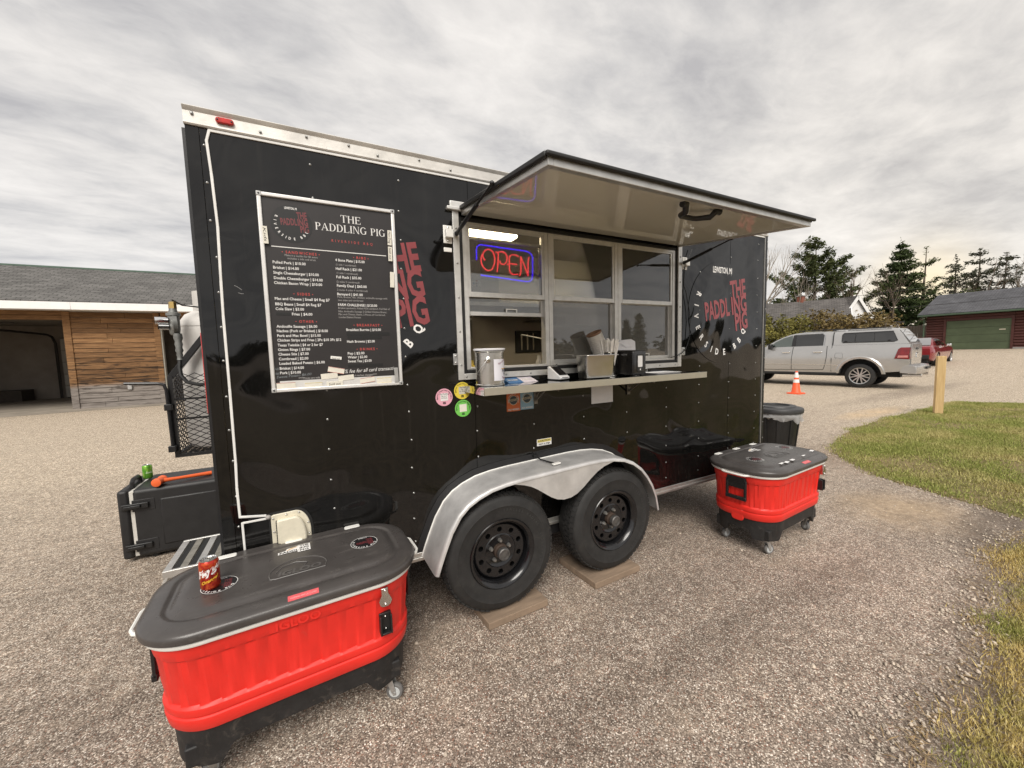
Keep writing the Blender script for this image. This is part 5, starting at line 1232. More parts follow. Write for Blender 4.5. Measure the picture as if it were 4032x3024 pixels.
mb = MB(); mb.tube([(1.722, -.004, .892), (1.735, -.05, .872), (1.76, -.13, .868), (1.772, -.16, .868)], .005, 6); mb.box(1.705, 1.738, -.02, -.002, .880, .898); mb.build('fender_strap', BLACKP, FE)
mb = MB(); mb.obox((1.778, -.175, .867), (.028, 0, .002), (0, .014, 0), (0, 0, .005)); mb.build('strap_buckle', WHITEP, FE, bevel=.003)
B('wheel_box', mat('satin_black_flange', (.010, .010, .011), .5), (1.0, 2.6, .015, .22, .30, .84))

# wheels
def disc_with_holes(mb, r0, r1, rh, n, y, dep):
    K = 12
    for k in range(n):
        a0, a1 = 2 * pi * k / n, 2 * pi * (k + 1) / n; am = (a0 + a1) / 2; rm = (r0 + r1) / 2
        out_ = []
        for q in range(3): out_.append((r0, a0 + (a1 - a0) * q / 3))
        for q in range(3): out_.append((r0 + (r1 - r0) * q / 3, a1))
        for q in range(3): out_.append((r1, a1 + (a0 - a1) * q / 3))
        for q in range(3): out_.append((r1 + (r0 - r1) * q / 3, a0))
        O = [(r * cos(a), y, r * sin(a)) for r, a in out_]
        c = (rm * cos(am), rm * sin(am)); off = math.atan2(O[0][2] - c[1], O[0][0] - c[0])
        H = []
        for q in O:
            an = math.atan2(q[2] - c[1], q[0] - c[0]); H.append((c[0] + rh * cos(an), y, c[1] + rh * sin(an)))
        Hb = [(q[0], y + dep, q[2]) for q in H]
        mb.add(O + H + Hb, [(i, (i + 1) % K, (i + 1) % K + K, i + K) for i in range(K)] + [(i + K, (i + 1) % K + K, (i + 1) % K + 2 * K, i + 2 * K) for i in range(K)])
RIMB = mat('gloss_black_rim', (.008, .008, .009), .22, 0, .3, 30, coat=.3)
def trailer_wheel(x, ang, lab):
    zc = .398; y0 = -.222; e = bpy.data.objects.new('wheel', None); COL.objects.link(e); e.parent = TR; e.location = Vector((x, -.12, zc)) - wloc(TR); e['label'] = lab
    R = .355
    # tyre: sidewall profile, squashed a little where it stands
    prof_ = [(.200, .060), (.205, -.080), (.214, -.098), (.228, -.101), (.250, -.104), (.285, -.106), (.292, -.1085), (.298, -.106), (.322, -.102), (.338, -.092), (.348, -.078), (R, -.060), (R, .060), (.348, .078), (.335, .09), (.22, .10), (.2, .06)]
    mb = MB(); mb.lathe(prof_, (0, 0, 0), (0, 1, 0), 64, cap=False); mb.v = [(a, b, max(c, -.352)) for a, b, c in mb.v]; mb.build('tyre', RUBBER, e, local=True, smooth=35)
    # tread blocks on the shoulder and crown
    mb = MB()
    for k in range(60):
        a = 2 * pi * k / 60
        for j, (yy, wd, rr_) in enumerate(((-.072, .018, .3515), (-.047, .012, .3575), (-.018, .013, .3575), (.012, .013, .3575))):
            a2 = a + (.03 if j % 2 else 0); p = Vector((cos(a2) * rr_, yy, sin(a2) * rr_)); rd = Vector((cos(a2), -.35 if j == 0 else 0, sin(a2))).normalized(); tg = Vector((-sin(a2), 0, cos(a2))); ax = rd.cross(tg)
            if p.z < -.335: continue
            mb.obox(p, rd * .004, tg * .0135, ax * wd * .8)
    mb.build('tread', RUBBER, e, local=True, smooth=0)
    # raised sidewall lettering
    mb = MB(); s = 'TRAILER RADIAL  ST225/75R15'
    put_arc_text(mb, s, (0, -.1068, 0), (1, 0, 0), (0, 0, 1), .268, [ang - 4.6 * i for i in range(len(s))], .016, .01, face_in=False); mb.build('sidewall_lettering', mat('tyre_lettering', (.035, .034, .032), .7), e, local=True, smooth=0, recalc=False)
    mb = MB(); mb.lathe([(.178, -.070), (.186, -.088), (.198, -.100), (.208, -.103), (.212, -.098), (.207, -.088), (.196, -.080), (.190, -.03), (.176, -.012)], (0, 0, 0), (0, 1, 0), 56, cap=False)
    mb.lathe([(.176, -.012), (.168, -.046), (.160, -.052)], (0, 0, 0), (0, 1, 0), 56, cap=False)
    disc_with_holes(mb, .104, .160, .0165, 10, -.052, .012)
    mb.lathe([(.104, -.052), (.098, -.056), (.078, -.044), (.060, -.044), (.044, -.044)], (0, 0, 0), (0, 1, 0), 40, cap=False)
    mb.build('rim', RIMB, e, local=True, smooth=35)
    mb = MB(); mb.lathe([(.17, .02), (.02, .02)], (0, 0, 0), (0, 1, 0), 40, cap=False); mb.build('brake_drum', mat('dark_underbody', (.012, .012, .012), .7), e, local=True)
    mb = MB(); mb.lathe([(.044, -.03), (.043, -.068), (.037, -.074), (.036, -.092)], (0, 0, 0), (0, 1, 0), 24); mb.build('hub', mat('rusty_hub', (.055, .036, .026), .75, .3, .4, 25), e, local=True)
    mb = MB(); mb.lathe([(.0375, -.088), (.0375, -.112), (.033, -.117), (.026, -.117), (.024, -.112), (.001, -.112)], (0, 0, 0), (0, 1, 0), 24); mb.build('hub_cap', mat('dull_hub_cap', (.13, .125, .12), .5, .7, .3, 30), e, local=True)
    for k in range(5):
        a = radians(ang) + 2 * pi * k / 5; mb = MB(); mb.lathe([(.013, -.040), (.0125, -.058), (.008, -.066), (.001, -.067)], (cos(a) * .062, 0, sin(a) * .062), (0, 1, 0), 6); mb.build('lug_nut', mat('dull_lug_steel', (.36, .35, .33), .35, .8, .2, 30), e, local=True)
    return e
trailer_wheel(1.362, 88, 'rear of the two trailer wheels, nearer the camera')
trailer_wheel(2.229, 60, 'front of the two trailer wheels')
B('axle', BLACKMET, (1.33, 1.39, 0, 2.1, .34, .40), (2.20, 2.26, 0, 2.1, .34, .40))

# ---- serving window
RV = (.012, .012, .012)
FRM = B('window_surround', ALUW, (1.200, 1.2375, -.012, .0, 1.431, 2.416), (3.1115, 3.154, -.012, .0, 1.431, 2.416), (1.238, 3.111, -.0115, .0, 1.431, 1.467), bevel=.0015)
B('surround_seal', BLACKRUB, (1.238, 1.262, .0, .05, 1.468, 2.40), (3.098, 3.111, .0, .05, 1.468, 2.40), (1.262, 3.098, -.004, .05, 1.468, 1.490), (1.262, 3.098, .0, .05, 2.372, 2.40), bevel=.004)
for z in (1.52, 1.72, 1.92, 2.12, 2.32):
    for x in (1.219, 3.133): rivet(x, -.012, z)
for x in (1.25, 1.52, 1.70, 2.1, 2.5, 2.9, 3.08): rivet(x, -.012, 1.449)
UN = [(1.262, 1.866), (1.868, 2.480), (2.482, 3.098)]
for ui, (a, b) in enumerate(UN):
    fz0, fz1 = 1.490, 2.372
    win = B('serving_window', ALUW, (a, a + .030, .008, .062, fz0, fz1), (b - .030, b, .008, .062, fz0, fz1), (a + .030, b - .030, .008, .062, fz1 - .02, fz1), (a + .030, b - .030, .008, .075, fz0, fz0 + .014), bevel=.0015)
    ga, gb = a + .030, b - .030
    # upper sash
    up = B('upper_sash', ALUW, (ga, ga + .018, .012, .032, 1.932, fz1 - .02), (gb - .018, gb, .012, .032, 1.932, fz1 - .02), (ga + .018, gb - .018, .010, .034, 1.932, 1.962), (ga + .018, gb - .018, .012, .032, fz1 - .032, fz1 - .02), parent=win, bevel=.001)
    B('pane', GLASS, (ga + .018, gb - .018, .020, .0215, 1.962, fz1 - .032), parent=win, smooth=0)
    # lower sash
    s0 = 1.505 if ui else 1.822; s1 = 1.945 if ui else 2.298
    B('lower_sash', ALUW, (ga, ga + .016, .038, .056, s0, s1), (gb - .016, gb, .038, .056, s0, s1), (ga + .016, gb - .016, .036, .058, s0, s0 + .024), (ga + .016, gb - .016, .038, .056, s1 - .018, s1), parent=win, bevel=.001)
    B('pane', SCREEN if ui else GLASS, (ga + .016, gb - .016, .046, .0475, s0 + .024, s1 - .018), parent=win, smooth=0)
    if ui == 0:
        B('inner_rail', ALUW, (ga + .016, gb - .016, .058, .064, 1.888, 1.912), parent=win)
    if ui == 1:
        B('inner_rail', ALUW, (ga + .016, gb - .016, .058, .066, 1.842, 1.862), parent=win)
    xc = (a + b) / 2 + (.03 if ui == 0 else 0)
    B('sash_latch', WHITEP, (xc - .04, xc + .04, .030, .036, s0 + .040, s0 + .046), (xc - .04, xc - .034, .030, .036, s0 + .024, s0 + .040), (xc + .034, xc + .04, .030, .036, s0 + .024, s0 + .040), parent=win)

# awning: hinged over the window, held up by two gas struts
HZ, HY, OZ, OY = 2.400, -.012, 2.290, -.940; AX0, AX1 = 1.254, 3.118
def aw(y): return HZ + (OZ - HZ) * (y - HY) / (OY - HY)
def awn_slab(name, m, x0, x1, y0, y1, d0, d1, bevel=0.0, parent=None):
    mb = MB(); V = []
    for d in (d0, d1):
        for x, y in ((x0, y0), (x1, y0), (x1, y1), (x0, y1)): V.append((x, y, aw(y) + d))
    mb.add(V, [(3, 2, 1, 0), (4, 5, 6, 7), (0, 1, 5, 4), (1, 2, 6, 5), (2, 3, 7, 6), (3, 0, 4, 7)])
    return mb.build(name, m, parent or TR, bevel=bevel)
m_, t_, b_ = nmat('cream_awning_liner'); b_.inputs['Roughness'].default_value = .035; b_.inputs['Base Color'].default_value = (.82, .81, .71, 1); b_.inputs['IOR'].default_value = 1.5
tbump(t_, b_, tnoise(t_, 1.6, 0, .5), .10, .010)
AWL = m_
AWP = awn_slab('awning', AWL, AX0 + .025, AX1 - .025, OY + .035, HY - .01, .004, .030)
awn_slab('awning_frame', ALU, AX0, AX0 + .025, OY + .0, HY, -.004, .036, parent=AWP, bevel=.002)
awn_slab('awning_frame', ALU, AX1 - .025, AX1, OY + .0, HY, -.004, .036, parent=AWP, bevel=.002)
awn_slab('awning_frame', ALU, AX0 + .025, AX1 - .025, OY, OY + .035, -.004, .036, parent=AWP, bevel=.002)
awn_slab('awning_skin', BLACKMET, AX0 - .012, AX1 + .012, OY - .012, HY, .0365, .042, parent=AWP)
awn_slab('awning_lip', BLACKRUB, AX0 - .016, AX1 + .02, OY - .020, OY - .002, .026, .044, parent=AWP, bevel=.006)
awn_slab('awning_lip', BLACKRUB, AX0 - .018, AX0 - .002, OY - .0, HY - .02, .022, .046, parent=AWP, bevel=.006)
awn_slab('awning_lip', BLACKRUB, AX1 + .002, AX1 + .018, OY - .0, HY - .02, .022, .046, parent=AWP, bevel=.006)
B('awning_hinge', ALUW, (1.165, 3.17, -.030, -.001, 2.417, 2.436), (1.185, 3.17, -.020, -.001, 2.4165, 2.47), bevel=.003, parent=AWP)
hp = [(2.085, -.865), (2.115, -.862), (2.135, -.845), (2.165, -.790), (2.185, -.778), (2.275, -.778), (2.295, -.788), (2.325, -.845), (2.345, -.862), (2.375, -.865)]
mb = MB(); mb.tube([(x, y, aw(y) - (.006 if i in (0, 1, 8, 9) else .035)) for i, (x, y) in enumerate(hp)], [.017, .017, .015, .013, .013, .013, .013, .015, .017, .017], 10); mb.build('awning_handle', BLACKP, AWP)
for x, y in ((1.30, OY + .10), (1.36, OY + .13)):
    mb = MB(); mb.tube([(x, y, aw(y) + .042), (x + .01, y - .01, aw(y) + .085)], .012, 8); mb.build('awning_catch', GALV, AWP)
for p0, p1 in (((1.215, -.03, 2.283), (1.228, -.50, 2.385)), ((3.155, -.03, 2.272), (3.152, -.43, 2.357))):
    p0 = Vector(p0); p1 = Vector(p1); mb = MB(); mb.tube([p0, p0.lerp(p1, .62)], .011, 12); mb.tube([p0.lerp(p1, .62), p1], .006, 10); mb.sphere(p0, .014); mb.sphere(p1, .012); mb.build('gas_strut', BLACKMET, AWP)
def bracket(x0, x1, z0, z1):
    P = [(x0, z0), (x1, z0), (x1, z1), (x0, z1)]; mb = MB(); mb.box(x0, x1, -.006, 0, z0, z1); mb.box(x0 + .008, x1 - .002, -.035, -.006, z0 + .028, z1 - .028); o = mb.build('strut_bracket', WHITEP, TR, bevel=.003)
    for z in (z0 + .014, z1 - .014): mb = MB(); mb.sphere(((x0 + x1) / 2, -.008, z), .007, 8); mb.build('bolt', STEELMIR, o)
bracket(1.143, 1.196, 2.229, 2.331); bracket(3.166, 3.222, 2.224, 2.325)
B('wall_button', WHITEP, (1.143, 1.192, -.006, 0, 2.180, 2.205), bevel=.006)
for x0, x1 in ((1.172, 1.199), (3.158, 3.20)):
    o = B('door_latch', GALV, (x0, x1, -.012, 0, 1.522, 1.590), bevel=.003)
    for z in (1.536, 1.576): mb = MB(); mb.sphere(((x0 + x1) / 2, -.014, z), .006, 8); mb.build('bolt', STEELMIR, o)
mb = MB(); mb.tube([(3.262, -.02, 2.395), (3.20, -.015, 2.27), (3.177, -.012, 2.228), (3.168, -.012, 2.08), (3.160, -.012, 1.90), (3.157, -.012, 1.74), (3.158, -.012, 1.60)], .0035, 6); mb.build('hanging_wire', BLACKRUB, TR)
mb = MB(); mb.tube([(3.177, -.015, 2.225), (3.170, -.015, 2.10), (3.196, -.018, 2.036), (3.235, -.02, 1.89), (3.246, -.02, 1.80), (3.237, -.02, 1.66), (3.20, -.018, 1.575), (3.157, -.018, 1.545), (3.10, -.016, 1.522), (3.03, -.01, 1.508)], .0035, 6); mb.build('hanging_wire', BLACKRUB, TR)

# shelf under the window
SHT = mat('polished_shelf_steel', (.30, .30, .295), .06, 1.0, .05, 6)
SHF = mat('shelf_front_steel', (.56, .53, .44), .38, .75, .06, 10)
SH = B('shelf', SHT, (1.238, 3.07, -.303, -.0005, 1.388, 1.400))
B('shelf_lip', SHF, (1.238, 3.072, -.306, -.3032, 1.358, 1.4006), parent=SH, bevel=.001)
B('shelf_lip', STEELMIR, (1.2355, 1.2378, -.3028, -.001, 1.358, 1.4006), parent=SH)
B('shelf_lip', STEELMIR, (3.0722, 3.0745, -.3028, -.001, 1.358, 1.4006), parent=SH)
for x in (1.737, 2.568):
    m2 = mat('bracket_steel', (.20, .18, .15), .5, .7, .3, 20)
    o = B('shelf_bracket', m2, (x - .014, x + .014, -.012, 0, 1.240, 1.384), (x - .012, x + .012, -.28, -.012, 1.370, 1.386), bevel=.002, parent=SH)
    mb = MB(); mb.bar((x, -.01, 1.265), (x, -.17, 1.372), .012, .010); mb.bar((x + .008, -.01, 1.30), (x + .008, -.10, 1.372), .008, .008); mb.bar((x, -.17, 1.372), (x + .03, -.235, 1.345), .01, .01); mb.build('bracket_arm', m2, SH)

# ---- painted marks and stickers on the wall
UX, VZ = (1, 0, 0), (0, 0, 1)
VINB = WALL
def logo(cx, cz, y):
    mb = MB(); P = circ(cx, cz, .445, 72); mb.add([(x, y, z) for x, z in P], [tuple(range(72))]); base = mb.build('logo_disc', VINB, TR, smooth=0)
    y2 = y - .0012
    mb = MB(); put_text(mb, 'LEWISTON, MI', (cx - .135, y2, cz + .345), UX, VZ, width=.262, cap=.050, bold=.02)
    mb.build('logo_word', DECALW, base, smooth=0, recalc=False)
    for ch, an_ in zip('RIVERSIDEBBQ', [155, 170.6, 185.7, 202, 218, 232.5, 246, 259, 276, 302, 316, 332]):
        mb = MB(); put_arc_text(mb, ch, (cx, y2, cz), UX, VZ, .348, [an_], .052, .03, True, .8); mb.build('logo_letter', DECALW, base, smooth=0, recalc=False)
    a = radians(9.5); u_ = Vector((cos(a), 0, sin(a))); v_ = Vector((-sin(a), 0, cos(a)))
    def at_(dx, dz): return (cx + dx, y2, cz + dz)
    for s_, dx, dz, w_ in (('THE', .120, .130, .225), ('PADDL', -.222, -.070, .335), ('ING', .140, -.010, .222), ('PIG', .196, -.155, .185)):
        y2 -= .0004; mb = MB(); put_text(mb, s_, at_(dx, dz), u_, v_, width=w_, cap=.146, bold=.035); mb.build('logo_word', DECALR, base, smooth=0, recalc=False)
logo(.665, 1.90, -.0022)
logo(3.69, 1.885, -.0040)

INK = mat('black_ink', (.015, .015, .015), .6, 0, 0)
def disc_sticker(cx, cz, r, col, lines, square, y=-.003):
    mb = MB(); mb.add([(x, y, z) for x, z in circ(cx, cz, r, 40)], [tuple(range(40))]); o = mb.build('round_sticker', mat('sticker_' + col[0], col[1], .5, 0, .04, 20), TR, smooth=0)
    if square:
        mb = MB(); mb.add([(cx + a * .55 * r - .02 * r, y - .001, cz + b * .42 * r + .02) for a, b in ((-1, -1), (1, -1.05), (1, 1), (-1, 1.05))] if False else [(cx - .022, y - .001, cz - .022), (cx + .024, y - .001, cz - .020), (cx + .023, y - .001, cz + .026), (cx - .023, y - .001, cz + .024)], [(0, 1, 2, 3)]); mb.build('sticker_note', mat('sticker_note_' + col[0], square, .7, 0, .05, 30), o, smooth=0)
    mb = MB(); s = 'Special Transitory Food Unit'
    put_arc_text(mb, s, (cx, y - .0012, cz), UX, VZ, r * .83, [192 - i * 7.6 for i in range(len(s))], .0075, .02, face_in=False)
    for i, l in enumerate(lines): put_text(mb, l, (cx, y - .0014, cz + .016 - .012 * i), UX, VZ, cap=.0075, align='c', bold=.01)
    for k in range(3): mb.add([(cx - .009, y - .0012, cz - .040 + k * .005), (cx + .009, y - .0012, cz - .040 + k * .005), (cx + .009, y - .0012, cz - .037 + k * .005), (cx - .009, y - .0012, cz - .037 + k * .005)], [(0, 1, 2, 3)])
    mb.build('sticker_print', INK, o, smooth=0, recalc=False)
disc_sticker(1.107, 1.334, .052, ('pink', (.72, .36, .44)), ['The Paddling', 'Pig LLC', 'St Wols'], (.74, .72, .70))
disc_sticker(1.222, 1.366, .052, ('yellow', (.70, .55, .06)), ['The Pad', 'Pig', 'St. Wols'], (.52, .50, .42))
disc_sticker(1.223, 1.258, .052, ('green', (.16, .52, .09)), [], (.72, .69, .60))
def member(x0, x1, z0, z1, name, col, year):
    y = -.0035
    mb = MB(); mb.add([(x0, y, z0), (x1, y, z0), (x1, y, z1), (x0, y, z1)], [(0, 1, 2, 3)]); o = mb.build('member_sticker', mat(name, col, .5, 0, .04, 20), TR, smooth=0)
    cx = (x0 + x1) / 2; cz = (z0 + z1) / 2 + .012
    mb = MB(); mb.add([(x, y - .0008, z) for x, z in circ(cx, cz, .031, 30)], [tuple(range(30))])
    mb.add([(cx - .036, y - .0016, cz - .008), (cx + .036, y - .0016, cz - .002), (cx + .036, y - .0016, cz + .012), (cx - .036, y - .0016, cz + .006)], [(0, 1, 2, 3)])
    mb.build('sticker_badge', mat('badge_cream', (.66, .58, .42), .6, 0, .2, 90), o, smooth=0)
    mb = MB(); mb.add([(x, y - .0012, z) for x, z in circ(cx, cz, .028, 24)][0:24], [tuple(range(24))]); mb.add([(x, y - .0014, z) for x, z in circ(cx, cz - .018, .009, 16)], [tuple(range(16))]); mb.build('sticker_badge', mat('badge_dark', (.05, .065, .07), .6, 0, .3, 90), o, smooth=0)
    mb = MB(); put_text(mb, 'LEWISTON', (cx, y - .0022, cz - .004), (.9965, 0, .083), (-.083, 0, .9965), width=.062, cap=.011, align='c', bold=.03); mb.build('sticker_print', INK, o, smooth=0, recalc=False)
    mb = MB(); put_text(mb, year + ' MEMBER', (cx, y - .001, z0 + .007), UX, VZ, width=.085, cap=.010, align='c', bold=.02)
    s = 'AREA CHAMBER OF COMMERCE'; put_arc_text(mb, s, (cx, y - .001, cz), UX, VZ, .039, [200 - i * 9.6 for i in range(len(s))], .006, .02, face_in=False)
    mb.build('sticker_print', DECALW, o, smooth=0, recalc=False)
member(1.520, 1.6195, 1.206, 1.325, 'sticker_orange', (.62, .145, .035), '2023')
member(1.621, 1.7215, 1.210, 1.330, 'sticker_sky_blue', (.26, .42, .52), '2024')
B('blank_white_sign', WHITEPAPER, (2.211, 2.413, -.004, -.0016, 1.197, 1.345))
mb = MB(); mb.add([(1.741, -.003, .949), (1.857, -.003, .950), (1.857, -.003, .996), (1.740, -.003, .995)], [(0, 1, 2, 3)]); cs = mb.build('caution_sticker', DECALW, TR, smooth=0)
mb = MB(); mb.add([(1.745, -.0036, .972), (1.853, -.0036, .973), (1.853, -.0036, .993), (1.745, -.0036, .992)], [(0, 1, 2, 3)]); mb.build('sticker_band', mat('caution_yellow', (.70, .58, .16), .5), cs, smooth=0)
mb = MB(); put_text(mb, 'CAUTION', (1.765, -.0042, .976), UX, VZ, width=.082, cap=.013, bold=.02); mb.add([(1.749, -.0042, .976), (1.761, -.0042, .976), (1.755, -.0042, .988)], [(0, 1, 2)]); put_text(mb, 'NOT A STEP', (1.799, -.0042, .955), UX, VZ, width=.088, cap=.011, align='c', bold=.02); mb.build('sticker_print', INK, cs, smooth=0, recalc=False)
mb = MB(); mb.tube([(.128, -.0005, 1.934), (.143, -.0005, 1.926), (.156, -.0005, 1.914)], .0012, 4); mb.tube([(.141, -.0005, 1.901), (.152, -.0005, 1.897), (.162, -.0005, 1.898)], .0012, 4); mb.build('scratch', mat('bare_scratch', (.45, .45, .45), .4, .5), TR)

# ---- interior seen through the window
INW = mat('interior_panel', (.44, .405, .35), .65, 0, .12, 2.5)
B('interior_wall', INW, (.035, TL - .035, TW - .05, TW - .034, .50, 2.60), (.032, .045, .03, TW - .06, .50, 2.6), (TL - .05, TL - .034, .03, TW - .06, .50, 2.6))
B('interior_ceiling', mat('interior_ceiling', (.50, .465, .40), .5, 0, .08, 3), (.05, TL - .06, .03, TW - .06, 2.60, 2.62))
B('interior_wall', INW, (.05, WX0, .022, .03, .5, 2.6), (WX1, TL - .06, .022, .03, .5, 2.6), (WX0, WX1, .065, .075, .5, 1.46), (WX0, WX1, .065, .075, 2.40, 2.6))
B('interior_counter', STEEL, (1.25, 3.1, .08, .45, 1.33, 1.36), bevel=.003)
LAMP = mat('fluorescent_tube', (.8, .8, .75), .5, 0, 0, emit=(1.0, .83, .55), estr=7.0)
for x0, x1 in ((.95, 1.84), (2.60, 3.50)):
    o = B('ceiling_lamp', WHITEP, (x0, x1, .31, .49, 2.455, 2.60), bevel=.004)
    mb = MB(); mb.box(x0 + .02, x1 - .02, .33, .47, 2.418, 2.454); mb.build('lamp_tube', LAMP, o, bevel=.012)
B('hood', mat('dull_hood_steel', (.40, .385, .35), .6, .4, .1, 4), (2.1, 4.0, 1.25, 2.05, 2.05, 2.55), bevel=.01)
B('griddle', mat('dark_kitchen_steel', (.05, .048, .045), .35, .8, .3, 8), (2.0, 4.0, 1.45, 2.05, .5, 1.38), bevel=.01)
B('upright_fridge', mat('grey_kitchen_enamel', (.20, .19, .17), .6, 0, .1, 4), (.6, 1.3, 1.5, 2.05, .5, 2.3), bevel=.01)
for i_, (x_, h_, c_) in enumerate(((1.36, .16, (.45, .05, .03)), (1.43, .18, (.62, .45, .05)), (2.02, .20, (.55, .53, .50)), (2.10, .14, (.10, .22, .08)), (2.72, .17, (.52, .30, .12)), (2.90, .22, (.6, .58, .55)))):
    mb = MB(); mb.lathe([(.028, 1.36), (.030, 1.37), (.030, 1.36 + h_ * .7), (.014, 1.36 + h_ * .85), (.012, 1.36 + h_)], (x_, .30 + .05 * (i_ % 3), 0), (0, 0, 1), 14); mb.build('squeeze_bottle', mat('bottle_%d' % i_, c_, .4), TR)
for x0_, x1_, z_ in ((.9, 2.0, 1.95), (.9, 2.0, 2.25), (3.1, 4.2, 1.9)):
    o_ = B('interior_shelf', GALV, (x0_, x1_, 1.74, 2.05, z_, z_ + .02)); q_ = x0_ + .05; i_ = 0
    while q_ < x1_ - .15:
        w_ = .10 + .05 * ((i_ * 7) % 3); h_ = .10 + .04 * ((i_ * 5) % 4); B('stored_carton', mat('carton_%d' % (i_ % 4), [(.40, .29, .17), (.62, .60, .56), (.30, .10, .07), (.12, .16, .22)][i_ % 4], .7), (q_, q_ + w_, 1.80, 2.0, z_ + .021, z_ + .02 + h_), parent=o_, bevel=.004); q_ += w_ + .03; i_ += 1
kr = B('knife_rack', BLACKP, (2.70, 3.07, 2.04, 2.065, 1.58, 1.85), bevel=.004)
for i in range(3): B('knife', STEELMIR, (2.765 + .085 * i, 2.785 + .085 * i, 2.030, 2.038, 1.61, 1.80 + .01 * i), parent=kr)
wr = B('wire_basket', BLACKMET, (2.80, 3.10, 1.80, 2.04, 1.955, 1.96))
for k in range(7):
    mb = MB(); mb.tube([(2.80 + .05 * k, 1.80, 1.955), (2.80 + .05 * k, 1.80, 2.05)], .003, 5); mb.build('wire', GALV, wr)
mb = MB(); mb.tube([(2.80, 1.80, 2.05), (3.10, 1.80, 2.05)], .004, 5); mb.build('wire', GALV, wr)
B('interior_duct', mat('grey_kitchen_enamel', (.20, .19, .17), .4, .3, .1, 4), (1.95, 2.07, 1.9, 2.02, 1.4, 2.45), bevel=.005)
mb = MB(); mb.tube([(2.2, 1.0, 1.75), (2.5, 1.0, 1.70), (2.62, 1.0, 1.60), (2.65, 1.0, 1.50), (3.0, 1.0, 1.50)], .006, 6); mb.build('hanging_cable', WHITEP, TR)

# ---- rear: tail light, gas cage
B('tail_light', mat('red_strip_lens', (.50, .012, .010), .25, 0, .35, 90, coat=.3), (-.030, -.0005, .07, .115, 1.335, 1.725), bevel=.008)
B('rear_edge_trim', BLACKMET, (-.012, -.0005, .0, .05, .40, 2.6))
CG = []
def cage():
    x0, x1, y0, y1, z0, z1 = -.400, -.004, 1.0, 1.50, .965, 1.495
    o = B('gas_cage', BLACKMET, (x0, x1, y0, y0 + .02, z0, z0 + .02), (x0, x1, y1 - .02, y1, z0, z0 + .02), (x0, x0 + .02, y0 + .02, y1 - .02, z0, z0 + .02), (x0, x0 + .025, y0, y0 + .025, z0 + .02, z1), (x0, x0 + .025, y1 - .025, y1, z0 + .02, z1), (x0 + .025, x1, y0 + .008, y0 + .02, 1.21, 1.222), (x0 + .025, x1, y0 + .008, y0 + .02, 1.34, 1.352))
    def mesh_panel(p0, du, dvv, L, H, nrm):
        mb = MB(); p0 = Vector(p0); du = Vector(du); dvv = Vector(dvv); cw, ch = .062, .034
        nu = int(L / cw); nv = int(H / ch); cw = L / nu; ch = H / nv
        for i in range(nu):
            for j in range(nv * 2):
                c = p0 + du * (cw * (i + (.5 if j % 2 == 0 else 1.0))) + dvv * (ch * .5 * (j + 1))
                if (j % 2 == 1 and i == nu - 1): continue
                for a, b in ((-1, 0), (0, 1), (1, 0), (0, -1)):
                    pass
                L_ = c - du * cw * .5; T_ = c + dvv * ch * .5; R_ = c + du * cw * .5
                mb.bar(L_, T_, .0045, .004, up=nrm); mb.bar(T_, R_, .0045, .004, up=nrm)
        return mb.build('expanded_mesh', BLACKMET, o, smooth=0)
    mesh_panel((x0 + .01, y0 + .004, z0), (1, 0, 0), (0, 0, 1), x1 - x0 - .01, z1 - z0, (0, 1, 0))
    mesh_panel((x0 + .006, y0, z0), (0, 1, 0), (0, 0, 1), y1 - y0, z1 - z0, (1, 0, 0))
    mesh_panel((x0 + .01, y1 - .006, z0), (1, 0, 0), (0, 0, 1), x1 - x0 - .01, z1 - z0, (0, 1, 0))
    mesh_panel((x0, y0, z0 + .005), (1, 0, 0), (0, 1, 0), x1 - x0, y1 - y0, (0, 0, 1))
    mb = MB(); mb.bar((x0 + .01, y0 + .03, z1 - .01), (-.005, y0 + .03, 2.02), .035, .035); mb.build('cage_brace', BLACKMET, o, bevel=.003)
    mb = MB(); mb.bar((x0 + .03, y1 - .03, z1 - .01), (-.005, y1 - .03, 2.0), .03, .03); mb.build('cage_brace', BLACKMET, o, bevel=.003)
    mb = MB(); mb.tube([(-.60, y0 - .02, 1.463), (-.445, y0 - .02, 1.455), (-.415, y0 - .02, 1.445), (-.405, y0 - .02, 1.41), (-.400, y0 - .02, 1.02)], .010, 8); mb.build('crank_rod', BLACKMET, o)
    for z in (1.30, 1.03): B('rod_collar', BLACKMET, (-.422, -.382, y0 - .036, y0 - .004, z - .02, z + .02), parent=o, bevel=.003)
cage()
tk = thing('gas_tank', (-.20, 1.25, .99), 'white propane tank in the wire cage on the trailer back', 'tank')
TKM = mat('scuffed_white_tank', (.58, .56, .53), .55, 0, .16, 9)
mb = MB(); mb.lathe([(.10, .99), (.160, 1.0), (.175, 1.03), (.178, 1.10), (.178, 1.80), (.168, 1.86), (.135, 1.91), (.08, 1.94), (.001, 1.95)], (-.20, 1.25, 0), (0, 0, 1), 32); mb.build('shell', TKM, tk)
mb = MB(); mb.lathe([(.1765, 1.825), (.1775, 1.83), (.1760, 1.835)], (-.20, 1.25, 0), (0, 0, 1), 32, cap=False); mb.build('weld_seam', TKM, tk)
mb = MB(); mb.lathe([(.105, 1.92), (.105, 2.07), (.100, 2.07), (.100, 1.92)], (-.18, 1.25, 0), (0, 0, 1), 28, cap=False); mb.v = [v for v in mb.v]; mb.build('collar', TKM, tk)
mb = MB(); mb.lathe([(.03, 1.94), (.03, 2.0), (.018, 2.01), (.018, 2.05)], (-.20, 1.25, 0), (0, 0, 1), 12); mb.build('valve', mat('brass', (.45, .32, .12), .4, .9), tk)
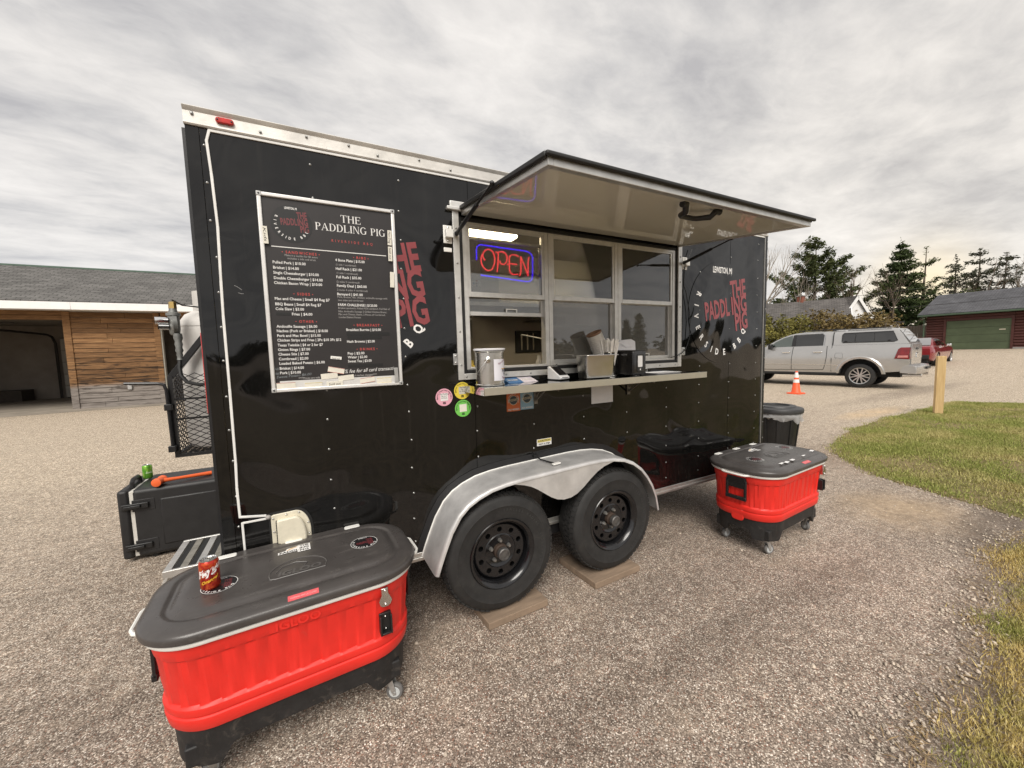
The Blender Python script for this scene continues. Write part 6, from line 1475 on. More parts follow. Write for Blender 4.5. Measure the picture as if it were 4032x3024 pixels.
rg = thing('gas_regulator', (-.36, 1.02, 1.70), 'grey gas regulator with chrome elbow beside the propane tank', 'regulator')
RGM = mat('grey_cast_metal', (.24, .245, .235), .55, .6, .25, 30)
mb = MB(); mb.lathe([(.018, 1.76), (.026, 1.77), (.030, 1.80), (.030, 1.88), (.038, 1.885), (.038, 1.90), (.024, 1.905), (.02, 1.93)], (-.345, 1.03, 0), (0, 0, 1), 18); mb.lathe([(.03, -.03), (.058, -.026), (.060, -.006), (.048, .002), (.018, .012)], (-.355, 1.02, 1.83), (-1, -.25, 0), 20); mb.build('body', RGM, rg)
mb = MB(); mb.lathe([(.022, 1.93), (.02, 1.97), (.012, 1.975)], (-.345, 1.03, 0), (0, 0, 1), 6); mb.build('cap_nut', mat('brass', (.45, .32, .12), .4, .9), rg)
mb = MB(); mb.cyl((-.37, 1.01, 1.850), (-.430, .99, 1.850), .022, n=16); mb.cyl((-.37, 1.01, 1.812), (-.415, .99, 1.812), .018, n=16); mb.build('chrome_elbow', CHROME, rg)
mb = MB(); mb.lathe([(.018, 1.60), (.014, 1.62), (.018, 1.63), (.015, 1.645), (.022, 1.66), (.017, 1.68), (.022, 1.70), (.018, 1.72), (.025, 1.74), (.022, 1.77)], (-.330, 1.02, 0), (0, 0, 1), 12); mb.build('fitting', RGM, rg)
mb = MB(); mb.tube([(-.330, 1.02, 1.61), (-.335, 1.01, 1.55), (-.33, 1.0, 1.50), (-.30, .99, 1.455), (-.24, .985, 1.435), (-.15, .985, 1.44), (-.05, .985, 1.44)], .012, 8); mb.build('hose', BLACKRUB, rg)
mb = MB(); mb.tube([(-.345, 1.03, 1.985), (-.30, 1.05, 1.955), (-.22, 1.1, 1.95), (-.18, 1.15, 2.0), (-.10, 1.2, 2.03)], .005, 6); mb.build('pigtail', BLACKRUB, rg)
MENU=[
('THE',0.600,0.696,2.273,'S'),
('PADDLING PIG',0.482,0.816,2.224,'S'),
('RIVERSIDE BBQ',0.552,0.748,2.172,'R'),
('SANDWICHES',0.346,0.479,2.096,'R'),
('Make it a combo for $5 extra.',0.341,0.485,2.083,'G'),
('includes a side and drink',0.352,0.475,2.069,'G'),
('Pulled Pork | $10.00',0.289,0.428,2.045,'W'),
('Brisket | $14.00',0.289,0.397,2.020,'W'),
('Single Cheeseburger | $10.00',0.288,0.483,1.996,'W'),
('Double Cheeseburger | $14.00',0.289,0.499,1.971,'W'),
('Chicken Bacon Wrap | $10.00',0.288,0.495,1.948,'W'),
('SIDES',0.382,0.437,1.898,'R'),
('Mac and Cheese | Small $4 Reg $7',0.286,0.525,1.873,'W'),
('BBQ Beans | Small $4 Reg $7',0.286,0.485,1.847,'W'),
('Cole Slaw | $3.00',0.286,0.407,1.824,'W'),
('Fries | $4.00',0.353,0.442,1.800,'W'),
('OTHER',0.382,0.446,1.764,'R'),
('Andouille Sausage | $6.00',0.284,0.460,1.740,'W'),
('Nachos (Pork or Brisket) | $18.00',0.284,0.507,1.718,'W'),
('Pork and Mac Bowl | $15.00',0.284,0.473,1.695,'W'),
('Chicken Strips and Fries | 2Pc $10 3Pc $12',0.283,0.567,1.673,'W'),
('Texas Twinkie | $4 or 2 for $7',0.283,0.480,1.649,'W'),
('Onion Rings | $7.00',0.283,0.421,1.627,'W'),
('Cheese Stix | $7.00',0.283,0.413,1.605,'W'),
('Cornbread | $2.00',0.283,0.410,1.582,'W'),
('Loaded Baked Potato | $6.00',0.284,0.483,1.560,'W'),
('Brisket | $14.00',0.284,0.388,1.536,'W'),
('Add',0.263,0.281,1.534,'H'),
('Pork | $10.00',0.284,0.373,1.514,'W'),
('Add',0.263,0.281,1.512,'H'),
('Sweet Potato $6.00',0.267,0.419,1.494,'H'),
('****Prices are subj',0.361,0.456,1.485,'g'),
('d market changes****',0.620,0.733,1.486,'g'),
('RIBS',0.665,0.710,2.096,'R'),
('4 Bone Plate | $15.00',0.563,0.704,2.077,'W'),
('(1 side 1 cornbread)',0.565,0.660,2.056,'G'),
('Half Rack | $21.00',0.563,0.688,2.034,'W'),
('(1 side 1 cornbread)',0.566,0.666,2.014,'G'),
('Full Rack | $35.00',0.563,0.683,1.992,'W'),
('(2 sides 2 cornbread)',0.563,0.672,1.970,'G'),
('Family Deal | $60.00',0.563,0.707,1.949,'W'),
('2 racks 4 sides 4 cornbread)',0.563,0.710,1.929,'G'),
('Barnyard | $41.00',0.562,0.685,1.906,'W'),
('Pork, brisket, ribs, chicken, andouille sausage with',0.562,0.809,1.893,'G'),
('two sides and cornbread',0.563,0.685,1.877,'G'),
('FARM CHALLENGE | $120.00',0.563,0.754,1.852,'W'),
('Brisket sandwich, Pulled Pork sandwich, Full Slab of',0.563,0.819,1.837,'G'),
('Ribs, Andouille Sausage 2 Grilled Chicken Breast,',0.563,0.803,1.820,'G'),
('Mac and Cheese, Beans, 2 Pieces of Cornbread,',0.562,0.794,1.805,'G'),
('Loaded Baked Potato',0.563,0.669,1.790,'G'),
('BREAKFAST',0.647,0.761,1.748,'R'),
('Breakfast Burrito | $10.00',0.594,0.767,1.724,'W'),
('Hash Browns | $2.00',0.594,0.732,1.663,'W'),
('DRINKS',0.655,0.729,1.622,'R'),
('Pop | $2.00',0.594,0.676,1.601,'W'),
('Water | $2.00',0.593,0.689,1.581,'W'),
('Sweet Tea | $3.00',0.593,0.710,1.560,'W'),
('% fee for all card transacti',0.574,0.824,1.504,'h'),
]
# ------------------------------------------------------------------ menu board and the strips on it
def serif(mb, s, x0, x1, zb, cap, y):
    t, h, sv = .15, .055, .05
    def L(ch):
        R = []
        def r(a, b, c, d): R.append([(a, c), (b, c), (b, d), (a, d)])
        def stem(x, w=t, z0=0, z1=1):
            r(x, x + w, z0, z1)
            if z0 == 0: r(x - .07, x + w + .07, 0, sv)
            if z1 == 1: r(x - .07, x + w + .07, 1 - sv, 1)
        def arc(cx, cz, rx, rz, a0, a1, tx, tz):
            n = 14; o = []; i = []
            for k in range(n + 1):
                a = radians(a0 + (a1 - a0) * k / n); o.append((cx + rx * cos(a), cz + rz * sin(a))); i.append((cx + (rx - tx) * cos(a), cz + (rz - tz) * sin(a)))
            for k in range(n): R.append([o[k], o[k + 1], i[k + 1], i[k]])
        if ch == 'T': stem(.33); r(0, .81, 1 - h, 1); r(0, .05, .78, 1); r(.76, .81, .78, 1); w = .81
        elif ch == 'H': stem(.07); stem(.67); r(.22, .67, .5, .5 + h); w = .89
        elif ch == 'E': stem(.07); r(.22, .70, 1 - h, 1); r(.22, .55, .5, .5 + h); r(.22, .74, 0, h); r(.66, .71, .78, 1); r(.70, .75, 0, .24); r(.52, .56, .42, .64); w = .77
        elif ch == 'P': stem(.07); arc(.36, .74, .30, .26, -90, 90, .15, .055); r(.22, .36, .48, .48 + h); r(.22, .36, 1 - h, 1); w = .68
        elif ch == 'A': R.append([(.03, 0), (.09, 0), (.47, 1), (.41, 1)]); R.append([(.66, 0), (.83, 0), (.49, 1), (.40, .98)]); r(.2, .66, .32, .32 + h); r(-.03, .2, 0, sv); r(.58, .92, 0, sv); w = .9
        elif ch == 'D': stem(.07); arc(.36, .5, .46, .5, -90, 90, .16, .055); r(.22, .36, 0, h); r(.22, .36, 1 - h, 1); w = .84
        elif ch == 'L': stem(.07); r(.22, .70, 0, h); r(.66, .71, 0, .26); w = .73
        elif ch == 'I': stem(.07); w = .29
        elif ch == 'N': stem(.09, .055); stem(.74, .055); R.append([(.09, 1), (.24, 1), (.795, 0), (.68, 0)]); w = .89
        elif ch == 'G': arc(.44, .5, .44, .52, 40, 330, .16, .055); stem(.66, .14, .05, .44); r(.58, .88, .42, .42 + sv); w = .9
        else: w = .35
        return R, w
    adv = sum(L(c)[1] + .10 for c in s) - .10; k = (x1 - x0) / adv; cx = x0; e = 0
    for c in s:
        R, w = L(c)
        for p in R:
            e = (e + 1) % 7; mb.add([(cx + a * k, y - e * .00004, zb + b * cap) for a, b in p], [tuple(range(len(p)))])
        cx += (w + .10) * k

def menu_board():
    t = thing('menu_board', (.556, -.01, 1.426), 'tall framed menu board hanging on the black trailer wall', 'menu board')
    x0, x1, z0, z1 = .244, .868, 1.426, 2.369; f = .018; ya, yb = -.024, -.003
    PB = mat('menu_panel_print', (.024, .021, .021), .38, 0, .12, 6)
    mb = MB(); mb.box(x0 + f, x1 - f, -.014, -.004, z0 + f, z1 - f); mb.build('panel', PB, t)
    FR = mat('white_aluminium_frame', (.72, .71, .69), .38, .35, .06, 15)
    for b in ((x0, x0 + f, z0 + .018, z1 - .018), (x1 - f, x1, z0 + .018, z1 - .018), (x0 + .018, x1 - .018, z0, z0 + f), (x0 + .018, x1 - .018, z1 - f, z1)):
        mb = MB(); mb.box(b[0], b[1], ya, yb, b[2], b[3]); mb.build('frame_rail', FR, t, bevel=.004)
    for x, z in ((x0, z0), (x1 - .02, z0), (x0, z1 - .02), (x1 - .02, z1 - .02)):
        mb = MB(); mb.box(x - .001, x + .021, ya - .002, yb, z - .001, z + .021); o = mb.build('frame_corner', mat('grey_corner_cap', (.45, .45, .44), .4, .4), t, bevel=.003)
        mb = MB(); mb.cyl((x + .01, ya - .001, z + .01), (x + .01, ya - .004, z + .01), .004, n=8); mb.build('corner_screw', BLACKMET, o)
    mb = MB(); mb.box(.280, .83, -.0165, -.0142, 1.444, 1.480); mb.build('lower_ledge', FR, t)
    y = -.0148
    PW = mat('menu_white_print', (.72, .71, .69), .5, 0, 0); PR = mat('menu_red_print', (.56, .075, .065), .5, 0, 0); PG = mat('menu_grey_print', (.36, .35, .34), .5, 0, 0); PH = mat('menu_chalk', (.20, .22, .23), .6, 0, .3, 60)
    for s, a, b, z, st in MENU:
        MW = MR = MG = MH = q_ = MB()
        if st == 'S': serif(MW, s, a, b, z, .036, y)
        elif st == 'R': put_text(MR, s, (a, y, z), (1, 0, 0), (0, 0, 1), width=b - a, cap=.0125, bold=0.0 if s == 'RIVERSIDE BBQ' else .010, sp=2.0 if s == 'RIVERSIDE BBQ' else 1.4)
        elif st == 'W': put_text(MW, s, (a, y, z), (1, 0, 0), (0, 0, 1), width=b - a, cap=.0125, bold=.016)
        elif st == 'G': put_text(MG, s, (a, y, z), (1, 0, 0), (0, 0, 1), width=b - a, cap=.0092)
        elif st == 'g': put_text(MG, s, (a, y, z), (1, 0, 0), (0, 0, 1), width=b - a, cap=.009, bold=.012)
        elif st == 'H': put_text(MH, s, (a, y, z), (1, 0, .06), (0, 0, 1), width=b - a, cap=.012, shear=.25)
        elif st == 'h': put_text(MW, s, (a, y, z), (1, 0, .03), (0, 0, 1), width=b - a, cap=.019, shear=.3)
        if st == 'R' and s != 'RIVERSIDE BBQ':
            for q in (a - .014, b + .012): MR.add([(u, y, v) for u, v in circ(q, z + .006, .0022, 8)], [tuple(range(8))])
        q_.build({'S': 'menu_title', 'R': 'menu_heading', 'W': 'menu_line', 'G': 'menu_small_print', 'g': 'menu_small_print', 'H': 'menu_chalk_note', 'h': 'menu_handwriting'}[st], {'S': PW, 'R': PR, 'W': PW, 'G': PG, 'g': PG, 'H': PH, 'h': PW}[st], t, smooth=0, recalc=False)
    mb = MB(); mb.box(.288, .815, y - .0003, y, 2.1225, 2.1265); mb.build('menu_rule', PW, t)
    # small round logo
    cx, cz = .381, 2.237
    mb = MB(); mb.add([(u, y, v) for u, v in circ(cx, cz, .0885, 48)], [tuple(range(48))]); lg = mb.build('logo_disc', mat('menu_logo_black', (.012, .012, .012), .4), t, smooth=0)
    mb = MB(); put_text(mb, 'LEWISTON, MI', (.354, y - .0006, cz + .068), (1, 0, 0), (0, 0, 1), width=.052, cap=.0105, bold=.02)
    put_arc_text(mb, 'RIVERSIDEBBQ', (cx, y - .0006, cz), (1, 0, 0), (0, 0, 1), .070, [155, 170.6, 185.7, 202, 218, 232.5, 246, 259, 276, 302, 316, 332], .0115, .02, True, .85); mb.build('logo_lettering', DECALW, lg, smooth=0, recalc=False)
    a = radians(4); u_ = (cos(a), 0, sin(a)); v_ = (-sin(a), 0, cos(a)); mb = MB()
    put_text(mb, 'THE', (cx + .023, y - .0006, cz + .028), u_, v_, width=.044, cap=.030, bold=.03); put_text(mb, 'PADDL', (cx - .046, y - .0006, cz - .008), u_, v_, width=.069, cap=.030, bold=.03)
    put_text(mb, 'ING', (cx + .026, y - .0006, cz - .004), u_, v_, width=.044, cap=.030, bold=.03); put_text(mb, 'PIG', (cx + .036, y - .0006, cz - .036), u_, v_, width=.037, cap=.030, bold=.03)
    mb.build('logo_lettering', mat('menu_dull_red', (.17, .035, .04), .5, 0, 0), lg, smooth=0, recalc=False)
    for x0_, x1_, z0_, z1_ in ((.287, .348, 1.800, 1.812), (.594, .811, 1.700, 1.717), (.598, .769, 1.681, 1.696), (.592, .767, 1.533, 1.549)):
        mb = MB(); mb.box(x0_, x1_, y - .0008, y - .0001, z0_, z1_); mb.build('blackout_tape', mat('black_tape', (.008, .008, .008), .5), t)
menu_board()

MAGM = mat('cream_magnet', (.70, .67, .58), .55, 0, .07, 30)
MAGS = [(.268, 2.171, .021, .080, 2, 'Kids', 'cream strip on the left rail of the menu board'),
        (.836, 2.218, .021, .078, -2, 'Hot Dog', 'cream strip beside the title on the right menu rail'),
        (.835, 2.134, .021, .076, -1, 'Sold out', 'cream strip reading Sold out sideways, right menu rail'),
        (.838, 1.998, .022, .082, -2, '', 'blank cream strip halfway down the right menu rail'),
        (.537, 1.586, .052, .015, -8, 'Sold out', 'small white tilted strip beside Cornbread on the menu'),
        (.534, 1.522, .078, .028, -12, '', 'tilted cream strip left of the card fee note'),
        (.500, 1.494, .078, .028, 4, '', 'blank cream strip covering the prices line, left one'),
        (.579, 1.481, .076, .026, 5, '', 'blank cream strip covering the prices line, right one'),
        (.306, 1.457, .082, .030, 0, '', 'blank cream strip at the lower left board corner'),
        (.426, 1.451, .080, .028, 0, '', 'yellow-edged blank strip, second along the board bottom'),
        (.523, 1.452, .078, .028, 2, 'Sold out', 'cream strip reading Sold out at the board bottom'),
        (.683, 1.463, .076, .028, 7, '', 'tilted blank strip, fourth along the board bottom'),
        (.769, 1.457, .078, .028, 1, '', 'blank strip at the lower right board corner'),
        (.834, 1.483, .020, .080, 2, '', 'upright worn strip on the lower right menu rail')]
for i, (cx, cz, w_, h_, an, s, lb) in enumerate(MAGS):
    t = thing('label_strip', (cx, -.026, cz), lb, 'label strip', group='strips on the menu board')
    a = radians(an); u_ = Vector((cos(a), 0, sin(a))); v_ = Vector((-sin(a), 0, cos(a)))
    yy = -.0265 if (cx < .285 or cx > .82) else (-.0185 if cz < 1.475 else (-.0172 if i != 6 else -.0168))
    mb = MB(); mb.obox((cx, yy, cz), u_ * (w_ / 2), (0, .0012, 0), v_ * (h_ / 2)); st = mb.build('strip', MAGM if i not in (4, 13) else (WHITEP if i == 4 else GALV), t, bevel=.0006)
    mb = MB()
    if i in (5, 8, 9, 11, 12):
        for q in (-1, 1): mb.obox(Vector((cx, yy - .0014, cz)) + v_ * (q * (h_ / 2 - .0012)), u_ * (w_ / 2 - .001), (0, .0003, 0), v_ * .0009)
        mb.build('strip_edge', mat('strip_edge_%d' % (i % 3), [(.45, .12, .10), (.25, .24, .25), (.62, .48, .10)][[5, 8, 9, 11, 12].index(i) % 3], .6), t)
    if s:
        mb = MB()
        if h_ > w_: put_text(mb, s, Vector((cx, yy - .0016, cz)) + v_ * (h_ * .42) - u_ * .006, -v_, u_, width=h_ * .8, cap=.011, shear=.2)
        else: put_text(mb, s, Vector((cx, yy - .0016, cz)) - v_ * .006, u_, v_, width=w_ * .72, cap=h_ * .45, align='c', shear=.2)
        mb.build('handwriting', INK, t, smooth=0, recalc=False)

# ------------------------------------------------------------------ open sign and papers behind the glass
def open_sign():
    t = thing('open_sign', (1.585, .085, 2.07), 'lit neon style sign reading OPEN inside the left window', 'sign')
    def q(px, py):
        s = (px - 515) / 820.0; yt = 660 + (px - 515) * .146; yb = 1110 + (px - 515) * .085
        return (1.379 + s * .413, .080, 2.266 - .012 * s - (py - yt) / (yb - yt) * .190)
    RE = mat('red_neon', (.6, .05, .05), .5, 0, 0, emit=(1.0, .045, .06), estr=1.15); BL = mat('blue_neon', (.05, .02, .6), .5, 0, 0, emit=(.03, .0, 1.0), estr=1.6)
    def smooth_(P, n=4):
        P = [Vector(p) for p in P]; R = []
        for i in range(len(P) - 1):
            p0, p1, p2, p3 = P[max(i - 1, 0)], P[i], P[i + 1], P[min(i + 2, len(P) - 1)]
            for k in range(n):
                s = k / n; R.append(.5 * ((2 * p1) + (-p0 + p2) * s + (2 * p0 - 5 * p1 + 4 * p2 - p3) * s * s + (-p0 + 3 * p1 - 3 * p2 + p3) * s ** 3))
        R.append(P[-1]); return R
    LT = {'letter_o': [[(635, 890), (610, 850), (608, 800), (640, 745), (690, 730), (740, 760), (768, 830), (765, 920), (735, 1000), (690, 1035), (640, 1020), (600, 970), (580, 900), (585, 840), (600, 805)]],
          'letter_p': [[(785, 765), (820, 790), (818, 860), (810, 960), (798, 1055)], [(822, 775), (870, 760), (925, 790), (948, 850), (930, 915), (890, 945), (850, 925), (838, 890)]],
          'letter_e': [[(1120, 835), (1070, 810), (1010, 810), (980, 850), (980, 930), (978, 1010), (990, 1060), (1030, 1085), (1100, 1085)], [(945, 945), (1000, 935), (1090, 945)]],
          'letter_n': [[(1125, 1105), (1145, 1050), (1150, 940), (1150, 830)], [(1150, 830), (1190, 930), (1240, 1060), (1255, 1110)], [(1255, 1110), (1258, 1000), (1262, 900), (1280, 840)]]}
    for k, S in LT.items():
        mb = MB()
        for s in S: mb.tube(smooth_([q(*p) for p in s]), .0042, 6)
        mb.build(k, RE, t)
    mb = MB(); bd = [(575, 662), (780, 692), (1000, 725), (1210, 755), (1290, 785), (1328, 840), (1330, 920), (1322, 1110), (1300, 1165), (1250, 1185), (1150, 1175), (900, 1143), (640, 1112), (560, 1098), (525, 1060), (520, 980), (520, 880), (522, 740), (535, 690)]
    mb.tube(smooth_([q(*p) for p in bd] + [q(*bd[0])]), .0038, 6); mb.build('border_tube', BL, t)
    mb = MB(); mb.box(1.372, 1.80, .088, .0895, 2.055, 2.275); mb.build('backing_plate', M_glass('clear_acrylic', (.80, .80, .82), refl=.6), t, smooth=0)
    for x in (1.40, 1.77): mb = MB(); mb.tube([(x, .086, 2.26), (x, .086, 2.35)], .0012, 4); mb.build('hanging_chain', GALV, t)
open_sign()

def paper(name, box, label, lines, col=WHITEPAPER, patches=()):
    x0, x1, z0, z1, y = box; t = thing(name, ((x0 + x1) / 2, y, z0), label, 'paper')
    mb = MB(); mb.box(x0, x1, y, y + .0006, z0, z1); sh_ = mb.build('sheet', col, t)
    mb = MB()
    for s, x, z, c, al in lines: put_text(mb, s, (x, y - .0006, z), UX, VZ, cap=c, align=al, bold=.01)
    if mb.v: mb.build('print', INK, t, smooth=0, recalc=False)
    for a, b, c, d, cl in patches: mb = MB(); mb.box(a, b, y - .0008, y - .0001, c, d); mb.build('printed_mark', mat('mark_%d' % int(cl[0] * 100), cl, .6), t)
paper('price_notice', (1.299, 1.401, 2.052, 2.168, .070), 'white printed notice taped inside the left window', [('Thank you for', 1.35, 2.150, .005, 'c'), ('your patience', 1.35, 2.142, .005, 'c'), ('all our food is', 1.35, 2.134, .005, 'c'), ('made fresh', 1.35, 2.126, .005, 'c'), ('to order daily', 1.35, 2.118, .005, 'c'), ('please allow', 1.35, 2.110, .005, 'c'), ('extra time', 1.35, 2.102, .005, 'c')])
paper('card_notice', (1.300, 1.402, 2.002, 2.051, .070), 'white card payment notice below the printed notice', [('VISA', 1.345, 2.040, .005, 'l'), ('Pay', 1.308, 2.024, .006, 'l')], patches=((1.366, 1.378, 2.036, 2.046, (.5, .1, .06)), (1.346, 1.358, 2.018, 2.030, (.08, .25, .4)), (1.364, 1.376, 2.018, 2.030, (.18, .17, .16)), (1.366, 1.376, 2.005, 2.013, (.07, .12, .35))))
THINP = M_glass('thin_sheet_paper', (.5, .5, .48), refl=.3)
paper('permit_sheet', (2.835, 3.050, 2.222, 2.325, .070), 'pale wrinkled permit sheet high in the right window', [('FOOD SERVICE LICENSE', 2.94, 2.295, .009, 'c'), ('STATE OF MICHIGAN', 2.94, 2.275, .007, 'c')], col=mat('grey_permit_paper', (.42, .42, .41), .7, 0, .12, 25))
paper('inspection_label', (2.950, 3.046, 1.983, 2.071, .068), 'white inspection label dated 07/06/24 in right window', [('HOOD AND DUCT', 2.998, 2.060, .0055, 'c'), ('INSPECTION TAG', 2.998, 2.051, .0055, 'c'), ('Next service', 2.956, 2.035, .0055, 'l'), ('due date', 2.956, 2.024, .0055, 'l'), ('07/06/24', 2.998, 1.990, .012, 'c')])

# ------------------------------------------------------------------ things on the shelf
SZ = 1.4004
def bucket():
    c = Vector((1.343, -.150, SZ)); t = thing('tip_bucket', c, 'silver paint can with tip note at the left end of shelf', 'bucket')
    mb = MB(); mb.lathe([(.083, .0), (.086, .002), (.086, .008), (.083, .011), (.083, .190), (.087, .194), (.087, .199), (.083, .202)], c, (0, 0, 1), 48); mb.build('can', mat('tin_plate', (.62, .61, .58), .25, 1.0, .1, 12, rvar=.1), t)
    mb = MB(); mb.lathe([(.083, .2025), (.092, .2026), (.093, .211), (.090, .214), (.001, .214)], c, (0, 0, 1), 40); mb.build('lid', mat('pale_lid', (.72, .72, .75), .4), t)
    an = radians(238); e = c + Vector((cos(an) * .084, sin(an) * .084, .150)); n_ = Vector((cos(an), sin(an), 0))
    mb = MB(); mb.lathe([(.019, 0), (.018, .004), (.012, .006), (.011, .012), (.005, .016), (.001, .017)], e, n_, 18); mb.build('handle_ear', STEEL, t)
    mb = MB(); P = []
    for k in range(15):
        a = pi * k / 14; P.append(c + Vector((cos(an) * .098 * cos(a) + sin(an) * .0 - .09 * sin(a) * .9, sin(an) * .098 * cos(a) * 1.0, .150 - .085 * sin(a))))
    mb.tube(P, .0018, 6); mb.build('bail_handle', GALV, t)
    # note wrapped round the can
    a0, a1 = radians(262), radians(338); R = [[c + Vector((cos(a0 + (a1 - a0) * k / 14) * .0845, sin(a0 + (a1 - a0) * k / 14) * .0845, z)) for k in range(15)] for z in (.030, .152)]
    mb = MB(); mb.loft(R, cap=False, open_ring=True); mb.build('note', mat('lilac_white_note', (.74, .73, .78), .7, 0, .03, 20), t)
    def wrap(mb, s, ang, z, cap, bold=.015, slant=0):
        P, F = text_geo(s, bold); k = cap / CAPH
        mb.add([c + Vector((cos(radians(ang) + (p[0] * k) / .0852) * .0852, sin(radians(ang) + (p[0] * k) / .0852) * .0852, z + p[1] * k + slant * p[0] * k)) for p in P], F)
    mb = MB(); wrap(mb, 'PADDLING', 300, .078, .016, .03); wrap(mb, 'PIG', 312, .060, .014, .03); mb.build('note_print', mat('blue_grey_ink', (.03, .035, .05), .6), t, smooth=0, recalc=False)
    mb = MB(); wrap(mb, 'Tips are app', 280, .118, .010, .02, .45); wrap(mb, 'Thank you', 300, .042, .010, .02, -.1); mb.build('note_print', mat('plum_ink', (.22, .06, .10), .6), t, smooth=0, recalc=False)
    mb = MB(); wrap(mb, '___', 297, .100, .02, .04); mb.build('note_print', mat('orange_ink', (.65, .35, .04), .6), t, smooth=0, recalc=False)
bucket()
for x0, x1, m_, lb, s in ((1.487, 1.590, mat('blue_card', (.045, .14, .32), .5), 'small blue card lying on shelf beside the tip bucket', 'PAY CHASERS'), (1.592, 1.694, mat('lilac_card', (.62, .58, .64), .5), 'small lilac card lying right of the blue card', 'NOMADIC')):
    t = thing('flat_card', ((x0 + x1) / 2, -.075, SZ), lb, 'card', group='cards on the shelf')
    mb = MB(); mb.add([(x0, -.110, SZ + .001), (x1, -.110, SZ + .001), (x1, -.016, SZ + .026), (x0, -.016, SZ + .026), (x0, -.110, SZ), (x1, -.110, SZ), (x1, -.016, SZ), (x0, -.016, SZ)], [(0, 1, 2, 3), (0, 4, 5, 1), (1, 5, 6, 2), (3, 7, 4, 0), (2, 6, 7, 3)]); mb.build('card', m_, t, smooth=0)
    mb = MB(); put_text(mb, s, ((x0 + x1) / 2, -.075, SZ + .0118), (1, 0, 0), (0, .966, .257), width=.07, cap=.020, align='c', bold=.02); mb.build('card_print', DECALW, t, smooth=0, recalc=False)

def reader():
    t = thing('card_reader', (1.85, -.10, SZ), 'white wedge-shaped card reader on the shelf', 'card reader', rotz=radians(-80))
    P = [(-.050, .004), (.065, .004), (.072, .012), (.072, .020), (.062, .027), (-.036, .090), (-.050, .086)]
    mb = MB(); mb.prism(P, 'xz', -.042, .042); mb.build('body', mat('glossy_white_case', (.80, .80, .80), .25), t, local=True, bevel=.006)
    d = Vector((.098, 0, -.063)).normalized(); n_ = Vector((.063, 0, .098)).normalized(); c = Vector((.013, 0, .0585)) + n_ * .0022
    mb = MB(); mb.obox(c, d * .050, (0, .034, 0), n_ * .002); mb.build('screen', mat('black_screen', (.01, .01, .012), .08), t, local=True, bevel=.002)
    mb = MB(); mb.tube([(-.04, .02, .012), (-.075, -.01, .010), (-.10, .01, .03), (-.10, .05, .07), (-.09, .09, .10)], .0022, 6); mb.build('cable', BLACKRUB, t, local=True)
    mb = MB(); mb.box(.0725, .0735, -.028, .028, .016, .019); mb.build('card_slot', INK, t, local=True)
reader()

def pan():
    t = thing('steel_pan', (2.115, -.165, SZ), 'deep stainless steel pan on the shelf', 'pan', rotz=radians(-4))
    R = []
    for hx, hy, z, r in ((.100, .055, .001, .020), (.106, .061, .006, .022), (.112, .067, .10, .024), (.117, .072, .150, .026), (.119, .074, .155, .026), (.137, .092, .156, .03), (.138, .093, .153, .03), (.137, .092, .151, .03), (.118, .073, .1505, .026), (.1165, .0715, .148, .025), (.111, .066, .10, .024), (.105, .06, .012, .022)):
        R.append([(x, y, z) for x, y in rrect(-hx, hx, -hy, hy, r, 5)])
    mb = MB(); mb.loft(R, cap=True); mb.build('pan', STEEL, t, local=True)
pan()

def straws():
    c = Vector((2.284, -.105, SZ)); t = thing('straw_holder', c, 'steel cylinder full of wrapped straws behind the steel pan', 'straw holder')
    mb = MB(); mb.lathe([(.058, 0), (.060, .004), (.058, .010), (.046, .014), (.045, .165), (.047, .170), (.044, .172), (.042, .165), (.042, .02)], c, (0, 0, 1), 32, cap=False); mb.build('cylinder', STEEL, t)
    mb = MB(); mb.lathe([(.0455, .150), (.0462, .151), (.0462, .164), (.0455, .165)], c, (0, 0, 1), 32, cap=False); mb.build('dark_band', BLACKP, t)
    rr = random.Random(6); ST = mat('paper_straw_wrap', (.84, .80, .74), .7, 0, .10, 60)
    for i in range(34):
        a = rr.uniform(0, 2 * pi); q = sqrt(rr.random()); b0 = c + Vector((cos(a) * q * .03, sin(a) * q * .03, .02)); b1 = c + Vector((cos(a) * q * .088, sin(a) * q * .075, .246 + rr.uniform(-.012, .022)))
        s = thing('straw', b0, 'paper wrapped straw standing in the steel straw cylinder', 'straw', group='straws in the steel cylinder')
        mb = MB(); mb.tube([b0, b0.lerp(b1, .95), b1], [.0045, .0045, .0055], 6); mb.build('wrapper', ST, s)
straws()

def cups():
    p0 = Vector((2.295, -.055, 1.50)); ax = Vector((-.42, .03, .90)).normalized(); t = thing('cup_sleeve', (2.30, -.05, SZ), 'dark leaning cup dispenser tube behind the straws', 'cup dispenser')
    mb = MB(); mb.lathe([(.058, 0), (.060, .002), (.060, .150), (.057, .150), (.057, .004)], p0 - ax * .09, ax, 28, cap=False); mb.build('tube', BLACKP, t)
    mb = MB(); mb.bar((2.315, -.05, SZ), p0 - ax * .06, .06, .02); mb.build('stand', BLACKP, t)
    CW = mat('white_paper_cup', (.70, .66, .60), .6, 0, .05, 20); CB = mat('brown_cup_liner', (.25, .14, .08), .7)
    for k in range(13):
        o = p0 + ax * (.045 + .0145 * k); e = thing('paper_cup', o, 'white paper cup in the leaning stack behind the straws', 'cup', group='stacked paper cups') if k < 12 else thing('paper_cup', o, 'brown topmost cup of the leaning stack', 'cup')
        mb = MB(); mb.lathe([(.038, -.05), (.0455, .003), (.0565, .005), (.0565, .0105), (.050, .011), (.037, -.045)], o, ax, 28, cap=(k == 12)); mb.build('cup', CW if k < 12 else CB, e)
cups()

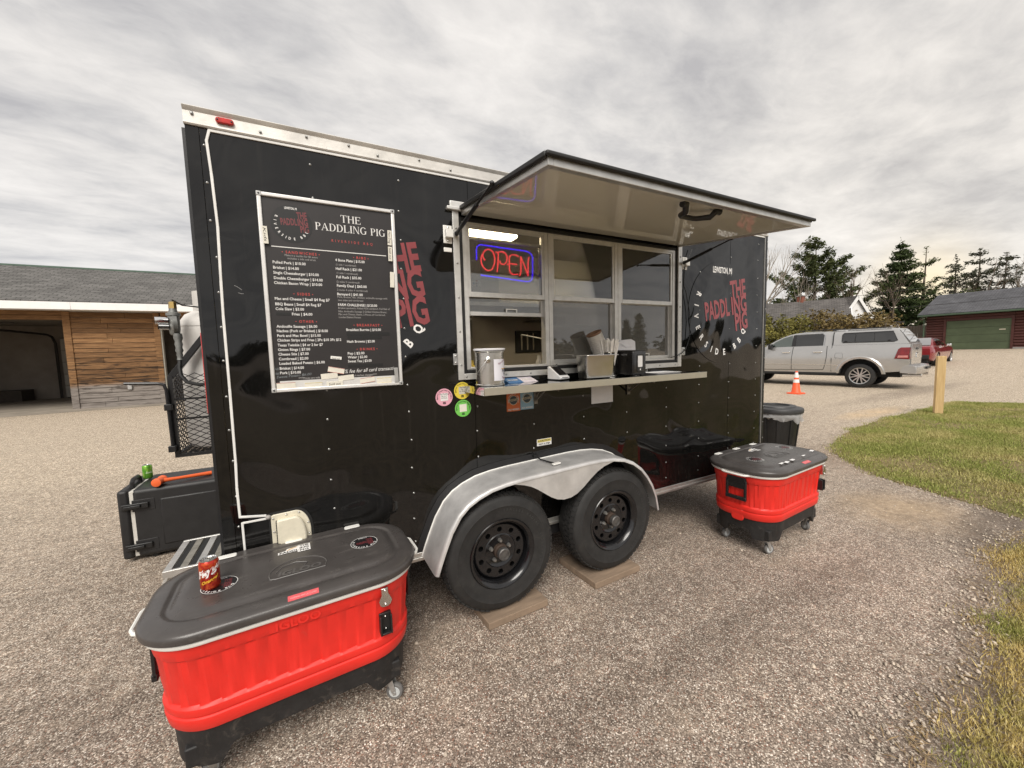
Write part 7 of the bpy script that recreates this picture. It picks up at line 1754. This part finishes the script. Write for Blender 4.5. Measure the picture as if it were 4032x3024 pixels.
def napkins():
    t = thing('napkin_dispenser', (2.432, -.165, SZ), 'black napkin dispenser with white napkin showing, on the shelf', 'napkin dispenser', rotz=radians(-80))
    mb = MB(); mb.prism([(-.075, .004), (.075, .004), (.078, .02), (.078, .165), (.070, .178), (-.070, .182), (-.078, .17), (-.078, .02)], 'xz', -.075, .075); mb.build('case', mat('black_gloss_case', (.012, .011, .011), .25, 0, .3, 14), t, local=True, bevel=.010)
    mb = MB(); mb.prism(rrect(-.040, .040, .03, .150, .01), 'yz', .078, .0815); mb.v = [(x, y + .005, z) for x, y, z in mb.v]; mb.build('face_plate', BLACKP, t, local=True, bevel=.002)
    mb = MB(); mb.prism(rrect(-.030, .022, .062, .140, .006), 'yz', .0815, .0835); mb.build('napkin', WHITEPAPER, t, local=True)
    mb = MB(); mb.lathe([(.007, .0816), (.001, .0830)], (0, 0, .045), (1, 0, 0), 12); mb.build('maker_mark', DECALW, t, local=True)
    mb = MB(); put_text(mb, 'napkins', (-.02, -.0762, .145), (1, 0, 0), (0, 0, 1), width=.045, cap=.012, bold=.02); mb.build('case_print', mat('grey_ink', (.25, .25, .25), .5), t, local=True, smooth=0, recalc=False)
    for x in (-.05, .05):
        for y in (-.05, .05): mb = MB(); mb.cyl((x, y, 0), (x, y, .006), .008, n=8); mb.build('foot', BLACKRUB, t, local=True)
    t2 = thing('folded_bag', (2.50, -.055, SZ), 'folded white paper bag leaning behind the napkin dispenser', 'paper bag')
    mb = MB(); P = [(2.405, 1.40), (2.595, 1.40), (2.60, 1.60), (2.602, 1.645), (2.565, 1.662), (2.47, 1.655), (2.425, 1.64), (2.412, 1.60)]; mb.prism(P, 'xz', -.070, -.050); mb.v = [(x, y + .10 * (z - 1.40), z) for x, y, z in mb.v]; mb.build('bag', mat('soft_white_paper', (.72, .71, .72), .7, 0, .05, 18, .4, 25, .01), t2, bevel=.006)
    mb = MB(); mb.add([(2.425, -.049, 1.642), (2.56, -.048, 1.660), (2.578, -.052, 1.61), (2.50, -.057, 1.60)], [(0, 1, 2, 3)]); mb.build('bag_fold', mat('soft_white_paper', (.72, .71, .72), .7), t2, smooth=0)
napkins()
t = thing('paper_tray', (2.70, -.17, SZ), 'flat white paper tray at the right end of shelf', 'tray')
mb = MB(); mb.loft([[(x, y, z) for x, y in rrect(2.60 - e, 2.86 + e, -.25 - e, -.10 + e, .02, 3)] for e, z in ((0, SZ + .001), (.006, SZ + .010), (.005, SZ + .010), (-.002, SZ + .003))]); mb.build('tray', WHITEPAPER, t)
t = thing('clip_frame', (2.68, -.035, SZ), 'small white wire frame standing behind the paper tray', 'frame')
mb = MB(); mb.tube([(2.62, -.03, SZ + .004), (2.74, -.03, SZ + .004), (2.74, -.03, SZ + .034), (2.62, -.03, SZ + .034)], .004, 6, closed=True); mb.build('loop', WHITEP, t)

# ------------------------------------------------------------------ leveling boards under the wheels
WD = mat('weathered_board', (.235, .170, .118), .9, 0, .25, 4, .25, 40, stretch=(1, 6, 1))
def board(name, P, label):
    cx = sum(p[0] for p in P) / 4; cy = sum(p[1] for p in P) / 4; t = thing(name, (cx, cy, 0), label, 'board', group='boards under the trailer wheels')
    mb = MB(); mb.prism(P, 'xy', .002, .045); mb.build('plank', WD, t, bevel=.004)
board('levelling_board', [(1.228, -.279), (1.640, -.262), (1.62, .10), (1.20, .085)], 'wood board under the rear trailer wheel near the big cooler')
board('levelling_board', [(2.000, -.284), (2.412, -.273), (2.395, .115), (1.975, .105)], 'wood board under the front trailer wheel')
# ------------------------------------------------------------------ the two red party coolers
def rr_ring(hx, hy, r, z, off=0.0, fl=None, n=400):
    """walk round a rounded rectangle; returns points (with outward offset) starting at the middle of the front"""
    sx, sy = hx - r, hy - r; seg = [('l', sx), ('c', 0), ('l', 2 * sy), ('c', 1), ('l', 2 * sx), ('c', 2), ('l', 2 * sy), ('c', 3), ('l', sx)]
    q = pi / 2 * r; tot = 4 * sx + 4 * sy + 4 * q; P = []
    for i in range(n):
        s = tot * i / n; d = s
        for k, (ty, v) in enumerate(seg):
            L = q if ty == 'c' else v
            if d <= L or k == len(seg) - 1: break
            d -= L
        if ty == 'c':
            a = -pi / 2 + v * pi / 2 + (d / q) * pi / 2; cx = sx * (1 if v in (0, 1) else -1); cy = sy * (1 if v in (1, 2) else -1)
            nx, ny = cos(a), sin(a); x, y = cx + r * nx, cy + r * ny
        else:
            x, y, nx, ny = {0: (d, -hy, 0, -1), 2: (hx, -sy + d, 1, 0), 4: (sx - d, hy, 0, 1), 6: (-hx, sy - d, -1, 0), 8: (-sx + d, -hy, 0, -1)}[k]
        o = off + (fl(s, x, y) if fl else 0)
        P.append((x + nx * o, y + ny * o, z))
    return P

def caster(parent, x, y, ang, z1=.125):
    e = bpy.data.objects.new('caster', None); COL.objects.link(e); e.parent = parent; e.location = (x, y, 0); e.rotation_euler = (0, 0, ang); e.empty_display_size = .05
    mb = MB(); mb.box(-.028, .028, -.024, .024, z1 - .006, z1); mb.cyl((0, 0, z1 - .022), (0, 0, z1 - .006), .018, n=14)
    for s in (-1, 1):
        P = [(-.014, z1 - .016), (.016, z1 - .016), (.030, .052), (.030, .030), (.018, .028), (.012, .040)]
        mb.prism([(a, b) for a, b in P], 'xz', s * .016, s * .019)
    mb.build('fork', GALV, e, local=True, bevel=.001)
    mb = MB(); mb.lathe([(.026, -.012), (.034, -.012), (.0375, -.008), (.038, 0), (.0375, .008), (.034, .012), (.026, .012)], (.022, 0, .0385), (0, 1, 0), 28, cap=False); mb.build('tyre', mat('grey_caster_tyre', (.14, .135, .13), .7, 0, .25, 40), e, local=True)
    mb = MB(); mb.lathe([(.0262, -.010), (.024, -.0125), (.012, -.013), (.010, -.016), (.001, -.016)], (.022, 0, .0385), (0, 1, 0), 24); mb.lathe([(.0262, .010), (.024, .0125), (.012, .013), (.010, .016), (.001, .016)], (.022, 0, .0385), (0, 1, 0), 24); mb.build('hub', mat('pale_caster_hub', (.48, .50, .50), .5, 0, .1, 30), e, local=True)
    mb = MB(); mb.cyl((.022, -.022, .0385), (.022, .022, .0385), .006, n=8); mb.build('axle', GALV, e, local=True)

def cooler(loc, rot, label, tape=False, angs=(0.6, 2.4, 5.3, 4.0)):
    t = thing('party_cooler', loc, label, 'cooler', rotz=rot, group='red party coolers')
    HX, HY, RC = .468, .256, .175
    def dim(z): k = (z - .1) / .52; return HX - .040 * (1 - k), HY - .030 * (1 - k)
    # black base with four feet
    def zb(x, y):
        fx = min(1, max(0, (abs(x) - .225) / .06)); fy = min(1, max(0, (abs(y) - .075) / .03))
        front = abs(y) > .19
        f = fx if front else fy
        if abs(x) > .35 and abs(y) > .13: f = 1
        f = f * f * (3 - 2 * f)
        return .178 - .063 * f
    hx, hy = dim(.1); top = rr_ring(*dim(.28), RC, .285, -.006); mid = rr_ring(*dim(.24), RC, .24, -.007); bot = [(x, y, zb(x, y)) for x, y, z in rr_ring(*dim(.14), RC, .1, -.004)]; inn = [(x, y, zb(x, y)) for x, y, z in rr_ring(*dim(.14), RC, .1, -.028)]; inn2 = [(x, y, .20) for x, y, z in rr_ring(*dim(.14), RC, .1, -.030)]
    mb = MB(); mb.loft([top, mid, bot, inn, inn2], cap=True); mb.build('base', BASEB, t, local=True, smooth=40)
    for sx in (-1, 1):
        for sy in (-1, 1):
            mb = MB(); mb.box(sx * .34 - .045, sx * .34 + .045, sy * .163 - .04, sy * .163 + .04, .122, .20); mb.build('foot_block', BASEB, t, local=True, bevel=.006)
    # red tub: two bands below, a fluted belt, a plain band under the rim
    def flute(s, x, y):
        return -.0062 * ((s / .069) % 1.0) - .002
    prof_ = [(.268, -.010, 0), (.270, .002, 0), (.276, .006, 0), (.312, .009, 0), (.320, .007, 0), (.324, .001, 0), (.330, .001, 0), (.334, .0065, 0), (.352, .0075, 0), (.360, .005, 0), (.366, .0, .5), (.370, .0, 1), (.45, .0, 1), (.548, .0, 1), (.552, .0, .5), (.558, .001, 0), (.585, .003, 0), (.610, .005, 0), (.620, .005, 0)]
    R = []
    for z, o, f in prof_:
        hx, hy = dim(z); R.append(rr_ring(hx, hy, RC, z, o, (lambda s, x, y, f=f: f * flute(s, x, y)) if f else None))
    mb = MB(); mb.loft(R, cap=False); mb.build('tub', REDP, t, local=True, smooth=28)
    # recessed centre notch of the ends
    for sx in (-1, 1):
        mb = MB(); mb.prism(rrect(-.048, .048, .238, .335, .03), 'yz', sx * (dim(.27)[0] - .006), sx * (dim(.27)[0] + .009)); mb.build('end_boss', REDP, t, local=True, bevel=.006)
    mb = MB(); R = [rr_ring(HX, HY, RC, z, o, None, 140) for z, o in ((.612, .006), (.613, .016), (.622, .021), (.629, .020), (.632, .012), (.632, -.02))]; mb.loft(R, cap=False); mb.build('rim', WHITEP, t, local=True, smooth=40)
    for sx in (-1, 1):
        mb = MB(); P = [(sx * (HX + .012), -.10, .620), (sx * (HX + .045), -.085, .622), (sx * (HX + .056), -.06, .623), (sx * (HX + .056), .06, .623), (sx * (HX + .045), .085, .622), (sx * (HX + .012), .10, .620)]
        mb.tube(P, .0075, 8); mb.build('rim_handle', WHITEP, t, local=True)
    # lid
    LR = .190
    R = [rr_ring(HX + .018, HY + .018, LR, z, o, None, 140) for z, o in ((.6325, -.008), (.6335, .004), (.637, .011), (.652, .014), (.662, .013), (.670, .006), (.676, -.008), (.680, -.028), (.682, -.050), (.681, -.058), (.6765, -.064), (.6765, -.074), (.683, -.083), (.6885, -.092), (.691, -.104), (.692, -.122))] + [rr_ring(HX - .14, HY - .14, .04, .6925, 0, None, 140), rr_ring(HX - .22, HY - .20, .02, .6925, 0, None, 140)]
    mb = MB(); mb.loft(R, cap=True); lid = mb.build('lid', LIDG, t, local=True, smooth=50)
    zt = .6932
    # hinge bar and white clips along the back
    for x0, x1 in ((-.235, -.055), (.055, .235)):
        mb = MB(); mb.box(x0, x1, HY - .025, HY + .034, .640, .680); mb.build('hinge_cover', LIDG, t, local=True, bevel=.006)
    for x in (-.272, 0, .272):
        mb = MB(); mb.prism(rrect(x - .038, x + .038, HY - .014, HY + .024, .010), 'xy', .650, .682); mb.build('hinge_clip', WHITEP, t, local=True, bevel=.003)
    # moulded maker's mark on the lid: dome outline and name
    EM = mat('lid_emboss', (.10, .094, .09), .42, 0, .1, 20); cx, cy = .012, -.045
    mb = MB(); mb.tube([(cx + .108 * cos(a), cy - .028 + .098 * sin(a), zt - .0006) for a in [pi * k / 24 for k in range(25)]], .0024, 5); mb.tube([(cx - .108, cy - .028, zt - .0006), (cx - .103, cy - .062, zt - .0006), (cx - .085, cy - .067, zt - .0006), (cx + .10, cy - .067, zt - .0006), (cx + .108, cy - .028, zt - .0006)], .0024, 5)
    mb.tube([(cx - .085, cy - .020, zt - .0006), (cx - .06, cy + .025, zt - .0006), (cx - .01, cy + .040, zt - .0006), (cx + .035, cy + .015, zt - .0006), (cx + .02, cy - .018, zt - .0006)], .0022, 5)
    mb.v = [(x, y, z + .0008) for x, y, z in mb.v]; mb.build('lid_mark', EM, t, local=True)
    mb = MB(); put_text(mb, 'IGLOO', (cx + .005, cy - .055, zt + .0010), (1, 0, 0), (0, 1, 0), width=.165, cap=.034, align='c', bold=.04, shear=.15); mb.build('lid_mark', EM, t, local=True, smooth=0, recalc=False)
    SB = mat('black_round_sticker', (.012, .011, .012), .35); SRD = mat('dark_red_print', (.17, .03, .035), .4)
    for cx_, cy_ in ((-.265, -.030), (.292, .012)):
        mb = MB(); mb.add([(x, y, zt + .0006) for x, y in circ(cx_, cy_, .060, 40)], [tuple(range(40))]); s_ = mb.build('lid_sticker', SB, t, local=True, smooth=0)
        mb = MB(); mb.loft([[(x, y, zt + .0010) for x, y in circ(cx_, cy_, r_, 40)] for r_ in (.0605, .0585)], cap=False)
        put_arc_text(mb, 'RIVERSIDEBBQ', (cx_, cy_, zt + .0011), (1, 0, 0), (0, 1, 0), .049, [155, 170.6, 185.7, 202, 218, 232.5, 246, 259, 276, 302, 316, 332], .009, .04, True); put_text(mb, 'LEWISTON, MI', (cx_, cy_ + .044, zt + .0011), (1, 0, 0), (0, 1, 0), width=.04, cap=.007, align='c', bold=.03)
        mb.build('sticker_print', DECALW, s_, local=True, smooth=0, recalc=False)
        mb = MB(); put_text(mb, 'PADDLING', (cx_ - .034, cy_ - .012, zt + .0011), (1, 0, 0), (0, 1, 0), width=.074, cap=.020, bold=.03); put_text(mb, 'THE', (cx_ + .012, cy_ + .012, zt + .0011), (1, 0, 0), (0, 1, 0), width=.028, cap=.018, bold=.03); put_text(mb, 'PIG', (cx_ + .016, cy_ - .034, zt + .0011), (1, 0, 0), (0, 1, 0), width=.024, cap=.018, bold=.03)
        mb.build('sticker_print', SRD, s_, local=True, smooth=0, recalc=False)
    P = [(-.066, -.018), (.012, -.018), (.014, -.034), (.066, -.034), (.066, .038), (.022, .038), (.0, .028), (-.030, .026), (-.036, .008), (-.066, .004)]
    mb = MB(); mb.add([(x + .0, y + .122, zt + .0006) for x, y in P], [tuple(range(len(P)))]); s_ = mb.build('lid_sticker', DECALW, t, local=True, smooth=0)
    mb = MB(); put_text(mb, 'PADDL', (-.060, .107, zt + .0011), (1, 0, 0), (0, 1, 0), width=.078, cap=.016, bold=.03); put_text(mb, 'THE', (.022, .141, zt + .0011), (1, 0, 0), (0, 1, 0), width=.038, cap=.014, bold=.03); put_text(mb, 'ING', (.022, .118, zt + .0011), (1, 0, 0), (0, 1, 0), width=.038, cap=.016, bold=.03); put_text(mb, 'PIG', (.022, .094, zt + .0011), (1, 0, 0), (0, 1, 0), width=.036, cap=.015, bold=.03)
    mb.build('sticker_print', INK, s_, local=True, smooth=0, recalc=False)
    mb = MB(); mb.add([(-.034, .128, zt + .0010), (-.02, .142, zt + .0010), (.012, .150, zt + .0010), (.012, .146, zt + .0010)], [(0, 1, 2, 3)]); mb.build('sticker_print', mat('orange_ink', (.65, .35, .04), .6), s_, local=True, smooth=0, recalc=False)
    # pink strip on the sloping front lip
    n_ = Vector((0, -.33, .94)).normalized(); v_ = Vector((0, .94, .33)).normalized(); c = Vector((.022, -(HY + .006), .6755)) + n_ * .0016
    mb = MB(); mb.obox(c, (.053, 0, 0), v_ * .0125, n_ * .0006); s_ = mb.build('warning_strip', mat('pink_red_strip', (.62, .10, .11), .5, 0, .1, 60), t, local=True)
    mb = MB(); put_text(mb, 'WARNING KEEP LID CLOSED', c + n_ * .0010 - v_ * .004, (1, 0, 0), v_, width=.09, cap=.007, align='c'); mb.build('strip_print', mat('pale_pink_print', (.78, .42, .42), .5), s_, local=True, smooth=0, recalc=False)
    # front fittings
    def fy(z): return -(dim(z)[1] + .004)
    mb = MB(); put_text(mb, 'IGLOO', (0, fy(.58) - .0012, .563), (1, 0, 0), (0, 0, 1), width=.155, cap=.032, align='c', bold=.03); mb.build('front_mark', REDP, t, local=True, smooth=0, recalc=False)
    mb = MB(); P = [(-.011, .602), (.011, .602), (.014, .575), (.028, .545), (.022, .528), (.010, .520), (-.012, .520), (-.022, .528), (-.026, .548), (-.013, .575)]
    mb.prism([(x + .322, z) for x, z in P], 'xz', fy(.56) - .016, fy(.56) - .010); mb.box(.308, .336, fy(.56) - .010, fy(.56) + .01, .520, .600); op = mb.build('bottle_opener', STEEL, t, local=True, bevel=.002)
    for z in (.593, .532): mb = MB(); mb.sphere((.322, fy(.56) - .017, z), .006, 8); mb.build('screw', STEELMIR, op, local=True)
    mb = MB(); y0 = fy(.44) + .004; mb.box(.296, .346, y0 - .006, y0 + .01, .392, .480); mb.box(.296, .303, y0 - .028, y0 - .006, .392, .476); mb.box(.339, .346, y0 - .028, y0 - .006, .392, .476); mb.box(.303, .339, y0 - .026, y0 - .006, .392, .400)
    cc = mb.build('cap_catcher', BLACKP, t, local=True, bevel=.002)
    for z in (.412, .466): mb = MB(); mb.sphere((.321, y0 - .008, z), .005, 8); mb.build('screw', STEELMIR, cc, local=True)
    # drop handles at both ends
    for sx in (-1, 1):
        xo = dim(.52)[0]; mb = MB(); q = lambda d: sx * (xo + d)
        def bx(a, b, y0, y1, z0, z1): mb.box(min(q(a), q(b)), max(q(a), q(b)), y0, y1, z0, z1)
        bx(-.012, .008, -.075, .075, .560, .602); bx(.008, .018, -.070, .070, .545, .590)
        bx(.004, .018, -.078, -.058, .425, .565); bx(.004, .018, .058, .078, .425, .565); bx(.002, .022, -.078, .078, .412, .440); bx(.004, .014, -.058, .058, .500, .548)
        h_ = mb.build('end_handle', BLACKP, t, local=True, bevel=.004)
    for (sx, sy), a in zip(((-1, -1), (1, -1), (1, 1), (-1, 1)), angs):
        caster(t, sx * .34, sy * .163, a)
    if tape:
        for x, y in ((-.20, -.185), (-.135, -.195), (-.035, -.190), (.165, -.180), (.36, -.165)):
            mb = MB(); mb.obox((x, y, zt - .0005 if abs(y) < .17 else .6885), (.026, .004, 0), (-.002, .012, 0), (0, 0, .0006)); mb.build('tape_patch', WHITEPAPER, t, local=True)
        mb = MB(); mb.tube([(HX + .02, .16, .60), (HX + .16, .15, .615), (HX + .17, .14, .615), (HX + .17, -.10, .615), (HX + .16, -.11, .615), (HX + .02, -.12, .60)], .010, 8); mb.build('tow_handle', BLACKP, t, local=True)
    return t
cooler((.302, -.298, 0), radians(3.0), 'red party cooler in the foreground with an orange soda can on its dark lid', angs=(.9, -.5, 2.0, 4.0))
cooler((3.735, -.400, 0), radians(3.4), 'red party cooler by the trailer front with white tape bits on its lid', tape=True, angs=(-.35, 1.15, 2.6, -.25))

# ------------------------------------------------------------------ soda cans
def soda_can(name, c, label, m_body, rot, lines, mtop=None):
    t = thing(name, c, label, 'can', rotz=rot); r = .033
    mb = MB(); mb.lathe([(.024, .0), (.0255, .002), (.031, .008), (r, .012), (r, .104), (.031, .111), (.0275, .117)], (0, 0, 0), (0, 0, 1), 40, cap=False); mb.build('body', m_body, t, local=True)
    mb = MB(); mb.lathe([(.0275, .117), (.0282, .1185), (.0278, .1205), (.0265, .1205), (.0255, .117), (.001, .117)], (0, 0, 0), (0, 0, 1), 36, cap=False); mb.lathe([(.001, -.0), (.024, .0)], (0, 0, 0), (0, 0, 1), 24, cap=False); mb.build('top', mat('bright_can_aluminium', (.75, .75, .75), .2, 1, .03, 10), t, local=True)
    mb = MB(); mb.tube([(-.004, -.006, .119), (-.012, .002, .1192), (-.010, .012, .1192), (.0, .016, .1192), (.010, .012, .1192), (.012, .002, .1192), (.004, -.006, .119)], .0016, 5); mb.obox((0, .003, .1185), (.006, 0, 0), (0, .009, 0), (0, 0, .0006)); mb.build('pull_tab', STEEL, t, local=True)
    for s, ang, z, cap, m_, sl, bo in lines:
        P, F = text_geo(s, bo, .2); k = cap / CAPH; mb = MB(); q = r + .0004
        mb.add([(cos(radians(ang) + p[0] * k / r) * q, sin(radians(ang) + p[0] * k / r) * q, z + p[1] * k + sl * p[0] * k) for p in P], F); mb.build('can_print', m_, t, local=True, smooth=0, recalc=False)
    return t
m, tt, b = nmat('orange_soda_print'); g_ = tnoise(tt, 26, 3, .6, mscale=(1, 1, .6), dist=1.2)
tt.links.new(tramp(tt, g_, [(.42, (.60, .10, .02)), (.50, (.52, .035, .02)), (.60, (.26, .015, .02)), (.72, (.70, .22, .02))]), b.inputs['Base Color']); b.inputs['Roughness'].default_value = .25; b.inputs['Metallic'].default_value = .5
soda_can('soda_can', (.012, -.345, .6930), 'orange soda can standing on the foreground cooler lid', m, 0, [('Faygo', 205, .052, .026, DECALW, .42, .05), ('Orange!', 228, .028, .012, mat('can_yellow', (.80, .48, .04), .4), .35, .03)])
m, tt, b = nmat('green_soda_print'); g_ = tnoise(tt, 22, 3, .6, mscale=(1, 1, .6), dist=1.0)
tt.links.new(tramp(tt, g_, [(.40, (.10, .34, .03)), (.55, (.22, .50, .06)), (.66, (.40, .58, .14))]), b.inputs['Base Color']); b.inputs['Roughness'].default_value = .25; b.inputs['Metallic'].default_value = .4
soda_can('soda_can', (-.885, 2.14, .5925), 'green soda can standing on the black insulated food box', m, 0, [('Soda', 262, .05, .016, mat('can_pale_green', (.6, .75, .5), .4), 0, .02)])

# ------------------------------------------------------------------ insulated food box, mallet, step
def food_box():
    x0, x1, y0, y1, z1 = -.905, -.225, 1.825, 2.32, .585
    t = thing('food_box', (-.6, 2.07, 0), 'black insulated food box behind the trailer step', 'food box')
    BX = mat('black_rotomoulded_plastic', (.014, .0138, .0142), .5, 0, .25, 14, .12, 200)
    mb = MB(); mb.box(x0, x1, y0, y1, .03, z1); mb.build('body', BX, t, bevel=.03, seg=4)
    mb = MB(); mb.box(x0 + .17, x1 - .12, y0 - .006, y0 + .03, .10, .49); mb.build('side_panel', BX, t, bevel=.012)
    mb = MB(); mb.box(x0 - .014, x0 + .02, y0 + .008, y1 - .008, .045, z1 - .012); mb.build('gasket', mat('pale_gasket', (.62, .60, .55), .6), t, bevel=.004)
    mb = MB(); mb.box(x0 - .085, x0 - .0145, y0 - .004, y1, .03, z1 + .004); mb.build('door', BX, t, bevel=.022, seg=3)
    for z in (.455, .125):
        mb = MB(); mb.box(x0 - .06, x0 + .105, y0 - .022, y0 - .004, z - .022, z + .026); l_ = mb.build('latch', BLACKP, t, bevel=.006)
        mb = MB(); mb.box(x0 - .04, x0 + .06, y0 - .040, y0 - .022, z - .010, z + .014); mb.build('latch_lever', BLACKP, l_, bevel=.004)
        mb = MB(); mb.box(x0 + .0, x0 + .14, y0 - .003, y0 + .004, z - .045, z + .048); mb.build('latch_recess', BX, t, bevel=.003)
    mb = MB(); P = [(x0 - .02, 1.93, z1 - .01), (x0 - .02, 1.935, z1 + .035), (x0 - .02, 1.96, z1 + .055), (x0 - .02, 2.06, z1 + .055), (x0 - .02, 2.09, z1 + .035), (x0 - .02, 2.095, z1 - .01)]; mb.tube(P, .016, 8); mb.build('top_handle', BX, t)
    for x in (x0 + .1, x1 - .1):
        for y in (y0 + .07, y1 - .07): mb = MB(); mb.cyl((x, y, 0), (x, y, .035), .03, n=12); mb.build('foot', BLACKRUB, t)
food_box()
def mallet():
    t = thing('rubber_mallet', (-.72, 1.89, .59), 'orange dead-blow mallet lying on the black food box', 'mallet')
    OR = mat('orange_mallet_plastic', (.80, .13, .03), .5, 0, .06, 20); zc = .5875 + .034
    a = Vector((-.735, 1.865, zc)); hd = Vector((.16, .98, 0)).normalized(); ax = Vector((.30, .115, -.018)).normalized()
    mb = MB(); mb.lathe([(.027, -.055), (.033, -.052), (.033, -.032), (.029, -.028), (.029, .028), (.033, .032), (.033, .052), (.027, .055)], a, hd, 20); mb.build('head', OR, t)
    mb = MB(); mb.tube([a, a + ax * .08, a + ax * .12, a + ax * .28, a + ax * .34], [.017, .015, .013, .016, .018], 12); mb.build('handle', OR, t)
mallet()
def step():
    t = thing('trailer_step', (-.24, .97, 0), 'aluminium folding step at the trailer back', 'step')
    x0, x1, y0, y1, z = -.455, -.02, .775, 1.20, .325
    mb = MB(); mb.box(x0, x1, y0 - .02, y0, z - .045, z + .002); mb.box(x0, x1, y1, y1 + .02, z - .045, z + .002); mb.box(x0, x0 + .012, y0, y1, z - .04, z - .002); mb.box(x1 - .012, x1, y0, y1, z - .04, z - .002); mb.build('frame', ALU, t, bevel=.003)
    n = 11; w_ = (x1 - x0) / n; S2 = mat('worn_step_tread', (.27, .255, .22), .6, .4, .3, 25)
    for i in range(n):
        if i % 2 == 1:
            mb = MB(); mb.box(x0 + w_ * i + .002, x0 + w_ * (i + 1) - .002, y0, y1, z - .012, z - .006); mb.build('grip_strip', mat('black_grip', (.014, .014, .014), .8), t)
        else:
            mb = MB(); mb.box(x0 + w_ * i, x0 + w_ * (i + 1), y0, y1, z - .010, z); mb.build('slat', ALU if i % 4 == 0 else S2, t, bevel=.002)
    for y in (y0 - .008, y1 + .008):
        mb = MB(); mb.tube([(x0 + .02, y, z - .04), (x0 - .01, y - .01, .20), (x0 - .06, y - .02, .012)], .014, 8); mb.cyl((x0 - .06, y - .02, .0), (x0 - .06, y - .02, .014), .022, n=12); mb.build('leg', ALU, t)
    mb = MB(); mb.bar((x1 - .02, y0 + .02, z - .03), (.03, y0 + .02, .40), .03, .02); mb.bar((x1 - .02, y1 - .02, z - .03), (.03, y1 - .02, .40), .03, .02); mb.build('hanger', BLACKMET, t)
step()

def weed():
    rr = random.Random(12); mb = MB()
    for i in range(70):
        x, y = 2.62 + rr.gauss(0, .05), .06 + rr.gauss(0, .04); a = rr.uniform(0, 2 * pi); h = rr.uniform(.03, .09); L = rr.uniform(.03, .10)
        mb.add([(x - .002, y, .001), (x + .002, y, .001), (x + cos(a) * L, y + sin(a) * L, h)], [(0, 1, 2)])
    o = mb.build('dry_weed', mat('dead_straw', (0.30, 0.21, 0.11), 0.9), smooth=0, recalc=False); tag(o, 'small dry weed tuft on tarmac behind the front trailer wheel', 'weed', kind='stuff')
weed()
